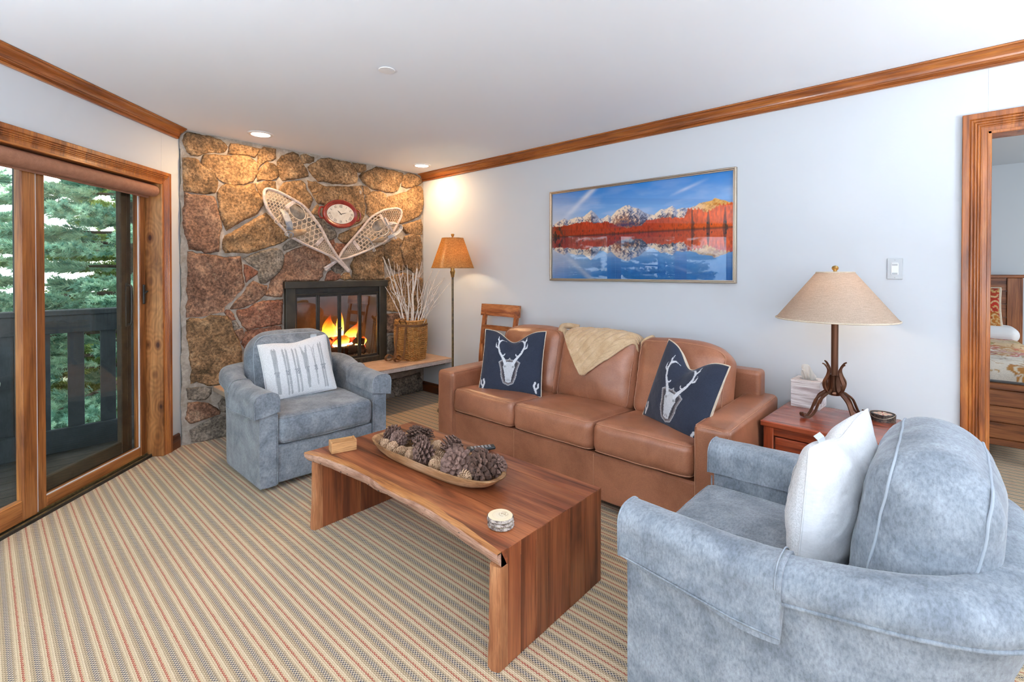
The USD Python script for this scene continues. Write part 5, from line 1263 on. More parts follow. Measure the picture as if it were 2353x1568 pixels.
def toe_cup(c, d, w, L, hgt):
    """moccasin-shaped toe pocket lying on the net"""
    d = np.array([0, *d])
    s = np.cross([1.0, 0, 0], d)
    rings = []
    for u in np.linspace(0, 1, 10):
        a = np.linspace(-0.1, PI + 0.1, 12)
        ww = w * math.sqrt(max(0.02, 1 - u ** 2.4))
        hh = hgt * math.sqrt(max(0.02, 1 - u ** 2.0)) * 0.9 + 0.002
        rings.append([np.array([c[0], c[1], c[2]]) + d * (u - 0.4) * L + s * ww * math.cos(t) + np.array([1.0, 0, 0]) * hh * max(0, math.sin(t)) for t in a])
    v, f = loft(np.array(rings), False, False, False)
    return np.vstack([v, v - np.array([0.004, 0, 0])]), np.vstack([f, f[:, ::-1] + len(v)])


obj('toe_pocket', toe_cup((0.084, -1.475, 1.690), (0.97, 0.22), 0.036, 0.17, 0.034), M['strap_tan'], s1_)
obj('buckle', MB().add(tube(spline([(0.098, -1.545, 1.665), (0.118, -1.530, 1.690), (0.118, -1.508, 1.675), (0.098, -1.520, 1.650)], 20, True), 0.0045, 6, True)).add(tube(spline([(0.10, -1.575, 1.675), (0.118, -1.560, 1.70), (0.112, -1.535, 1.69), (0.098, -1.55, 1.66)], 20, True), 0.004, 6, True)), M['strap_grey'], s1_)
obj('cord_loop', strip(spline([(0.09, -1.60, 1.845), (0.11, -1.635, 1.815), (0.115, -1.668, 1.785), (0.11, -1.650, 1.762), (0.10, -1.618, 1.785), (0.09, -1.595, 1.83)], 24), 0.012, 0.004), M['lacing'], s1_)
obj('heel_strap', strip(spline([(0.07, -0.535, 1.835), (0.125, -0.47, 1.852), (0.135, -0.405, 1.835), (0.140, -0.398, 1.795), (0.130, -0.445, 1.745), (0.085, -0.515, 1.700)], 24), 0.036, 0.005, (0.75, 0.5, -0.4)), M['strap_grey'], s2_)
obj('toe_pocket', toe_cup((0.060, -0.630, 1.672), (-0.92, -0.20), 0.030, 0.15, 0.034), M['strap_tan'], s2_)
obj('lace', MB().add(tube(spline([(0.07, -0.70, 1.655), (0.10, -0.63, 1.70), (0.10, -0.55, 1.735), (0.09, -0.515, 1.79), (0.075, -0.565, 1.90)], 26), 0.0055, 6)).add(tube(spline([(0.07, -0.79, 1.695), (0.09, -0.74, 1.67), (0.08, -0.695, 1.62), (0.085, -0.685, 1.585), (0.09, -0.70, 1.555), (0.09, -0.672, 1.56), (0.085, -0.682, 1.59), (0.08, -0.64, 1.61), (0.08, -0.60, 1.64)], 40), 0.0042, 6)), M['strap_grey'], s2_)
obj('side_bar', bar((0.085, -0.555, 1.905), (0.095, -0.425, 1.69), 0.020, 0.012, 0.003, (1, 0, 0)), M['rawhide'], s2_)

# ------------------------------------------------------------------ red pan clock
clock = thing('wall_clock', 'red enamel oval pan shaped clock with roman numerals above the crossed snowshoes', 'clock', (0.022, -1.035, 1.900))
ea = np.arange(64) * 2 * PI / 64


def oval(rx, ry, x, p=2.0):
    c, s = np.cos(ea), np.sin(ea)
    return np.stack([np.full(64, x), rx * np.sign(c) * np.abs(c) ** (2 / p), ry * np.sign(s) * np.abs(s) ** (2 / p)], 1)


prof = [(0.120, 0.085, 0.0), (0.150, 0.112, 0.003), (0.171, 0.132, 0.020), (0.176, 0.137, 0.040), (0.174, 0.135, 0.052), (0.166, 0.127, 0.058), (0.156, 0.115, 0.056), (0.148, 0.104, 0.050), (0.141, 0.096, 0.046), (0.120, 0.08, 0.0455)]
obj('pan', loft(np.array([oval(a, b, x) for a, b, x in prof])), M['red_enamel'], clock)
obj('dial', loft(np.array([oval(0.139, 0.0935, 0.046), oval(0.139, 0.0935, 0.0485), oval(0.10, 0.065, 0.0487)])), M['clock_face'], clock)
for s, nm_ in ((-1, 'l'), (1, 'r')):
    hp_ = spline([(0.030, s * 0.165, 0.052), (0.036, s * 0.198, 0.046), (0.038, s * 0.214, 0.0), (0.036, s * 0.198, -0.046), (0.030, s * 0.165, -0.052)], 24)
    obj('handle', tube(hp_, 0.0075, 8), M['red_enamel'], clock)
ROM = ['XII', 'I', 'II', 'III', 'IIII', 'V', 'VI', 'VII', 'VIII', 'IX', 'X', 'XI']
for k, tx in enumerate(ROM):
    a = PI / 2 - k * PI / 6
    m = meshkit.text_mesh(tx, 0.021, 0.0006)
    v = np.asarray(m.vertices).copy()
    v[:, :2] -= (v[:, :2].min(0) + v[:, :2].max(0)) / 2
    v[:, 0] *= 0.72
    rot = a - PI / 2
    c, s = math.cos(rot), math.sin(rot)
    x2, y2 = v[:, 0] * c - v[:, 1] * s, v[:, 0] * s + v[:, 1] * c
    obj('numeral', (np.stack([v[:, 2] + 0.0486, 0.114 * math.cos(a) + x2, 0.073 * math.sin(a) + y2], 1), np.asarray(m.faces)), M['ink'], clock, smooth=False)

for ang_, L, w in ((math.radians(137), 0.047, 0.006), (math.radians(14), 0.066, 0.0045)):
    d = np.array([math.cos(ang_), math.sin(ang_)])
    n_ = np.array([-d[1], d[0]])
    P_ = [d * -0.012 - n_ * w * 0.4, d * L * 0.55 - n_ * w * 0.6, d * L, d * L * 0.55 + n_ * w * 0.6, d * -0.012 + n_ * w * 0.4]
    obj('hand', prism([tuple(q_) for q_ in P_], 0.001, 'x', 0.050 + 0.001 * w), M['ink'], clock)
obj('hanger', tube([(0.02, 0.01, 0.12), (0.016, 0.006, 0.155), (0.010, 0.004, 0.178)], 0.003, 6), M['brass'], clock)

# ------------------------------------------------------------------ ceiling fittings
for i, (cx, cy) in enumerate(CANS):
    c = thing('recessed_light', ['lit recessed ceiling light nearer the glass-door wall', 'lit recessed ceiling light beside the sofa wall moulding'][i], 'ceiling light', (cx, cy, H), 0, 'recessed lights above the fireplace')
    obj('trim_ring', moved(lathe([(0.066, 0.004), (0.066, -0.002), (0.070, -0.007), (0.088, -0.006), (0.094, -0.001), (0.094, 0.002)], 40), None, (0, 0, -0.0005)), M['white_metal'], c)
    obj('lamp_lens', lathe([(0.0, -0.004), (0.050, -0.004), (0.0665, -0.0015)][::-1], 40), M['can_glow'], c)
cap = thing('sprinkler_cover', 'flat round white sprinkler cover on the ceiling', 'sprinkler cover', (2.125, -1.881, H))
obj('cover_plate', lathe([(0.0, -0.009), (0.040, -0.009), (0.0435, -0.007), (0.0435, -0.0035), (0.030, -0.003)][::-1], 40), M['white_metal'], cap)
obj('collar', lathe([(0.030, 0.001), (0.030, -0.004), (0.0, -0.004)], 32), M['switch_dark'], cap)

# ------------------------------------------------------------------ pack basket with white twigs
BX, BY, BZ = 0.235, -0.345, 0.4305
basket = thing('pack_basket', 'woven wicker pack basket with leather straps on the right end of the hearth', 'basket', (BX, BY, BZ), 20)


def bsec(u):
    """half widths of the basket at height u"""
    return 0.128 + 0.034 * math.sin(PI * min(u * 0.62, 1)) - 0.010 * u, 0.108 + 0.030 * math.sin(PI * min(u * 0.62, 1)) - 0.006 * u


BH = 0.405


def bring(u, off, n=64, ph=0.0, wob=0.0, ns=32):
    a = np.arange(n) * 2 * PI / n
    c, s = np.cos(a), np.sin(a)
    hx_, hy_ = bsec(u)
    p = 4.0 - 1.2 * u
    rr = off + wob * np.cos(a * ns / 2 + ph)
    return np.stack([(hx_ + rr) * np.sign(c) * np.abs(c) ** (2 / p), (hy_ + rr) * np.sign(s) * np.abs(s) ** (2 / p), np.full(n, u * BH)], 1)


weave = MB()
NW = 38
for k in range(NW):
    u = 0.012 + 0.965 * k / (NW - 1)
    ringp = bring(u, 0.0, 128, PI * k, 0.0062, 32)
    weave.add(tube(ringp, 0.0056, 5, closed=True, flat=0.9))
obj('weave', weave, M['wicker'], basket, kind='stuff')
for k in range(16):
    a = (k + 0.5) / 16
    pts = np.array([bring(u, -0.001, 96)[int(a * 96)] for u in np.linspace(0.0, 1.0, 12)])
    obj('stake', tube(pts, 0.006, 5), M['wicker'], basket)
obj('base', prism(sg.Polygon(bring(0.02, -0.004)[:, :2]), 0.012, base=0.001), M['wicker'], basket)
rb = MB()
for k in range(3):
    rr = bring(1.0, 0.004 - 0.0035 * k + 0.0, 96, 0, 0)
    rr[:, 2] += 0.004 + 0.003 * np.sin(np.arange(96) * 2 * PI * 24 / 96 + k * 2.1)
    rr[:, :2] *= 1 + 0.012 * np.cos(np.arange(96) * 2 * PI * 24 / 96 + k * 2.1)[:, None]
    rb.add(tube(rr, 0.0075, 6, closed=True))
obj('rim', rb, M['wicker'], basket)
band = bring(0.90, 0.011, 64)
obj('rim_strap', strip(np.vstack([band, band[:2]]), 0.022, 0.004, (0, 0, 1)), M['strap_brown'], basket)
# shoulder straps hang down the face towards the firebox and pool on the hearth
for s, x_ in ((-1, -0.060), (1, 0.045)):
    p = spline([(x_, -0.130, 0.385), (x_ - 0.004, -0.146, 0.33), (x_ - 0.010, -0.158, 0.20), (x_ - 0.012, -0.170, 0.09), (x_ - 0.03, -0.190, 0.03), (x_ - 0.06, -0.235, 0.012), (x_ - 0.055, -0.275, 0.05), (x_ - 0.02, -0.265, 0.085), (x_ + 0.015, -0.225, 0.05), (x_ + 0.03, -0.175, 0.02)], 50)
    obj('shoulder_strap', strip(p, 0.024, 0.004, (1, 0, 0.1)), M['strap_brown'], basket)
obj('grab_loop', strip(spline([(-0.03, -0.125, 0.375), (-0.035, -0.155, 0.415), (0, -0.165, 0.435), (0.035, -0.155, 0.415), (0.03, -0.125, 0.375)], 24), 0.016, 0.004, (0, 0.6, 0.6)), M['strap_brown'], basket)

twig_rng = np.random.default_rng(77)
TW = [  # (dx, dy at the top, height above hearth, radius, forks)
    (-0.185, -0.215, 1.07, 0.0072, 3), (-0.14, -0.18, 1.05, 0.0072, 3), (-0.10, -0.10, 1.00, 0.0060, 2), (-0.02, -0.13, 0.98, 0.0050, 3), (0.02, -0.06, 0.99, 0.0050, 2), (-0.03, -0.02, 0.93, 0.0085, 1), (0.00, 0.03, 0.90, 0.0110, 1),
    (0.03, 0.06, 0.95, 0.0125, 1), (-0.15, -0.21, 0.76, 0.0060, 2), (0.06, 0.10, 1.02, 0.0070, 2), (0.15, 0.17, 0.94, 0.0066, 4), (0.21, 0.21, 0.93, 0.0064, 5), (0.27, 0.235, 0.86, 0.0062, 5), (0.36, 0.225, 0.80, 0.0052, 3), (-0.09, -0.15, 0.86, 0.0070, 2), (0.11, 0.10, 0.82, 0.0065, 3),
]
TWL = ['leftmost white twig in the basket, tall with a forked top', 'second white twig from the left in the basket, tall and bare', 'third white twig from the left, crossing behind the forked ones', 'thin upright white twig in front of the stone, left of the thick sticks', 'slim straight white twig just left of the basket middle', 'short thick white stick in the middle of the basket', 'thickest pale stick in the middle of the basket', 'thick pale stick standing at the corner of stone and white wall', 'short white twig leaning out to the left over the strap', 'tall thin white twig right beside the end of the stone', 'white branching twig in front of the white wall, nearest the stone', 'many forked white twig in front of the white wall', 'white twig reaching right under the floor lamp shade', 'longest white twig, bent out low to the right near the lamp pole', 'white twig with side shoots behind the left sticks', 'short branching white twig on the right of the basket']
rimc = np.array([BX, BY, BZ + BH])
for k, (dx, dy, h, r0, nf) in enumerate(TW):
    base = np.array([BX + dx * 0.12 + twig_rng.uniform(-0.03, 0.03), BY + dy * 0.12 + twig_rng.uniform(-0.03, 0.03), BZ + 0.03])
    top = np.array([BX + dx, BY + dy, BZ + h])
    top[1] = min(top[1], -0.045)
    n = 7
    s = np.linspace(0, 1, n)[:, None]
    bend = np.array([dx, dy, 0]) * 0.9
    pts = base + (top - base) * s - bend * (s * (1 - s)) * 0.7 + twig_rng.normal(size=(n, 3)) * 0.010 * np.sin(s * PI)
    pts = spline(pts, 22)
    mbt = MB().add(tube(pts, np.linspace(r0 * 1.25, r0 * (0.8 if r0 > 0.008 else 0.42), 22), 7))
    tw = obj('white_twig', mbt, M['twig'])
    tag(tw, TWL[k], 'twig', None)
    for q_ in range(nf + 1):
        i = int(twig_rng.uniform(0.50, 0.86) * 21)
        d = pts[min(i + 1, 21)] - pts[i]
        d /= np.linalg.norm(d)
        o = twig_rng.normal(size=3)
        o[2] = abs(o[2]) * 0.4
        o -= d * np.dot(o, d)
        o /= np.linalg.norm(o)
        L = (h - 0.4) * twig_rng.uniform(0.16, 0.38)
        e = [pts[i], pts[i] + (d * 0.75 + o * 0.5) * L * 0.5 + twig_rng.normal(size=3) * 0.006, pts[i] + (d * 0.95 + o * 0.42) * L]
        e = np.array(e)
        e[:, 1] = np.minimum(e[:, 1], -0.03)
        e[:, 0] = np.maximum(e[:, 0], 0.035)
        obj('side_shoot', tube(spline(e, 9), np.linspace(min(r0, 0.006) * 0.62, 0.0012, 9), 5), M['twig'], tw)

# ------------------------------------------------------------------ floor lamp
FL = (0.852, -0.305)
fl = thing('floor_lamp', 'lit brass floor lamp with amber burlap shade beside the hearth', 'lamp', (FL[0], FL[1], 0))
obj('base', lathe([(0.0, 0.0), (0.145, 0.0), (0.150, 0.006), (0.148, 0.014), (0.120, 0.024), (0.050, 0.032), (0.022, 0.050), (0.016, 0.075), (0.0, 0.078)], 40), M['brass_dark'], fl)
obj('pole', lathe([(0.0, 0.07), (0.0105, 0.07), (0.0105, 1.305), (0.0145, 1.318), (0.019, 1.330), (0.019, 1.336), (0.010, 1.342), (0.010, 1.40), (0.0, 1.40)], 20), M['brass_dark'], fl)
obj('cup', lathe([(0.0105, 1.290), (0.016, 1.300), (0.017, 1.312), (0.024, 1.338), (0.026, 1.352), (0.018, 1.354), (0.018, 1.385), (0.0, 1.385)], 24), M['brass'], fl)
obj('shade', MB().add(lathe([(0.204, 1.382), (0.1035, 1.670)], 64)).add((lambda v, f: (v, f[:, ::-1]))(*lathe([(0.2015, 1.383), (0.1010, 1.669)], 64))), M['shade_amber'], fl)
obj('shade_trim', MB().add(tube(np.c_[0.2035 * np.cos(np.arange(48) * PI / 24), 0.2035 * np.sin(np.arange(48) * PI / 24), np.full(48, 1.384)], 0.0035, 6, True)).add(tube(np.c_[0.103 * np.cos(np.arange(48) * PI / 24), 0.103 * np.sin(np.arange(48) * PI / 24), np.full(48, 1.668)], 0.0035, 6, True)), M['shade_amber'], fl)
_b = trimesh.creation.icosphere(subdivisions=2, radius=0.032)
obj('bulb', moved((np.asarray(_b.vertices), np.asarray(_b.faces)), None, (0, 0, 1.50)), M['bulb'], fl)
sp = MB()
for k in range(3):
    a = k * 2 * PI / 3
    sp.add(tube([(0, 0, 1.655), (0.102 * math.cos(a), 0.102 * math.sin(a), 1.665)], 0.002, 5))
sp.add(tube([(0, 0, 1.40), (0, 0, 1.68)], 0.003, 6))
obj('harp', sp, M['brass_dark'], fl)
obj('finial', lathe([(0.0, 1.672), (0.010, 1.674), (0.007, 1.682), (0.014, 1.694), (0.017, 1.708), (0.011, 1.712), (0.004, 1.708), (0.0, 1.708)], 20), M['brass'], fl)
obj('switch', MB().add(tube([(0.018, 0, 1.36), (0.034, 0, 1.358)], 0.003, 6)).add(tube([(0.030, 0, 1.356), (0.030, 0, 1.32)], 0.0012, 5)), M['brass'], fl)

# ------------------------------------------------------------------ wooden side chair against the wall
ch = thing('side_chair', 'reddish wooden ladder back side chair against the wall beside the sofa', 'chair', (1.277, -0.30, 0))
W2 = 0.215
obj('seat', moved(soft_box((0.45, 0.42, 0.03), 0.012, n=(7, 7, 3)), None, (0, 0, 0.455)), M['chairwood_y'], ch)
for s in (-1, 1):
    p = spline([(s * W2 * 0.93, 0.165, 0.0), (s * W2 * 0.93, 0.155, 0.45), (s * W2 * 0.93, 0.185, 0.75), (s * W2 * 0.94, 0.225, 0.985)], 16)
    ring = [np.array([(q_[0] + sx * 0.021, q_[1] + sy * 0.013, q_[2]) for sx, sy in ((-1, -1), (1, -1), (1, 1), (-1, 1))]) for q_ in p]
    obj('back_post', loft(np.array(ring)), M['chairwood_z'], ch, smooth=20)
    obj('leg', bar((s * W2 * 0.93, -0.18, 0), (s * W2 * 0.90, -0.17, 0.445), 0.040, 0.040, 0.004, (0, 1, 0)), M['chairwood_z'], ch)
    obj('stretcher', bar((s * W2 * 0.92, -0.16, 0.16), (s * W2 * 0.92, 0.15, 0.16), 0.022, 0.030, 0.004), M['chairwood_y'], ch)


def curved_rail(z0, z1, wid, y0, sag, th, tilt=0.0):
    x = np.linspace(-wid, wid, 16)
    ring = []
    for xx in x:
        y = y0 + sag * (1 - (xx / wid) ** 2)
        ring.append([(xx, y - th, z0), (xx, y + th, z0), (xx, y + th + tilt, z1), (xx, y - th + tilt, z1)])
    v, f = loft(np.array(ring))
    m = trimesh.Trimesh(v, f, process=False)
    return (v, f[:, ::-1]) if m.volume < 0 else (v, f)


obj('crest_rail', curved_rail(0.925, 1.035, 0.243, 0.208, 0.020, 0.012, 0.012), M['chairwood_x'], ch, smooth=20)
obj('back_rail', curved_rail(0.795, 0.838, W2 * 0.93, 0.182, 0.016, 0.009), M['chairwood_x'], ch, smooth=20)
obj('back_rail', curved_rail(0.655, 0.698, W2 * 0.93, 0.166, 0.016, 0.009), M['chairwood_x'], ch, smooth=20)
obj('apron', cbox((-W2 * 0.9, -0.19, 0.385), (W2 * 0.9, -0.165, 0.44), 0.003), M['chairwood_x'], ch)

# ------------------------------------------------------------------ light switch
swp = thing('light_switch', 'grey dimmer switch plate on the wall left of the doorway', 'switch', (4.170, 0, 1.364))
obj('plate', cbox((-0.0345, -0.007, -0.058), (0.0345, 0, 0.058), 0.003), M['switch_grey'], swp)
obj('rocker', cbox((-0.0165, -0.011, -0.034), (0.0165, -0.006, 0.034), 0.003), M['white_plastic'], swp)
obj('slider', MB().add(cbox((-0.012, -0.0135, 0.018), (0.012, -0.010, 0.027), 0.001)).add(cbox((-0.012, -0.0125, -0.031), (0.012, -0.010, -0.021), 0.001)), M['switch_dark'], swp)
obj('screw', MB().add(moved(lathe([(0.0, 0.0), (0.003, 0.0), (0.0025, 0.001), (0, 0.0012)], 10), rotx(PI / 2), (0, -0.0072, 0.048))).add(moved(lathe([(0.0, 0.0), (0.003, 0.0), (0.0025, 0.001), (0, 0.0012)], 10), rotx(PI / 2), (0, -0.0072, -0.048))), M['switch_dark'], swp)

# ------------------------------------------------------------------ framed mountain photograph
PX0, PX1, PZ0, PZ1 = 1.812, 3.352, 1.270, 2.041
pic = thing('framed_picture', 'framed panorama of autumn mountains mirrored in a blue lake above the sofa', 'picture')
fw_ = 0.020
obj('frame', MB().add(casing([(0, 0), (0.026, 0), (0.030, 0.004), (0.030, 0.010), (0.024, 0.014), (0.024, fw_), (0, fw_)], [(PX0, (PZ0 + PZ1) / 2), (PX0, PZ1), (PX1, PZ1), (PX1, PZ0), (PX0, PZ0), (PX0, (PZ0 + PZ1) / 2)], -1.0)), M['steel'], pic, smooth=25)


def fr_noise(u, v, k, seed, oct_=4):
    return meshkit.fbm(np.stack([u * k, v * k, np.full_like(u, seed * 1.7)], -1), oct_, seed)


def landscape(x, z):
    """colours of the printed view at wall point (x, z)"""
    w0 = 1.646
    below = z < w0
    zz = np.where(below, 2 * w0 - z, z)
    xx = x + np.where(below, 0.012 * (fr_noise(x * 2, z * 14, 9, 5) - 0.5), 0)
    RX, RZ = np.array(RIDGE).T
    FX, FZ = np.array(FOREST).T
    h1 = np.interp(xx, RX, RZ) + 0.016 * (fr_noise(xx, 0 * xx, 26, 1) - 0.5)
    h2 = np.interp(xx, FX, FZ) + 0.030 * (fr_noise(xx, 0 * xx, 60, 2, 3) - 0.5) + 0.012 * np.maximum(0, np.sin(xx * 260)) * (xx > 3.0)
    u = (x - 1.845) / 1.48
    hgt = np.clip((zz - 1.646) / 0.374, 0, 1)
    top = np.array([0.006, 0.20, 0.60])
    hor = np.array([0.26, 0.45, 0.72])
    pale = np.array([0.60, 0.60, 0.66])
    g = np.clip(hgt * 1.25 - 0.25, 0, 1)[..., None]
    s = hor * (1 - g) + top * g
    lf = np.clip(0.85 - u * 3.2, 0, 1)[..., None] * np.clip(1.3 - hgt, 0, 1)[..., None]
    s = s * (1 - lf) + pale * lf
    q_ = (x - 1.9) * 0.75 - (zz - 1.78)
    st = np.exp(-((q_ - 0.02) / 0.028) ** 2) * np.clip((x - 1.85) * 3, 0, 1) * np.clip((2.45 - x) * 5, 0, 1)
    q2 = (x - 2.9) * 0.33 - (zz - 1.90)
    st2 = np.exp(-(q2 / 0.012) ** 2) * np.clip((x - 2.88) * 8, 0, 1) * np.clip((3.18 - x) * 6, 0, 1)
    c1 = np.clip(fr_noise(x * 1.4, zz * 5, 3.2, 3) * 2.6 - 1.25, 0, 1) * 0.55
    cl = np.clip(st * 0.8 + st2 * 0.5 + c1 * np.clip(1.25 - hgt, 0.1, 1), 0, 0.9)[..., None]
    s = s * (1 - cl) + np.array([0.72, 0.74, 0.80]) * cl
    # snowy mountains: warm sunlit left faces, blue shaded right faces
    slope = np.interp(xx + 0.012, RX, RZ) - np.interp(xx - 0.012, RX, RZ)
    ns = 0.55 * fr_noise(xx * 1.5 + zz * 0.9, zz * 1.3, 46, 6) + 0.45 * fr_noise(xx * 1.2 - zz, zz * 0.8, 120, 7, 3)
    lit = np.clip(0.5 + slope * 34 + (ns - 0.5) * 5.0, 0, 1)[..., None]
    snow = np.clip((zz - (h1 - 0.085)) / 0.06 + (ns - 0.5) * 5.0, 0, 1)[..., None]
    rock = np.array([0.06, 0.065, 0.12]) * (1 - lit) + np.array([0.42, 0.17, 0.07]) * lit
    white = np.array([0.33, 0.36, 0.50]) * (1 - lit) + np.array([0.86, 0.68, 0.50]) * lit
    mt = rock * (1 - snow) + white * snow
    gold = np.clip((x - 3.02) * 7, 0, 1)[..., None]
    mt = mt * (1 - gold) + (np.array([0.75, 0.26, 0.02]) * (1 - snow * 0.5) + np.array([0.9, 0.62, 0.22]) * snow * 0.6) * (0.55 + 0.8 * (ns[..., None] - 0.2)) * gold
    # autumn forest
    nt = fr_noise(xx * 1.0, zz * 0.35, 95, 8, 3)
    nb = fr_noise(xx, zz, 22, 10)
    fo = np.array([0.42, 0.040, 0.010]) * (0.12 + 1.7 * nt[..., None])
    org = np.clip((x - 2.75) * 2.4, 0, 1)[..., None]
    fo = fo * (1 - org) + np.array([0.72, 0.105, 0.008]) * (0.15 + 1.7 * nt[..., None]) * org
    dk = np.clip((nt - 0.55) * 6, 0, 1) * np.clip((1.715 - zz) / 0.05 + 0.25, 0, 1)
    dk = np.maximum(dk, np.clip((2.05 - x) * 7, 0, 1) * np.clip((nt - 0.40) * 6, 0, 1) * (zz < 1.735))
    spire = (np.abs(((x * 9.0) % 1.0) - 0.5) < 0.11 * np.clip((1.80 - zz) / 0.12, 0, 1)) * (x > 3.05) * (zz < 1.80)
    dk = np.clip(dk + spire * 0.75, 0, 1)[..., None]
    fo = fo * (1 - dk) + np.array([0.028, 0.022, 0.016]) * dk
    band = np.exp(-((xx - 2.53) / 0.09) ** 2) * np.exp(-((zz - 1.712) / 0.016) ** 2)
    col = np.where((zz < h2)[..., None], fo, np.where((zz < h1)[..., None], mt, s))
    col = col * (1 - 0.85 * band[..., None]) + np.array([0.05, 0.035, 0.12]) * 0.85 * band[..., None]
    shore = np.exp(-((zz - w0) / 0.008) ** 2)[..., None]
    col = col * (1 - 0.75 * shore) + np.array([0.05, 0.02, 0.012]) * 0.75 * shore
    dep = np.clip((w0 - z) / 0.36, 0, 1)
    water = col * 0.80 + np.array([0.0, 0.008, 0.02])
    blue = np.array([0.008, 0.10, 0.30])
    k = (np.clip(dep * 1.7 - 0.55, 0, 0.92) * np.clip(u * 2.2 + 0.1, 0.25, 1))[..., None]
    water = water * (1 - k) + blue * k
    rip = fr_noise(x * 0.5, z * 22, 26, 12, 3)[..., None]
    water = water * (0.80 + 0.4 * rip)
    return np.clip(np.where(below[..., None], water, col), 0, 1)


gx_, gz_ = np.meshgrid(np.linspace(PX0 + 0.014, PX1 - 0.014, 460), np.linspace(PZ0 + 0.014, PZ1 - 0.014, 232), indexing='ij')
cols = 0
for ox, oz in ((-0.25, -0.25), (0.25, -0.25), (-0.25, 0.25), (0.25, 0.25)):
    cols = cols + landscape(gx_ + ox * 0.0033, gz_ + oz * 0.0033) / 4
nn, mm = gx_.shape
ii, jj = np.meshgrid(np.arange(nn - 1), np.arange(mm - 1), indexing='ij')
qd = np.stack([ii * mm + jj, (ii + 1) * mm + jj, (ii + 1) * mm + jj + 1, ii * mm + jj + 1], -1).reshape(-1, 4)
obj('print', (np.stack([gx_, np.full_like(gx_, -0.010), gz_], -1).reshape(-1, 3), qd), M['photo'], pic, smooth=False, col=cols.reshape(-1, 3))
obj('backing', cbox((PX0 + 0.004, -0.009, PZ0 + 0.004), (PX1 - 0.004, -0.002, PZ1 - 0.004), 0.001), M['ink'], pic)
obj('pane', cbox((PX0 + 0.012, -0.0145, PZ0 + 0.012), (PX1 - 0.012, -0.0125, PZ1 - 0.012), 0.0005), M['pic_glass'], pic, smooth=False)

# ------------------------------------------------------------------ soft furniture helpers


def crowned(v, size, crown):
    h = np.asarray(size, float) / 2
    v = v.copy()
    t = np.clip(v / h, -1, 1)
    for ax in range(3):
        if crown[ax]:
            u, w = (ax + 1) % 3, (ax + 2) % 3
            v[:, ax] += crown[ax] * (1 - t[:, u] ** 2) * (1 - t[:, w] ** 2) * t[:, ax]
    return v


def seam_loop(size, r, crown, ax, sgn, n=90):
    """the sewn edge of a boxed cushion: a rounded rectangle riding on the rim of face ax"""
    h = np.asarray(size, float) / 2
    u, w = (ax + 1) % 3, (ax + 2) % 3
    k = 1 - 0.2929
    a, b = h[u] - r * 0.2929, h[w] - r * 0.2929
    g = sg.box(-(a - r * 0.5), -(b - r * 0.5), a - r * 0.5, b - r * 0.5).buffer(r * 0.5)
    q = np.array([g.exterior.interpolate(s, normalized=True).coords[0] for s in np.linspace(0, 1, n, endpoint=False)])
    p = np.zeros((n, 3))
    p[:, u], p[:, w], p[:, ax] = q[:, 0], q[:, 1], sgn * (h[ax] - r * 0.2929)
    return crowned(p, size, crown)


def cushion(parent, name, size, r, crown, R, t, m, seam_m, seams=((2, 1), (2, -1)), wob=0.004, seed=0, n=(11, 11, 7), seam_r=0.0032, label=None):
    """boxed cushion with piping as a sub-part"""
    v, f = soft_box(size, r, crown, n)
    d = np.stack([meshkit.fbm(v * 7 + 11.1 * k + seed, 3, seed + k) - 0.5 for k in range(3)], 1) * 2 * wob
    v = v + d
    c = obj(name, moved((v, f), R, t), m, parent, smooth=True, label=label)
    for ax, sgn in seams:
        lp = seam_loop(size, r, crown, ax, sgn)
        lp = lp + np.stack([meshkit.fbm(lp * 7 + 11.1 * k + seed, 3, seed + k) - 0.5 for k in range(3)], 1) * 2 * wob
        vv, ff = moved(tube(lp, seam_r, 5, closed=True), R, t)
        obj('piping', (vv, ff), seam_m, c, smooth=True)
    return c


def pillow_form(w, h, th, chop=0.0, n=60, ears=0.05, seed=0, wrinkle=0.004, sag=0.0):
    """throw pillow in the xz plane, front towards -y: (front vertices, back vertices, faces, u, v)"""
    u, v = np.meshgrid(np.linspace(-1, 1, n), np.linspace(-1, 1, n), indexing='ij')
    e = ((1 - u ** 2) * (1 - v ** 2))
    d = th / 2 * np.clip(e, 0, 1) ** 0.46
    x = w / 2 * u * (1 - ears * (1 - v ** 2))
    z = h / 2 * v * (1 - ears * (1 - u ** 2))
    if chop:
        z = z - chop * np.exp(-(u / 0.42) ** 2) * np.clip((v + 0.5) / 1.5, 0, 1) ** 2.2
        d = d * (1 - 0.35 * np.exp(-(u / 0.22) ** 2) * np.clip((v + 0.2) / 1.2, 0, 1) ** 1.5)
    z = z - sag * (1 - np.abs(u)) * (v < 0) * 0
    wr = wrinkle * 2 * (meshkit.fbm(np.stack([u * 2.3, v * 2.3, 0 * u + seed], -1), 4, seed) - 0.5) * np.clip(e * 3, 0, 1)
    f = np.stack([x, -(d + wr), z], -1)
    b = np.stack([x, d - wr, z], -1)
    ii, jj = np.meshgrid(np.arange(n - 1), np.arange(n - 1), indexing='ij')
    q = np.stack([ii * n + jj, (ii + 1) * n + jj, (ii + 1) * n + jj + 1, ii * n + jj + 1], -1).reshape(-1, 4)
    return f.reshape(-1, 3), b.reshape(-1, 3), q, u.ravel(), v.ravel()


def edge_loop(f, n):
    idx = np.arange(n * n).reshape(n, n)
    lp = np.concatenate([idx[:-1, 0], idx[-1, :-1], idx[:0:-1, -1], idx[0, :0:-1]])
    return f[lp]


def lean(yaw, pitch, roll=0.0):
    """pillow stands with its front towards yaw (degrees, direction of -y), leans back by pitch, rolls in its plane"""
    return rotz(math.radians(yaw)) @ rotx(math.radians(pitch)) @ roty(math.radians(roll))


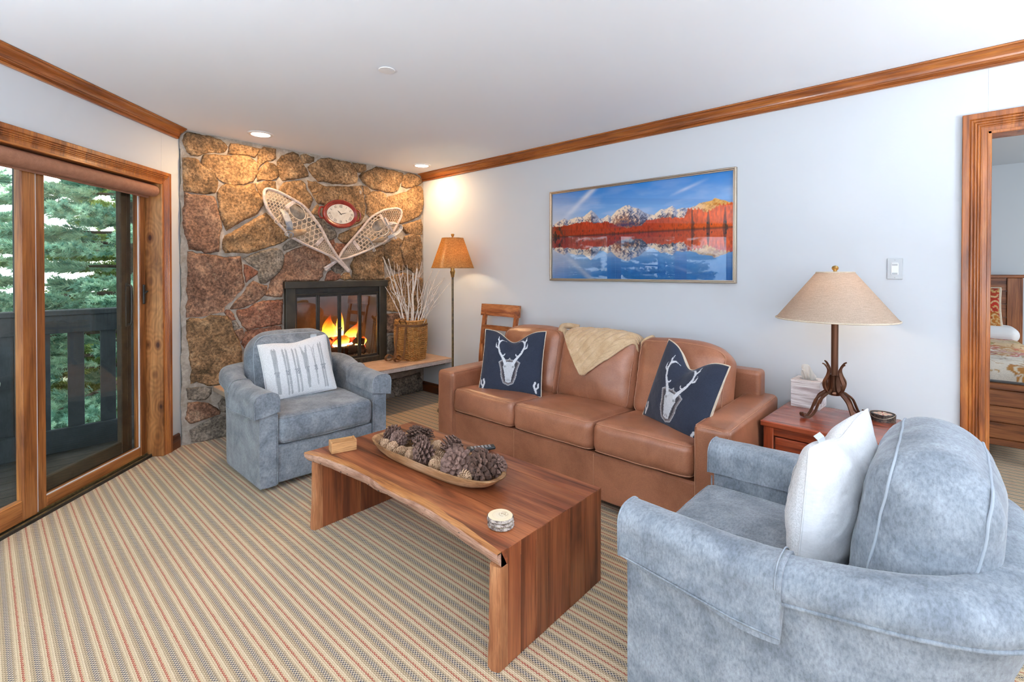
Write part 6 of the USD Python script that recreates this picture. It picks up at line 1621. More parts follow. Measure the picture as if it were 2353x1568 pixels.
def in_poly(poly, P):
    return shapely.contains_xy(poly, P[:, 0], P[:, 1])


# ------------------------------------------------------------------ leather sofa
SX0, SX1, SYF, SYB = 1.53, 3.635, -1.05, -0.15
AW = 0.172
sofa = thing('leather_sofa', 'brown leather three seat sofa against the white wall', 'sofa')
base_ = cbox((SX0 + AW - 0.01, SYF + 0.022, 0.055), (SX1 - AW + 0.01, SYB - 0.02, 0.315), 0.012)
obj('base', base_, M['leather'], sofa)
seat_x = [SX0 + AW, 2.285, 2.89, SX1 - AW]
bs = MB()
for x in seat_x[1:3]:
    bs.add(cbox((x - 0.0022, SYF + 0.0195, 0.058), (x + 0.0022, SYF + 0.024, 0.312), 0.001))
obj('base_seam', bs, M['leather_seam'], sofa)
for s, (a, b) in enumerate(((SX0, SX0 + AW), (SX1 - AW, SX1))):
    v, f = soft_box((b - a, 0.90, 0.555), 0.030, (0.006, 0.004, 0.008), (7, 15, 11))
    v = v + (meshkit.fbm(v * 8, 3, 30 + s) - 0.5)[:, None] * np.array([0.006, 0.004, 0.006])
    am = obj('arm', moved((v, f), None, ((a + b) / 2, (SYF + SYB) / 2, 0.055 + 0.555 / 2)), M['leather'], sofa, smooth=True)
    xi, xo = (b, a) if s == 0 else (a, b)
    for xx, sg_ in ((a, -1), (b, 1)):
        lp = seam_loop((b - a, 0.90, 0.555), 0.030, (0.006, 0.004, 0.008), 0, sg_, 70)
        lp = lp + np.array([(a + b) / 2, (SYF + SYB) / 2, 0.055 + 0.555 / 2])
        obj('piping', tube(lp, 0.0030, 5, closed=True), M['leather_seam'] if s else M['leather'], am, smooth=True)
    lp = np.array([(a + 0.012, SYF + 0.009, 0.595), ((a + b) / 2, SYF + 0.005, 0.600), (b - 0.012, SYF + 0.009, 0.595)])
    obj('front_seam', tube(spline(lp, 12), 0.0022, 5), M['leather_seam'], am)
obj('back_frame', moved(soft_box((1.965, 0.13, 0.70), 0.025, (0, 0.004, 0.004), (9, 5, 9)), None, ((SX0 + SX1) / 2, -0.215, 0.055 + 0.35)), M['leather'], sofa, smooth=True)
for k in range(3):
    a, b = seat_x[k] + 0.003, seat_x[k + 1] - 0.003
    sz = (b - a, 0.66, 0.175)
    cushion(sofa, 'seat_cushion', sz, 0.045, (0.004, 0.008, 0.022), rotx(math.radians(-4.0)), ((a + b) / 2, SYF + 0.655 / 2 - 0.004, 0.392), M['leather'], M['leather_seam'], ((2, 1), (2, -1)), 0.006, 40 + k, (13, 13, 7), 0.0030)


def back_cushion(k, a, b):
    """puffy back cushion with gathers at its sides"""
    w, hgt, th = b - a, 0.50, 0.215
    size = (w, th, hgt)
    v, f = soft_box(size, 0.085, (0.006, 0.045, 0.020), (17, 7, 15), 4)
    t = v / (np.array(size) / 2)
    side = np.clip((np.abs(t[:, 0]) - 0.62) / 0.38, 0, 1)
    front = np.clip(-t[:, 1], 0, 1)
    v[:, 1] += 0.006 * side * front * np.sin(v[:, 2] * 95 + 3.0 * np.sin(v[:, 2] * 21 + k) + k)
    v[:, 0] *= 1 - 0.012 * np.cos(t[:, 2] * 2)
    v += (np.stack([meshkit.fbm(v * 6 + 5 * k + 3 * j, 3, 60 + k + j) for j in range(3)], 1) - 0.5) * np.array([0.010, 0.022, 0.014])
    top = np.clip(t[:, 2], 0, 1) ** 3
    if k == 0:
        v[:, 2] -= 0.045 * top * np.clip(-t[:, 0], 0, 1) ** 2.5
    if k == 2:
        v[:, 2] -= 0.060 * top * np.clip(t[:, 0], 0, 1) ** 3
    R, tr = rotx(math.radians(-15.0)), ((a + b) / 2, -0.455, 0.662)
    c = obj('back_cushion', moved((v, f), R, tr), M['leather'], sofa, smooth=True)
    shape = moved((v, f), R, tr)[0]
    for sgn in (-1,):
        lp = seam_loop(size, 0.085, (0.006, 0.045, 0.020), 1, sgn, 120)
        tt = lp / (np.array(size) / 2)
        lp[:, 0] *= 1 - 0.012 * np.cos(tt[:, 2] * 2)
        lp += (np.stack([meshkit.fbm(lp * 6 + 5 * k + 3 * j, 3, 60 + k + j) for j in range(3)], 1) - 0.5) * np.array([0.010, 0.022, 0.014])
        top = np.clip(tt[:, 2], 0, 1) ** 3
        if k == 0:
            lp[:, 2] -= 0.045 * top * np.clip(-tt[:, 0], 0, 1) ** 2.5
        if k == 2:
            lp[:, 2] -= 0.060 * top * np.clip(tt[:, 0], 0, 1) ** 3
        obj('piping', moved(tube(lp, 0.0032, 5, closed=True), R, tr), M['leather_seam'] if k == 2 else M['leather'], c, smooth=True)
    return shape


back_shape = [back_cushion(k, seat_x[k] - 0.002, seat_x[k + 1] + 0.002) for k in range(3)]
for x in (SX0 + 0.08, SX1 - 0.08):
    for y in (SYF + 0.10, SYB - 0.06):
        obj('foot', moved(lathe([(0.0, 0), (0.022, 0), (0.026, 0.056), (0, 0.056)], 14), None, (x, y, 0)), M['black_plastic'], sofa)

# beige cable-knit throw that lies over the middle back cushion and hangs to a point
from scipy.interpolate import NearestNDInterpolator, LinearNDInterpolator
allb = np.vstack(back_shape)
CYB, CZB = -0.44, 0.64
th_ = np.arctan2(allb[:, 2] - CZB, -(allb[:, 1] - CYB))          # 0 = front, 90 degrees = top
rad_ = np.hypot(allb[:, 2] - CZB, allb[:, 1] - CYB)
pick = (th_ > -0.9) & (th_ < 2.6)
lin, near = LinearNDInterpolator(np.c_[allb[pick, 0], th_[pick] * 0.3], rad_[pick]), NearestNDInterpolator(np.c_[allb[pick, 0], th_[pick] * 0.3], rad_[pick])


def on_back(x, th):
    r = lin(x, th * 0.3)
    return np.where(np.isnan(r), near(x, th * 0.3), r)


n1, n2 = 100, 96
u, s = np.meshgrid(np.linspace(-1, 1, n2), np.linspace(0, 1, n1), indexing='ij')
TH0, THC, TH1 = 2.05, 1.62, 0.02
th = np.where(s < 0.2, TH0 + (THC - TH0) * s / 0.2, THC + (TH1 - THC) * np.clip((s - 0.2) / 0.8, 0, 1) ** 1.25)
xl = np.interp(s, [0, 0.2, 1.0], [2.275, 2.245, 2.535])
xr = np.interp(s, [0, 0.2, 1.0], [2.93, 2.955, 2.550])
X_ = (xl + xr) / 2 + (xr - xl) / 2 * u
R_ = on_back(X_, th)
dep_ = s * 0.62
dia = X_ * 0.86 + dep_ * 0.5
crs = X_ * 0.5 - dep_ * 0.86
rope = np.abs(np.sin(dia * 58))
cable = 0.0075 * rope ** 0.7 + 0.004 * np.clip(np.sin(dia * 58), 0, 1) * np.sin(crs * 95 + 2.2 * np.sin(dia * 58 * 2))
R_ = R_ + 0.010 + cable + 0.012 * (meshkit.fbm(np.stack([X_ * 6, s * 4, 0 * s], -1), 3, 4) - 0.3)
ptop = np.stack([X_, CYB - R_ * np.cos(th), CZB + R_ * np.sin(th)], -1)
pbot = np.stack([X_, CYB - (R_ - cable - 0.009) * np.cos(th), CZB + (R_ - cable - 0.009) * np.sin(th)], -1)
thr = MB()
idx = np.arange(n1 * n2).reshape(n2, n1)
q = np.stack([idx[:-1, :-1], idx[1:, :-1], idx[1:, 1:], idx[:-1, 1:]], -1).reshape(-1, 4)
thr.add(ptop.reshape(-1, 3), q[:, ::-1]).add(pbot.reshape(-1, 3), q)
throw = thing('knit_throw', 'beige cable knit throw hanging in a point over the middle back cushion', 'throw blanket')
obj('knit', thr, M['knit'], throw, smooth=True)
for side in (0, -1):
    rim = (ptop[side] + pbot[side]) / 2
    obj('hem', tube(rim[::2], 0.0095, 8), M['knit'], throw, smooth=True)
fold = spline([(2.245, -0.46, 0.905), (2.222, -0.40, 0.932), (2.235, -0.33, 0.930), (2.30, -0.29, 0.915)], 24)
obj('rolled_corner', MB().add(tube(fold, np.linspace(0.018, 0.026, 24), 10)), M['knit'], throw, smooth=True)

# ---- navy deer pillows ----
NAVY, DEERW, SHIELD, SHADE_ = np.array([0.026, 0.033, 0.056]), np.array([0.60, 0.62, 0.66]), np.array([0.19, 0.165, 0.17]), np.array([0.05, 0.045, 0.055])


def deer_print(P):
    """skull trophy on a shield; P in pillow units, x and z from -1 to 1"""
    col = np.tile(NAVY, (len(P), 1))
    sh = sg.Polygon([(-0.36, -0.06), (-0.26, 0.02), (-0.13, 0.04), (-0.04, 0.06), (0.0, 0.13), (0.04, 0.06), (0.13, 0.04), (0.26, 0.02), (0.36, -0.06), (0.28, -0.30), (0.25, -0.52), (0.17, -0.72), (0.0, -0.80), (-0.17, -0.72), (-0.25, -0.52), (-0.28, -0.30)])
    col[in_poly(sh, P)] = DEERW * 0.62
    col[in_poly(sh.buffer(-0.022), P)] = SHIELD
    col[in_poly(sh.buffer(-0.060), P)] = SHADE_
    skull = sg.Polygon([(-0.17, -0.10), (-0.10, -0.04), (0, -0.03), (0.10, -0.04), (0.17, -0.10), (0.20, -0.22), (0.15, -0.36), (0.115, -0.52), (0.09, -0.68), (0.0, -0.71), (-0.09, -0.68), (-0.115, -0.52), (-0.15, -0.36), (-0.20, -0.22)])
    col[in_poly(skull, P)] = DEERW * 0.86
    for s in (-1, 1):
        b = sg.LineString([(s * 0.13, -0.10), (s * 0.20, 0.05), (s * 0.36, 0.28), (s * 0.43, 0.48), (s * 0.42, 0.66), (s * 0.33, 0.80), (s * 0.20, 0.86)])
        parts = [b.interpolate(t, True) for t in np.linspace(0, 1, 30)]
        wd = np.interp(np.linspace(0, 1, 30), [0, 0.3, 0.8, 1], [0.052, 0.038, 0.026, 0.010])
        ant = shapely.union_all([p.buffer(w) for p, w in zip(parts, wd)])
        tines = [[(s * 0.28, 0.17), (s * 0.20, 0.20), (s * 0.17, 0.29)], [(s * 0.42, 0.42), (s * 0.50, 0.44), (s * 0.52, 0.56), (s * 0.49, 0.62)], [(s * 0.42, 0.66), (s * 0.46, 0.74), (s * 0.45, 0.86)]]
        for tn in tines:
            l_ = sg.LineString(tn)
            ant = ant.union(shapely.union_all([l_.interpolate(t, True).buffer(0.030 * (1 - 0.75 * t)) for t in np.linspace(0, 1, 10)]))
        col[in_poly(ant, P)] = DEERW
        eye = sg.Point(s * 0.135, -0.20).buffer(0.035)
        col[in_poly(eye, P)] = DEERW * 0.45
        col[in_poly(sg.Polygon([(s * 0.02, -0.58), (s * 0.05, -0.64), (s * 0.015, -0.66)]), P)] = DEERW * 0.4
        m = sg.LineString([(s * 0.86, -0.90), (s * 0.80, -0.72), (s * 0.84, -0.62)]).buffer(0.028).union(sg.LineString([(s * 0.84, -0.84), (s * 0.92, -0.74), (s * 0.93, -0.64)]).buffer(0.022))
        col[in_poly(m, P)] = DEERW
    return col


def deer_pillow(label, at, yaw, pitch, roll, size, chop, seed):
    n = 130
    t = thing('deer_pillow', label, 'pillow', at)
    f, b, q, u, v = pillow_form(size, size, 0.15, chop, n, 0.045, seed, 0.006)
    R = lean(yaw, pitch, roll)
    f, b = f @ R.T, b @ R.T
    P = np.stack([u, v * 1.0], 1)
    obj('front', (f, q), M['print'], t, smooth=True, col=deer_print(P))
    obj('back', (b, q[:, ::-1]), M['cream_linen'], t, smooth=True)
    obj('welt', tube(edge_loop(f, n)[::3], 0.0045, 6, closed=True), M['cream_linen'], t, smooth=True, label='cream edge piping')
    return t


deer_pillow('navy pillow with a white deer skull print at the fireplace end of the sofa', (2.035, -0.765, 0.690), 25, -20, 0, 0.47, 0.085, 3)
deer_pillow('navy pillow with a white deer skull print beside the lamp table', (3.300, -0.770, 0.680), -26, -16, 9, 0.48, 0.095, 5)

# ------------------------------------------------------------------ end table, lamp, tissue box, coasters
et = thing('end_table', 'red stained wooden end table with a drawer between sofa and armchair', 'table', (3.935, -0.375, 0), -3)
TZ = 0.57
obj('top', MB().add(cbox((-0.268, -0.262, TZ - 0.030), (0.262, 0.262, TZ), 0.005)), M['cherry_x'], et)
for sx in (-1, 1):
    for sy in (-1, 1):
        obj('leg', cbox((sx * 0.232 - 0.024, sy * 0.226 - 0.024, 0), (sx * 0.232 + 0.024, sy * 0.226 + 0.024, TZ - 0.03), 0.004), M['cherry_z'], et)
obj('front_rail', cbox((-0.21, -0.240, TZ - 0.075), (0.21, -0.222, TZ - 0.03), 0.002), M['cherry_x'], et)
obj('lower_rail', cbox((-0.21, -0.240, 0.30), (0.21, -0.222, 0.33), 0.002), M['cherry_x'], et)
for sx in (-1, 1):
    obj('side_panel', cbox((sx * 0.232 - 0.008, -0.205, 0.30), (sx * 0.232 + 0.008, 0.205, TZ - 0.03), 0.002), M['cherry_y'], et)
obj('back_panel', cbox((-0.21, 0.222, 0.30), (0.21, 0.236, TZ - 0.03), 0.002), M['cherry_x'], et)
obj('shelf', cbox((-0.225, -0.22, 0.12), (0.225, 0.22, 0.145), 0.004), M['cherry_x'], et)
dr = obj('drawer', MB().add(cbox((-0.203, -0.240, 0.336), (0.203, -0.21, TZ - 0.081), 0.003)), M['cherry_x'], et)
obj('pull', MB().add(tube(spline([(-0.060, -0.243, 0.418), (-0.035, -0.262, 0.412), (0.0, -0.258, 0.402), (0.030, -0.262, 0.396), (0.058, -0.243, 0.392)], 20), np.interp(np.linspace(0, 1, 20), [0, 0.5, 1], [0.002, 0.0055, 0.002]), 7)), M['chrome'], dr, label='bright curved metal pull')

LC = (3.937, -0.305)
tl = thing('table_lamp', 'iron table lamp with scrolled feet and tan parchment shade on the end table', 'lamp', (LC[0], LC[1], TZ))
obj('stem', lathe([(0, 0.14), (0.0165, 0.14), (0.0165, 0.505), (0.020, 0.510), (0.020, 0.518), (0.024, 0.522), (0.0165, 0.530), (0.030, 0.540), (0.036, 0.546), (0.036, 0.549), (0.015, 0.552), (0.015, 0.60), (0, 0.60)], 24), M['iron_brown'], tl)
obj('drip_pan', lathe([(0.012, 0.538), (0.026, 0.543), (0.040, 0.548), (0.040, 0.551), (0.012, 0.550)], 28), M['brass'], tl)
for k in range(4):
    a = math.radians(-42 + 90 * k)
    d = np.array([math.cos(a), math.sin(a), 0])
    sd = np.array([-d[1], d[0], 0])
    for j in (-1, 1) if k != 0 else (0,):
        o = sd * 0.010 * j
        lg = [d * 0.018 + np.array([0, 0, 0.225]) + o, d * 0.026 + np.array([0, 0, 0.150]) + o, d * 0.055 + np.array([0, 0, 0.128]) + o * 1.2, d * 0.095 + np.array([0, 0, 0.095]) + o * 1.4, d * 0.125 + np.array([0, 0, 0.035]) + o * 1.4, d * 0.155 + np.array([0, 0, 0.007]) + o, d * 0.180 + np.array([0, 0, 0.010]) + o, d * 0.186 + np.array([0, 0, 0.024]) + o, d * 0.176 + np.array([0, 0, 0.028]) + o]
        obj('foot', strip(spline(lg, 40), 0.013 if j else 0.022, 0.006, sd), M['iron_brown'], tl)
    lf = [d * 0.022 + np.array([0, 0, 0.120]), d * 0.052 + np.array([0, 0, 0.150]), d * 0.060 + np.array([0, 0, 0.185]), d * 0.040 + np.array([0, 0, 0.225]), d * 0.036 + np.array([0, 0, 0.255]), d * 0.055 + np.array([0, 0, 0.282]), d * 0.070 + np.array([0, 0, 0.290])]
    obj('leaf', strip(spline(lf, 30), np.interp(np.linspace(0, 1, 30), [0, 0.4, 1], [0.016, 0.020, 0.004]), 0.006, sd), M['iron_brown'], tl)
obj('knuckle', moved(lathe([(0, 0.115), (0.024, 0.118), (0.028, 0.128), (0.024, 0.138), (0, 0.14)], 20), None), M['iron_brown'], tl)
SB, ST_ = 0.524, 0.776
obj('shade', MB().add(lathe([(0.2765, SB), (0.0855, ST_)], 72)).add((lambda v, f: (v, f[:, ::-1]))(*lathe([(0.2745, SB + 0.001), (0.0840, ST_ - 0.001)], 72))), M['shade_tan'], tl)
ca = np.arange(72) * 2 * PI / 72
obj('shade_trim', MB().add(tube(np.c_[0.2765 * np.cos(ca), 0.2765 * np.sin(ca), np.full(72, SB + 0.002)], 0.0042, 6, True)).add(tube(np.c_[0.0855 * np.cos(ca), 0.0855 * np.sin(ca), np.full(72, ST_ - 0.001)], 0.0036, 6, True)), M['cream_linen'], tl)
bl = trimesh.creation.icosphere(subdivisions=2, radius=0.032)
obj('bulb', moved((np.asarray(bl.vertices), np.asarray(bl.faces)), None, (0, 0, 0.645)), M['bulb_low'], tl)
hp = MB()
for k in range(3):
    a = k * 2 * PI / 3
    hp.add(tube([(0, 0, 0.765), (0.085 * math.cos(a), 0.085 * math.sin(a), 0.774)], 0.002, 5))
hp.add(tube([(0, 0, 0.60), (0, 0, 0.785)], 0.003, 6))
obj('harp', hp, M['brass'], tl)
obj('finial', lathe([(0, 0.778), (0.010, 0.779), (0.008, 0.784), (0.014, 0.790), (0.0165, 0.799), (0.012, 0.808), (0, 0.812)], 20), M['brass'], tl)

tb = thing('tissue_box', 'whitewashed wooden tissue box beside the table lamp', 'tissue box', (3.790, -0.145, TZ), -4)
for nm_, lo, hi, mm_ in (('side', (-0.073, -0.073, 0), (0.073, -0.064, 0.146), 'whitewash'), ('side', (-0.073, 0.064, 0), (0.073, 0.073, 0.146), 'whitewash'), ('side', (-0.073, -0.064, 0), (-0.064, 0.064, 0.146), 'whitewash'), ('side', (0.064, -0.064, 0), (0.073, 0.064, 0.146), 'whitewash')):
    obj(nm_, cbox(lo, hi, 0.0015), M[mm_], tb)
ring_ = sg.box(-0.073, -0.073, 0.073, 0.073).difference(shapely.affinity.scale(sg.Point(0, 0).buffer(1), 0.048, 0.026))
obj('lid', prism(ring_, 0.008, base=0.146), M['whitewash'], tb)
ts = MB()
for k in range(4):
    rr = np.random.default_rng(200 + k)
    m = 14
    uu, vv = np.meshgrid(np.linspace(-1, 1, m), np.linspace(0, 1, m), indexing='ij')
    ang0 = k * 0.8 - 0.6
    wid = 0.040 * (0.5 + 0.75 * vv) * (1 - 0.25 * vv ** 3)
    fold = 0.012 * np.sin(uu * 4.5 + k * 1.7) * vv
    px_, py_ = uu * wid, fold + (0.012 * (k - 1.5)) * (0.3 + vv)
    pz_ = 0.140 + vv * (0.085 + 0.018 * np.cos(uu * 2.4 + k)) - 0.03 * np.abs(uu) ** 2 * vv
    c_, s_ = math.cos(ang0), math.sin(ang0)
    P_ = np.stack([px_ * c_ - py_ * s_, px_ * s_ + py_ * c_, pz_], -1).reshape(-1, 3)
    idx = np.arange(m * m).reshape(m, m)
    q = np.stack([idx[:-1, :-1], idx[1:, :-1], idx[1:, 1:], idx[:-1, 1:]], -1).reshape(-1, 4)
    ts.add(P_, q)
obj('tissue', ts, M['paper'], tb, smooth=True)

cs = thing('coaster_set', 'black oval coaster holder with red and cream inlaid coasters on the end table', 'coasters', (4.135, -0.205, TZ), 8)
hr = []
wall_ = MB()
aa = np.linspace(0, 2 * PI, 65)[:-1]
for rr_, zf in ((0.056, 0.0), (0.056, 1.0), (0.0515, 1.0), (0.0515, 0.0)):
    z = np.where(zf > 0, 0.036 - 0.020 * np.clip(np.cos(aa + 1.9), 0, 1) ** 1.2, 0.0)
    hr.append(np.stack([rr_ * np.cos(aa), rr_ * 0.92 * np.sin(aa), z], 1))
wall_.add(loft(np.array(hr + [hr[0]]), True, False, False))
obj('holder', wall_, M['coaster_black'], cs)
rimz = np.stack([0.0538 * np.cos(aa), 0.0538 * 0.92 * np.sin(aa), 0.037 - 0.020 * np.clip(np.cos(aa + 1.9), 0, 1) ** 1.2], 1)
obj('rim', tube(rimz, 0.0018, 5, closed=True), M['steel'], cs)
for k in range(5):
    obj('coaster', moved(lathe([(0, 0), (0.049, 0), (0.050, 0.001), (0.050, 0.0048), (0.049, 0.0058), (0, 0.0058)], 36, 1, 0.92), None, (0, 0, 0.002 + 0.0068 * k)), M['coaster_black'], cs)
g = np.linspace(-1, 1, 70)
gx, gy = np.meshgrid(g, g, indexing='ij')
rr2, th2 = np.hypot(gx, gy), np.arctan2(gy, gx)
pet = np.abs(np.sin(th2 * 4)) > 0.45
colr = np.tile(np.array([0.03, 0.022, 0.02]), (gx.size, 1)).reshape(70, 70, 3)
colr[(rr2 < 0.86) & pet & (rr2 > 0.25)] = (0.66, 0.52, 0.36)
colr[(rr2 < 0.62) & ~pet & (rr2 > 0.18)] = (0.45, 0.03, 0.03)
colr[(rr2 > 0.62) & (rr2 < 0.80) & ~pet] = (0.40, 0.03, 0.03)
colr[rr2 < 0.2] = (0.66, 0.52, 0.36)
sq = np.maximum(rr2, 1e-6)
disc = np.maximum(np.abs(gx), np.abs(gy)) / sq
mapx, mapy = gx * disc * 0.048, gy * disc * 0.044
idx = np.arange(4900).reshape(70, 70)
q = np.stack([idx[:-1, :-1], idx[1:, :-1], idx[1:, 1:], idx[:-1, 1:]], -1).reshape(-1, 4)
rd = np.hypot(gx * disc, gy * disc)
thd = np.arctan2(gy * disc, gx * disc)
obj('inlay', (np.stack([mapx, mapy, np.full_like(gx, 0.0353)], -1).reshape(-1, 3), q), M['enamelprint'], cs, smooth=False, col=colr.reshape(-1, 3))

# ------------------------------------------------------------------ live edge coffee table
ctab = thing('coffee_table', 'live edge acacia waterfall coffee table in the middle of the carpet', 'table')
CZ, CT = 0.405, 0.055
XL, XR, YB = 1.885, 3.255, -1.548
topx = np.array([1.879, 2.003, 2.191, 2.389, 2.538, 2.666, 2.739, 2.842, 2.937, 3.03, 3.166, 3.27])
topy = np.array([-2.229, -2.194, -2.168, -2.158, -2.175, -2.176, -2.161, -2.163, -2.173, -2.179, -2.196, -2.205]) - 0.004
sapx = np.array([1.859, 2.001, 2.197, 2.392, 2.518, 2.667, 2.759, 2.851, 2.947, 3.022, 3.143, 3.27])
sapy = np.array([-2.205, -2.160, -2.132, -2.135, -2.126, -2.125, -2.124, -2.130, -2.150, -2.152, -2.172, -2.190])
botx = np.array([1.845, 1.996, 2.155, 2.348, 2.469, 2.52, 2.663, 2.789, 2.845, 2.961, 3.067, 3.27])
boty = np.array([-2.215, -2.184, -2.172, -2.150, -2.160, -2.152, -2.150, -2.152, -2.156, -2.164, -2.176, -2.190])
xs = np.linspace(XL, XR, 110)
yt, ys, yb = np.interp(xs, topx, topy), np.interp(xs, sapx, sapy), np.interp(xs, botx, boty)
yt = yt + 0.004 * (meshkit.fbm(np.c_[xs * 16, 0 * xs, 0 * xs], 3, 2) - 0.5)
ys = np.maximum(ys, yt + 0.012)
zb = CZ - CT + 0.006 * (meshkit.fbm(np.c_[xs * 9, 0 * xs + 3, 0 * xs], 3, 3) - 0.5)
edge = np.stack([np.stack([xs, ys + 0.002, np.full_like(xs, CZ - 0.004)], 1), np.stack([xs, yt + 0.004, np.full_like(xs, CZ - 0.0035)], 1), np.stack([xs, yt, np.full_like(xs, CZ - 0.008)], 1), np.stack([xs, yt * 0.6 + yb * 0.4 - 0.005, np.full_like(xs, CZ - 0.026)], 1),
                 np.stack([xs, yb, zb + 0.006], 1), np.stack([xs, yb + 0.012, zb], 1), np.stack([xs, ys + 0.03, zb], 1)], 1)
edge += (meshkit.fbm(edge * 30, 3, 8)[..., None] - 0.5) * np.array([0, 0.004, 0.002])
v, f = loft(edge)
m_ = trimesh.Trimesh(v, f, process=False)
obj('live_edge', (v, f[:, ::-1] if m_.volume < 0 else f), M['sapwood'], ctab, smooth=50, label='pale bark free live edge')
# pits of the bark on the edge
pit = MB()
pr = np.random.default_rng(5)
for k in range(46):
    i = int(pr.uniform(3, 106))
    t_ = pr.uniform(0.15, 0.85)
    p = edge[i, 2] * (1 - t_) + edge[i, 4] * t_ + np.array([0, -0.0012, 0])
    sph = trimesh.creation.icosphere(subdivisions=1, radius=1.0)
    pit.add(np.asarray(sph.vertices) * np.array([pr.uniform(0.003, 0.009), 0.0022, pr.uniform(0.0012, 0.003)]) + p, np.asarray(sph.faces))
obj('bark_pit', pit, M['ink'], ctab, kind='stuff')
sapq = sg.Polygon(np.vstack([np.c_[xs, yt + 0.003], np.c_[xs, ys][::-1]]))
obj('sapwood_band', prism(sapq, 0.006, base=CZ - 0.006), M['sapband'], ctab, smooth=30)
seams_t = [-1.990, -1.785, -1.664]
lo_edge = np.c_[xs, ys + 0.0006]
bnds = [None] + seams_t + [YB]
for k in range(4):
    y1 = bnds[k + 1]
    if k == 0:
        pg = sg.Polygon(np.vstack([lo_edge, [(XR, y1 - 0.0005), (XL, y1 - 0.0005)]]))
    else:
        pg = sg.box(XL, bnds[k] + 0.0005, XR, y1 - 0.0005)
    if k == 3:
        back_ = np.c_[xs, YB + 0.006 * (meshkit.fbm(np.c_[xs * 6, 0 * xs, 0 * xs], 3, 21) - 0.5)]
        pg = sg.Polygon(np.vstack([[(XL, bnds[k] + 0.0005)], [(XR, bnds[k] + 0.0005)], back_[::-1]]))
    obj('top_board', prism(pg, CT - 0.002, base=CZ - CT + 0.001 + 0.0006 * (k % 2)), M['redwood_x'], ctab, smooth=30)
for side, (xa, xb) in enumerate(((XR - 0.052, XR + 0.001), (XL - 0.001, XL + 0.052))):
    cuts = [-2.155, -2.086, -2.000, -1.929, -1.785, -1.675, YB - 0.001] if side == 0 else [-2.155, -2.05, -1.93, -1.80, -1.68, YB - 0.001]
    for k in range(len(cuts) - 1):
        obj('leg_board', cbox((xa + 0.0006 * (k % 2), cuts[k] + 0.0005, 0.0), (xb - 0.0006 * (k % 2), cuts[k + 1] - 0.0005, CZ - 0.002), 0.0015), M['redwood_z'], ctab)
    zz_ = np.linspace(0, CZ - CT, 24)
    yf = -2.190 + 0.010 * (meshkit.fbm(np.c_[zz_ * 9, 0 * zz_ + side, 0 * zz_], 3, 14) - 0.5) - 0.014 * (1 - zz_ / (CZ - CT)) * (1 if side == 0 else 0.6)
    e2 = np.stack([np.stack([np.full_like(zz_, xa + 0.004), yf, zz_], 1), np.stack([np.full_like(zz_, (xa + xb) / 2), yf - 0.006, zz_], 1), np.stack([np.full_like(zz_, xb - 0.004), yf + 0.002, zz_], 1), np.stack([np.full_like(zz_, xb), yf + 0.010, zz_], 1), np.stack([np.full_like(zz_, xb), np.full_like(zz_, -2.1545), zz_], 1), np.stack([np.full_like(zz_, xa), np.full_like(zz_, -2.1545), zz_], 1), np.stack([np.full_like(zz_, xa), yf + 0.010, zz_], 1)], 1)
    v, f = loft(e2)
    m_ = trimesh.Trimesh(v, f, process=False)
    obj('leg_edge', (v, f[:, ::-1] if m_.volume < 0 else f), M['sapband_z'], ctab, smooth=40)
# ---- things on the coffee table ----
bowl = thing('dough_bowl', 'long carved wooden dough bowl full of pine cones on the coffee table', 'bowl', (2.520, -1.888, CZ), 1.5)
BL, BWd = 0.445, 0.122


def bowl_ring(k, z):
    """stadium outline at scale k"""
    a = np.arange(72) * 2 * PI / 72
    c, s = np.cos(a), np.sin(a)
    return np.stack([(BL * k - (1 - k) * 0.03) * np.sign(c) * np.abs(c) ** (2 / 3.4), BWd * k * np.sign(s) * np.abs(s) ** (2 / 2.6), np.full(72, z)], 1)


prof_b = [(0.72, 0.004), (0.80, 0.006), (0.90, 0.022), (0.975, 0.046), (1.0, 0.058), (0.995, 0.061), (0.955, 0.060), (0.945, 0.056), (0.88, 0.034), (0.80, 0.018), (0.70, 0.013), (0.2, 0.012)]
v, f = loft(np.array([bowl_ring(k, z) for k, z in prof_b]))
obj('bowl', wobble((v, f), 0.0022, 14, 4), M['bowlwood'], bowl, smooth=40)
obj('felt_foot', MB().add(cbox((-0.30, -0.05, 0.0), (-0.26, 0.05, 0.005), 0.001)).add(cbox((0.26, -0.05, 0.0), (0.30, 0.05, 0.005), 0.001)), M['black_plastic'], bowl)


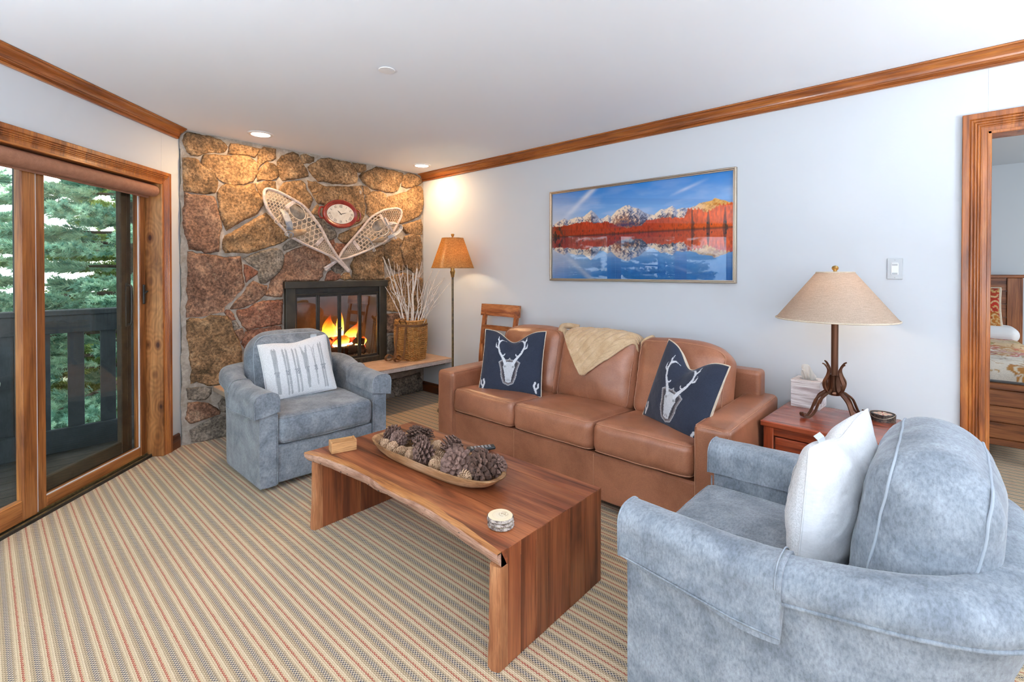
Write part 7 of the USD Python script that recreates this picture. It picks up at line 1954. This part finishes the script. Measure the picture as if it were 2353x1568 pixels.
def cone_mesh(L, R, n, openness, seed, wid=1.0):
    """pine cone along +z: scales set on a golden-angle spiral"""
    r = np.random.default_rng(seed)
    mb_ = MB()
    mb_.add(lathe([(0.001, 0.0), (R * 0.22, L * 0.06), (R * 0.26, L * 0.4), (R * 0.16, L * 0.8), (0.001, L * 0.95)], 8))
    for k in range(n):
        u = (k + 0.5) / n
        a = k * 2.39996
        rr = R * (math.sin(PI * (0.10 + 0.86 * u) ** 0.85)) ** 0.75
        base = np.array([0, 0, L * (0.04 + 0.84 * u)])
        d = np.array([math.cos(a), math.sin(a), 0.0])
        s = np.array([-d[1], d[0], 0.0])
        tilt = openness * (1 - 0.55 * u) + 0.28
        out = d * math.sin(tilt) + np.array([0, 0, 1.0]) * math.cos(tilt)
        nrm = np.cross(s, out)
        if np.dot(nrm, d) < 0:
            nrm = -nrm
        ln = rr * r.uniform(0.92, 1.08) + 0.002
        w = R * 0.215 * wid * (0.65 + 0.5 * math.sin(PI * u))
        p0 = base + d * R * 0.16
        tip = p0 + out * ln
        th = R * 0.045
        A = [p0 - s * w * 0.35, p0 + s * w * 0.35]
        B = [p0 + out * ln * 0.7 - s * w + nrm * th, p0 + out * ln * 0.7 + s * w + nrm * th]
        C_ = [tip - s * w * 0.55 + nrm * th * 2.6, tip + s * w * 0.55 + nrm * th * 2.6]
        D_ = tip + nrm * th * 4.2 + out * ln * 0.02
        up_ = [A[0], A[1], B[0], B[1], C_[0], C_[1], D_]
        dn = [x_ - nrm * th * (1.0 if i < 2 else 2.4) for i, x_ in enumerate(up_)]
        vv = np.array(up_ + dn)
        T_ = [(0, 1, 3), (0, 3, 2), (2, 3, 5), (2, 5, 4), (4, 5, 6)]
        T2 = [(a_ + 7, c_ + 7, b_ + 7) for a_, b_, c_ in T_]
        rim_ = [0, 1, 3, 5, 6, 4, 2]
        T3 = []
        for i in range(7):
            a_, b_ = rim_[i], rim_[(i + 1) % 7]
            T3 += [(b_, a_, a_ + 7), (b_, a_ + 7, b_ + 7)]
        mb_.add(vv, np.array(T_ + T2 + T3))
    return mb_.done()


big_a = cone_mesh(0.085, 0.045, 64, 1.30, 1)
big_b = cone_mesh(0.088, 0.054, 56, 1.50, 2, 1.05)
small_c = cone_mesh(0.075, 0.027, 90, 0.62, 3)
G_BIG, G_PALE = 'large open pine cones in the dough bowl', 'pale closed pine cones at the bottom of the dough bowl'
CONES = [  # x, y, z (centre), scale, tilt, turn, kind, label
    (2.170, -1.880, 0.470, 1.0, 72, 200, 'a', 'brown open pine cone at the far left end of the bowl'),
    (2.245, -1.895, 0.468, 0.86, 60, 300, 'a', 'reddish brown pine cone just right of the leftmost one'),
    (2.270, -1.800, 0.476, 0.98, 15, 20, 'd', 'dark upright pine cone by the back rim at the left'),
    (2.325, -1.785, 0.474, 0.96, 25, 120, 'd', 'second upright dark cone at the back rim, right of the darkest one'),
    (2.420, -1.880, 0.474, 1.0, 75, 40, 'a', 'purplish cone lying left of the bowl middle with its base up'),
    (2.505, -1.935, 0.474, 1.10, 70, 250, 'a', 'brown cone by the front rim, left of the bowl middle'),
    (2.560, -1.800, 0.482, 1.08, 55, 90, 'a', 'greyish knobbly cone by the back rim in the bowl middle'),
    (2.640, -1.850, 0.472, 1.0, 65, 20, 'a', 'pinkish brown cone right of the bowl middle'),
    (2.735, -1.930, 0.482, 1.16, 60, 290, 'b', 'round wide open cone by the front rim, right of the middle'),
    (2.765, -1.800, 0.492, 0.70, 20, 60, 'b', 'small flower like cone standing up near the remote'),
    (2.850, -1.885, 0.484, 1.10, 80, 270, 'e', 'largest dark cone at the right end of the bowl with long scales'),
    (2.880, -1.815, 0.480, 0.86, 45, 20, 'b', 'open cone at the far right end behind the largest dark one'),
]
PALE = [(2.150, -1.930, 40), (2.200, -1.950, 100), (2.270, -1.955, 60), (2.330, -1.950, 10), (2.370, -1.860, 80), (2.360, -1.945, 140), (2.410, -1.945, 30), (2.470, -1.825, 110), (2.440, -1.790, 20), (2.570, -1.900, 60), (2.590, -1.940, 150), (2.640, -1.940, 20), (2.660, -1.910, 95), (2.690, -1.800, 70), (2.800, -1.938, 110), (2.770, -1.870, 40), (2.480, -1.880, 10), (2.150, -1.865, 75), (2.520, -1.850, 45), (2.610, -1.880, 120), (2.700, -1.860, 5), (2.380, -1.920, 165), (2.220, -1.850, 30)]
first = {}
CM = {'a': (big_a, 'cone', 0.041), 'd': (big_a, 'cone_dark', 0.041), 'b': (big_b, 'cone', 0.044), 'e': (big_b, 'cone_dark', 0.044)}


def place_cone(kind, mesh, mname, loc, sc, tilt, turn, label, group, half):
    R = rotz(math.radians(turn)) @ roty(math.radians(tilt))
    x = UsdGeom.Xform.Define(stage, numbered('/World', 'pine_cone'))
    M_ = np.eye(4)
    M_[:3, :3] = R * sc
    M_[:3, 3] = np.asarray(loc) - R @ np.array([0, 0, half * sc])
    x.AddTransformOp().Set(Gf.Matrix4d(*[float(q_) for q_ in M_.T.ravel()]))
    p = x.GetPrim()
    if kind not in first:
        obj('scales', mesh, M[mname], p, smooth=False)
        first[kind] = p
    else:
        p.GetReferences().AddInternalReference(first[kind].GetPath())
        p.SetInstanceable(True)
    tag(p, label, 'pine cone', group)
    return p


for x, y, z, sc, tilt, turn, kd, lb in CONES:
    me, mn, hf = CM[kd]
    place_cone(kd, me, mn, (x, y, z + 0.004), sc, tilt, turn, lb, G_BIG, hf)
for k, (x, y, turn) in enumerate(PALE):
    place_cone('c', small_c, 'cone_pale', (x, y, 0.440 + 0.006 * (k % 3)), 0.90 + 0.04 * (k % 5), 78 + 3 * (k % 5), turn + 17 * k, 'pale closed pine cone among the many lying under the big cones', G_PALE, 0.036)

wb = thing('wooden_box', 'small light wooden box with sliding lid at the left corner of the coffee table', 'box', (2.000, -2.075, CZ), 73)
for lo, hi, nm_ in (((-0.064, -0.038, 0), (0.064, -0.031, 0.052), 'side'), ((-0.064, 0.031, 0), (0.064, 0.038, 0.052), 'side'), ((-0.064, -0.031, 0), (-0.057, 0.031, 0.056), 'end'), ((0.057, -0.031, 0), (0.064, 0.031, 0.056), 'end')):
    obj(nm_, cbox(lo, hi, 0.001), M['oak'], wb)
obj('lid', cbox((-0.056, -0.030, 0.043), (0.056, 0.030, 0.049), 0.001), M['oak'], wb)
obj('floor', cbox((-0.057, -0.031, 0.001), (0.057, 0.031, 0.006), 0.001), M['oak'], wb)

rem = thing('remote_control', 'black remote control lying behind the dough bowl', 'remote', (2.548, -1.588, CZ), 58)
obj('body', moved(soft_box((0.15, 0.044, 0.016), 0.006, n=(7, 5, 3)), None, (0, 0, 0.009)), M['black_plastic'], rem, smooth=True)
for i in range(6):
    for j in range(3):
        obj('button', cbox((-0.055 + 0.019 * i, -0.015 + 0.0125 * j - 0.004, 0.0165), (-0.055 + 0.019 * i + 0.011, -0.015 + 0.0125 * j + 0.004, 0.0185), 0.0008), M['key_grey'], rem)

CL = ['top slice of the birch coaster stack with a burnt-in round emblem', 'middle slice of the birch coaster stack', 'bottom slice of the birch coaster stack']
for k in range(3):
    z0 = CZ + 0.0005 + 0.0135 * (2 - k)
    rr = np.random.default_rng(60 + k)
    off = rr.uniform(-0.0015, 0.0015, 2)
    wc = thing('wood_coaster', CL[k], 'coaster', (3.141 + off[0], -2.068 + off[1], z0), 30 * k, 'birch slice coasters on the coffee table')
    a = np.arange(72) * 2 * PI / 72
    rad = 0.0485 * (1 + 0.02 * np.cos(2 * a + k) + 0.012 * np.cos(3 * a + 2 * k))
    bark_r = rad + 0.0015 * np.sin(a * 31 + k) + 0.0012 * np.sin(a * 17 + 2)
    bk_ = [np.stack([r_ * np.cos(a), r_ * np.sin(a), np.full(72, z)], 1) for r_, z in ((bark_r - 0.0055, 0.0), (bark_r - 0.001, 0.0022), (bark_r, 0.004), (bark_r, 0.0095), (bark_r - 0.0035, 0.0128))]
    obj('bark', loft(np.array(bk_)), M['bark'], wc, smooth=50)
    n_ = 90
    rr_, tt_ = np.meshgrid(np.linspace(0, 1, 40), np.linspace(0, 2 * PI, n_, endpoint=False), indexing='ij')
    R_ = np.interp(tt_ % (2 * PI), np.append(a, 2 * PI), np.append(rad, rad[0])) - 0.0030
    X_, Y_ = rr_ * R_ * np.cos(tt_), rr_ * R_ * np.sin(tt_)
    ringn = meshkit.fbm(np.stack([rr_ * 9 + 0.4 * np.sin(tt_ * 2), 0 * rr_, 0 * rr_ + k], -1), 3, k)
    cc = np.array([0.80, 0.66, 0.44])[None, None] * (0.85 + 0.3 * ringn[..., None])
    cc = cc * (1 - 0.35 * np.exp(-((rr_ - 0.15) / 0.5) ** 2)[..., None]) + np.array([0.78, 0.74, 0.66]) * 0.35 * np.exp(-((rr_ - 0.15) / 0.5) ** 2)[..., None]
    idx = np.arange(40 * n_).reshape(40, n_)
    q = np.stack([idx[:-1, :], idx[1:, :], np.roll(idx, -1, 1)[1:, :], np.roll(idx, -1, 1)[:-1, :]], -1).reshape(-1, 4)
    obj('cut_face', (np.stack([X_, Y_, np.full_like(X_, 0.0131)], -1).reshape(-1, 3), q), M['enamelprint'], wc, smooth=True, col=np.clip(cc, 0, 1).reshape(-1, 3))
    if k == 0:
        M['burn'] = plain('burnt_mark', (0.28, 0.15, 0.06), 0.8)
        c0 = np.array([0.004, 0.013])
        em = MB()
        for a0, a1 in ((-2.9, -0.9), (-0.5, 0.9), (1.2, 2.7)):
            t_ = np.linspace(a0, a1, 16)
            em.add(tube(np.c_[c0[0] + 0.0165 * np.cos(t_), c0[1] + 0.0165 * np.sin(t_), np.full(16, 0.0132)], 0.0005, 4))
        for pl_ in ([(-0.010, -0.002), (-0.006, 0.004), (-0.002, -0.001), (-0.006, -0.006), (-0.010, -0.002)], [(-0.005, 0.006), (0.001, 0.011), (0.004, 0.005), (0.003, -0.002), (0.009, -0.004)], [(0.004, -0.003), (0.010, 0.002), (0.013, -0.002)]):
            sp_ = spline(np.c_[np.array(pl_) + c0, np.full(len(pl_), 0.0132)], 20)
            em.add(tube(sp_, 0.0006, 4))
        obj('emblem', em, M['burn'], wc, label='burnt round emblem')

# ------------------------------------------------------------------ grey suede swivel armchairs (front towards local +x)
CW, CD = 0.435, 0.46          # half width, half depth


def u_path(n=121):
    """outer contour of the chair seen from above, from the front of one arm round the back to the other"""
    r = 0.30
    pts = [(CD, -CW), (-CD + r, -CW)]
    a = np.linspace(-PI / 2, -PI, 24)
    ex = 2.4
    cnr = [(-CD + r + r * -(abs(math.cos(t)) ** (2 / ex)), -CW + r - r * (abs(math.sin(t)) ** (2 / ex))) for t in a]
    half = [(CD, -CW)] + cnr + [(-CD, 0.0)]
    full = half + [(x, -y) for x, y in half[-2::-1]]
    full = [(x, y * (1 + 0.085 * float(np.clip((CD - x) / 0.62, 0, 1)) ** 1.3)) for x, y in full]
    l = sg.LineString(full)
    return np.array([l.interpolate(s, True).coords[0] for s in np.linspace(0, 1, n)])


def shell_top(x):
    """height of the arm and back roll along the chair: low at the front, rising to the back"""
    t = np.clip((0.16 - x) / 0.50, 0, 1)
    return 0.605 + 0.070 * t * t * (3 - 2 * t)


def shell_section(x, extra=0.0, skirt=None):
    """(offset outward, height) loop of the wall: inner face, rolled top, outer face"""
    h = float(shell_top(x)) + extra
    tk = 0.118 + 0.03 * float(np.clip((0.10 - x) / 0.4, 0, 1))
    ci, co = -tk - extra, 0.012 + extra
    w = (co - ci) / 2
    mid = (co + ci) / 2
    top = []
    for a in np.linspace(PI * 1.06, -0.06 * PI, 15):
        top.append((mid + w * np.sign(math.cos(a)) * abs(math.cos(a)) ** 0.72, h - 0.060 + 0.060 * max(0.0, abs(math.sin(a)) ** 0.85 * (1 if math.sin(a) > 0 else -0.3))))
    return ci, co, h, top


def armchair(name, label, loc, rz):
    t = thing(name, label, 'armchair', loc, rz)
    P = u_path()
    d = np.gradient(P, axis=0)
    d /= np.linalg.norm(d, axis=1, keepdims=True)
    N = np.stack([d[:, 1], -d[:, 0]], 1)
    # path runs clockwise or not: make N point away from the centre
    if np.dot(N[0], P[0] - np.array([P[0][0], 0])) < 0:
        N = -N
    rings, roll_, crease = [], [], []
    for (x, y), n in zip(P, N):
        ci, co, h, top = shell_section(x)
        lean_ = 0.05 * float(np.clip((-x - 0.12) / 0.30, 0, 1))
        loop = [(ci + 0.004, 0.27)] + top + [(0.012, h - 0.070), (0.004, h - 0.086), (-0.012, h - 0.098), (-0.013 - lean_ * 0.9, 0.44), (-0.014 - lean_, 0.30), (-0.014 - lean_, 0.10), (-0.016 - lean_, 0.035), (min(-0.06, -0.03 - lean_), 0.030), (ci + 0.004 - lean_ * 0.3, 0.030)]
        rings.append([(x + n[0] * o + (-lean_ * (z - 0.3) if False else 0), y + n[1] * o, z) for o, z in loop])
        crease.append((x + n[0] * 0.006, y + n[1] * 0.006, h - 0.084))
    rings = np.array(rings)
    v, f = loft(rings, True, False, True)
    m_ = trimesh.Trimesh(v, f, process=False)
    if m_.volume < 0:
        f = f[:, ::-1]
    v = v + (np.stack([meshkit.fbm(v * 6 + 9 * k, 3, 80 + k) for k in range(3)], 1) - 0.5) * np.array([0.008, 0.008, 0.010]) * (v[:, 2:3] > 0.1)
    obj('frame', (v, f), M['suede'], t, smooth=50)
    obj('piping', tube(np.array(crease), 0.0060, 6), M['suede'], t, smooth=True)
    for s in (-1, 1):
        ys = s * (CW - 0.08)
        # vertical welt down the front of each arm
        obj('front_welt', tube(spline([(CD + 0.003, s * (CW - 0.114), 0.47), (CD + 0.004, s * (CW - 0.115), 0.26), (CD + 0.003, s * (CW - 0.115), 0.04)], 12), 0.0035, 5), M['suede'], t, smooth=True)
    # fitted arm covers over the front of the arms
    k_front = 0
    arm_n = [i for i in range(len(P)) if P[i][0] > 0.0]
    for s in (-1, 1):
        ids = [i for i in arm_n if P[i][1] * s > 0 and abs(P[i][1]) > 0.3]
        ids.sort(key=lambda i: P[i][0])
        rr = []
        m = len(ids)
        for j, i in enumerate(ids):
            x, y = P[i]
            n = N[i]
            ci, co, h, top = shell_section(x, 0.007)
            drop = 0.150 + 0.030 * (1 - j / m) + 0.004 * math.sin(j * 0.5)
            flare = 0.010 + 0.008 * (1 - j / m)
            loop = [(ci - 0.002, h - 0.125), (ci, h - 0.085)] + top + [(0.018, h - 0.085), (0.014 + flare * 0.5, h - 0.11), (0.012 + flare, h - drop)]
            inn = [(a - (0.008 if a > -0.08 else -0.006), z - (0.004 if z > h - 0.08 else 0)) for a, z in loop[::-1]]
            rr.append([(x, y + n[1] * o, z) for o, z in loop + inn])
        x = CD + 0.010
        rr.append([(x, p_[1], p_[2]) for p_ in rr[-1]])
        v, f = loft(np.array(rr), True, False, True)
        m_ = trimesh.Trimesh(v, f, process=False)
        if m_.volume < 0:
            f = f[:, ::-1]
        v = v + (np.stack([meshkit.fbm(v * 9 + 4 * k, 3, 90 + k) for k in range(3)], 1) - 0.5) * np.array([0.004, 0.010, 0.010])
        cov = obj('arm_cover', (v, f), M['suede'], t, smooth=50)
        # closed front of the cover
        ci, co, h, top = shell_section(CD, 0.007)
        pts = [(ci - 0.002, h - 0.125), (ci, h - 0.085)] + top + [(0.018, h - 0.085), (0.014, h - 0.150)]
        poly = sg.Polygon([(s * (CW + o), z) for o, z in pts]).buffer(0)
        fv, ff = prism(poly, 0.010, 'x', CD + 0.004)
        obj('cover_front', (fv, ff), M['suede'], cov, smooth=30)
        fr = np.array([(CD + 0.0150, s * (CW + o), z) for o, z in pts])
        obj('piping', tube(fr, 0.0036, 6), M['suede'], cov, smooth=True)
        hem = [(P[i][0], P[i][1] + N[i][1] * 0.029, float(shell_top(P[i][0])) + 0.007 - 0.136 - 0.030 * (1 - ids.index(i) / len(ids))) for i in ids]
        obj('hem', tube(np.array(hem), 0.0030, 5), M['suede'], cov, smooth=True)
        hem2 = [(P[ids[0]][0] + 0.014, P[ids[0]][1] + N[ids[0]][1] * o, z + 0.002) for o, z in shell_section(P[ids[0]][0], 0.009)[3]]
        obj('hem', tube(np.array(hem2), 0.0022, 5), M['suede'], cov, smooth=True)
    iw = CW - 0.120
    obj('front_rail', moved(soft_box((0.06, 2 * iw + 0.02, 0.235), 0.014, (0.004, 0, 0), (5, 9, 7)), None, (CD - 0.045, 0, 0.035 + 0.1175)), M['suede'], t, smooth=True)
    obj('deck', cbox((-0.34, -iw - 0.01, 0.20), (CD - 0.06, iw + 0.01, 0.275), 0.01), M['suede'], t)
    cushion(t, 'seat_cushion', (0.70, 2 * iw - 0.004, 0.175), 0.040, (0.008, 0.004, 0.020), np.eye(3), (CD - 0.335, 0, 0.362), M['suede'], M['suede'], ((2, 1), (2, -1)), 0.006, 7, (13, 11, 7), 0.0036)
    # tall rounded back cushion
    size = (0.235, 0.615, 0.47)
    v, f = soft_box(size, 0.105, (0.030, 0.006, 0.018), (9, 15, 15), 5)
    tt = v / (np.array(size) / 2)
    v[:, 1] *= 1 - 0.16 * np.clip(tt[:, 2], 0, 1) ** 3
    v = v + (np.stack([meshkit.fbm(v * 6.5 + 4 * k, 3, 95 + k) for k in range(3)], 1) - 0.5) * np.array([0.020, 0.014, 0.016])
    v[:, 0] += 0.006 * np.sin(v[:, 2] * 60 + 3 * np.sin(v[:, 1] * 12)) * np.clip((np.abs(tt[:, 1]) - 0.6) / 0.4, 0, 1) * np.clip(0.3 - tt[:, 2], 0, 1)
    R, tr = roty(math.radians(-10.0)), (-0.238, 0, 0.655)
    bc = obj('back_cushion', moved((v, f), R, tr), M['suede'], t, smooth=True)
    for sgn in (-1, 1):
        lp = seam_loop(size, 0.105, (0.030, 0.006, 0.018), 0, sgn, 120)
        lt = lp / (np.array(size) / 2)
        lp[:, 1] *= 1 - 0.16 * np.clip(lt[:, 2], 0, 1) ** 3
        lp = lp + (np.stack([meshkit.fbm(lp * 6.5 + 4 * k, 3, 95 + k) for k in range(3)], 1) - 0.5) * np.array([0.020, 0.014, 0.016])
        obj('piping', moved(tube(lp, 0.0036, 6, closed=True), R, tr), M['suede_seam'], bc, smooth=True)
    obj('swivel_base', lathe([(0, 0), (0.27, 0), (0.28, 0.006), (0.28, 0.028), (0, 0.028)], 40), M['black_plastic'], t)
    return t


armchair('armchair', 'grey suede swivel armchair in front of the stone fireplace', (0.885, -1.785, 0), -4.0)
armchair('armchair', 'grey suede swivel armchair nearest the camera, its back to the doorway', (4.085, -1.580, 0), 179.5)

# ---- cotton pillow with printed skis, on the far armchair ----
GREY = np.array([0.26, 0.275, 0.30])
WHITE_ = np.array([0.74, 0.745, 0.76])


def ski_print(P):
    col = np.tile(WHITE_, (len(P), 1))
    rng = np.random.default_rng(8)
    sets = [(-0.66, 0.085, 0.10, 'c'), (-0.36, 0.075, 0.085, 'p'), (-0.08, 0.085, 0.10, 'p'), (0.20, 0.085, 0.10, 'x'), (0.46, 0.05, 0.09, 'k'), (0.70, 0.07, 0.075, 'p')]
    for cx, w, gap, kd in sets:
        for s in (-1, 1):
            top_, bot_ = 0.74, -0.86
            if kd == 'c':
                ln = [(cx + s * 0.035, top_), (cx + s * 0.030, 0.0), (cx + s * 0.026, -0.80)]
                ww = [0.034, 0.032, 0.026]
            elif kd == 'p':
                ln = [(cx + s * gap * 0.52, top_ - 0.02), (cx + s * gap * 0.45, 0.0), (cx + s * gap * 0.5, bot_)]
                ww = [0.026, 0.030, 0.026]
            elif kd == 'x':
                ln = [(cx + s * 0.085, top_ + 0.06), (cx + s * 0.040, 0.45), (cx + s * 0.030, 0.0), (cx + s * 0.018, -0.78)]
                ww = [0.012, 0.036, 0.032, 0.022]
            else:
                ln = [(cx + s * 0.12, top_ + 0.03), (cx + s * 0.03, top_ - 0.14), (cx + s * 0.012, 0.1), (cx + s * 0.010, -0.76)]
                ww = [0.007, 0.013, 0.017, 0.013]
            l_ = sg.LineString(ln)
            br = np.cumsum([0] + [math.dist(ln[i], ln[i + 1]) for i in range(len(ln) - 1)]) / l_.length
            g = shapely.union_all([l_.interpolate(q, True).buffer(float(np.interp(q, br, ww)) * (1 if q > 0.03 else 0.55)) for q in np.linspace(0, 1, 60)])
            hit = in_poly(g, P)
            tone = 0.55 + 0.6 * meshkit.fbm(np.c_[P * [30, 4], np.zeros(len(P)) + cx], 3, 3)
            col[hit] = WHITE_ * (1 - 0.82 * tone[hit, None].clip(0, 1)) + GREY * 0.82 * tone[hit, None].clip(0, 1)
        bd = sg.Point(cx, -0.10).buffer(1)
        bd = shapely.affinity.scale(bd, 0.085 if kd != 'k' else 0.055, 0.040).union(shapely.affinity.scale(sg.Point(cx + 0.01, -0.20).buffer(1), 0.05, 0.07))
        hit = in_poly(bd, P) & (np.sin(P[:, 0] * 120) * np.sin(P[:, 1] * 70 + P[:, 0] * 40) > -0.25)
        col[hit] = GREY * 1.1
    return col


def linen_pillow(label, at, yaw, pitch, roll, w, h, th, chop, seed, wr):
    n = 120
    t = thing('throw_pillow', label, 'pillow', at)
    f, b, q, u, v = pillow_form(w, h, th, chop, n, 0.03, seed, wr)
    R = lean(yaw, pitch, roll)
    f, b = f @ R.T, b @ R.T
    obj('front', (f, q), M['print'], t, smooth=True, col=ski_print(np.stack([u, v], 1)))
    obj('back', (b, q[:, ::-1]), M['white_linen'], t, smooth=True)
    obj('welt', tube(edge_loop(f, n)[::3], 0.0030, 5, closed=True), M['white_linen'], t, smooth=True)
    # care tag on the upper seam
    e = f.reshape(n, n, 3)
    p = e[int(n * 0.80), -1]
    d = R @ np.array([0, 0, 1.0])
    s = R @ np.array([1.0, 0, 0])
    obj('care_tag', strip(np.array([p + d * 0.001, p + d * 0.012 + R @ np.array([0, -0.004, 0]), p + d * 0.020 + R @ np.array([0, -0.016, 0])]), 0.045, 0.0012, s), M['switch_grey'], t)
    return t


linen_pillow('white pillow printed with grey skis on the armchair by the fireplace', (0.900, -1.820, 0.655), 78, -22, -5, 0.47, 0.42, 0.13, 0.02, 12, 0.005)
linen_pillow('plump white linen pillow seen from the side on the armchair nearest the camera', (4.110, -1.600, 0.655), -100, -6, 3, 0.48, 0.45, 0.19, 0.03, 14, 0.014)

# ------------------------------------------------------------------ bed in the next room
bed = thing('bed', 'walnut stained panel bed seen through the doorway', 'bed', (4.12, 1.50, 0))
BWH = 0.85
obj('footboard_rail', cbox((-BWH, -0.012, 0.505), (BWH, 0.060, 0.545), 0.005), M['walnut_x'], bed)
for k in range(3):
    obj('footboard_plank', cbox((-BWH + 0.02, 0.004, 0.150 + k * 0.118 + 0.0015), (BWH - 0.02, 0.040, 0.150 + (k + 1) * 0.118 - 0.0015), 0.004), M['walnut_x'], bed)
obj('footboard_rail', cbox((-BWH, -0.006, 0.105), (BWH, 0.050, 0.150), 0.004), M['walnut_x'], bed)
for s in (-1, 1):
    obj('foot_post', cbox((s * (BWH - 0.03) - 0.04, -0.004, 0.0), (s * (BWH - 0.03) + 0.04, 0.05, 0.53), 0.005), M['walnut_z'], bed)
    obj('side_rail', cbox((s * (BWH - 0.035) - 0.014, 0.05, 0.14), (s * (BWH - 0.035) + 0.014, 1.98, 0.36), 0.004), M['walnut_y'], bed)
    obj('head_post', cbox((s * (BWH - 0.055) - 0.055, 1.98, 0.0), (s * (BWH - 0.055) + 0.055, 2.03, 1.285), 0.004), M['walnut_z'], bed)
obj('headboard_cap', cbox((-BWH - 0.025, 1.965, 1.285), (BWH + 0.025, 2.045, 1.315), 0.005), M['walnut_x'], bed)
for k in range(7):
    obj('headboard_plank', cbox((-BWH + 0.11, 1.992, 0.36 + k * 0.132 + 0.0015), (BWH - 0.11, 2.015, 0.36 + (k + 1) * 0.132 - 0.0015), 0.004), M['walnut_x'], bed)
obj('mattress', moved(soft_box((1.58, 1.80, 0.26), 0.06, (0, 0, 0.01), (9, 9, 5)), None, (0, 1.06, 0.47)), M['mattress'], bed, smooth=True)


def paisley(U, V, seed):
    """cream cotton with rust, ochre and sage scrolls"""
    base = np.tile(np.array([0.66, 0.59, 0.50]), U.shape + (1,)).reshape(U.shape + (3,))
    n1_ = meshkit.fbm(np.stack([U * 9, V * 9, 0 * U + seed], -1), 4, seed)
    n2_ = meshkit.fbm(np.stack([U * 9 + 40, V * 9, 0 * U + seed], -1), 4, seed + 3)
    base[np.abs(n1_ - 0.5) < 0.016] = (0.30, 0.20, 0.12)
    base[np.abs(n2_ - 0.53) < 0.014] = (0.42, 0.24, 0.09)
    r = np.random.default_rng(seed)
    for k in range(46):
        cx, cy = r.uniform(U.min(), U.max()), r.uniform(V.min(), V.max())
        sz, a0 = r.uniform(0.07, 0.15), r.uniform(0, 6.28)
        x, y = U - cx, V - cy
        rr, th = np.hypot(x, y) / sz, np.arctan2(y, x) + a0
        pet = 0.55 + 0.45 * np.abs(np.cos(th * 2.5)) ** 0.7
        c1 = [(0.42, 0.035, 0.025), (0.40, 0.17, 0.035), (0.36, 0.05, 0.03), (0.34, 0.33, 0.16)][k % 4]
        base[rr < pet] = c1
        base[(rr < pet * 0.80)] = np.array([0.66, 0.56, 0.42])
        base[(rr < pet * 0.66)] = np.array(c1) * 1.15
        base[(rr < pet * 0.36)] = (0.60, 0.48, 0.28)
        base[(rr < pet * 0.20)] = c1
    return base


nx, ny = 190, 220
xx, yy = np.meshgrid(np.linspace(-0.86, 0.86, nx), np.linspace(0.045, 1.75, ny), indexing='ij')
edge_ = np.clip((0.86 - np.abs(xx)) / 0.12, 0, 1)
ft = np.clip((yy - 0.045) / 0.14, 0, 1)
zz = 0.47 + 0.20 * np.sqrt(np.clip(1 - (1 - edge_) ** 2, 0, 1)) * 1.0 + 0.035 * np.sin(xx * 5 + 1) * 0.5 + 0.06 * (meshkit.fbm(np.stack([xx * 3, yy * 3, 0 * xx], -1), 4, 5) - 0.5)
zz = 0.545 + (zz - 0.545) * np.sqrt(np.clip(1 - (1 - ft) ** 2, 0, 1))
zz = zz + 0.045 * np.clip((yy - 1.05) / 0.10, 0, 1) + 0.02
zz = zz - 0.04 * (np.abs(xx) > 0.845)
cc = paisley(xx, yy, 4)
fold = np.clip((yy - 1.05) / 0.05, 0, 1)[..., None]
cc2 = paisley(xx * 1.2 + 3, yy * 1.2, 9) * np.array([0.9, 0.72, 0.5])
cc = cc * (1 - fold) + cc2 * fold
idx = np.arange(nx * ny).reshape(nx, ny)
q = np.stack([idx[:-1, :-1], idx[1:, :-1], idx[1:, 1:], idx[:-1, 1:]], -1).reshape(-1, 4)
cm = obj('comforter', (np.stack([xx, yy, zz], -1).reshape(-1, 3), q), M['print'], None, smooth=True, col=cc.reshape(-1, 3))
UsdGeom.Xformable(cm).AddTranslateOp().Set(Gf.Vec3d(4.12, 1.50, 0))
tag(cm, 'cream comforter with rust and ochre scroll flowers spread on the bed', 'comforter')
fq, bq, q, u, v = pillow_form(0.62, 0.46, 0.20, 0.0, 70, 0.04, 3, 0.006)
R = lean(0, -28, 0)
bp = thing('bed_pillow', 'paisley pillow standing against the walnut headboard', 'pillow', (4.50, 3.30, 0.98))
cp = paisley((u * 0.31).reshape(70, 70), (v * 0.23).reshape(70, 70), 15).reshape(-1, 3) * np.array([0.78, 0.62, 0.42])
obj('front', (fq @ R.T, q), M['print'], bp, smooth=True, col=cp)
obj('back', (bq @ R.T, q[:, ::-1]), M['cream_linen'], bp, smooth=True)
obj('fringe', tube(edge_loop(fq @ R.T, 70)[::2], 0.012, 6, closed=True), M['cream_linen'], bp)
sheet = thing('white_bed_pillow', 'white sleeping pillow lying behind the paisley pillow', 'pillow', (4.62, 3.30, 0.74))
obj('case', soft_box((0.60, 0.36, 0.14), 0.06, (0.01, 0.01, 0.03), (9, 7, 5)), M['mattress'], sheet, smooth=True)
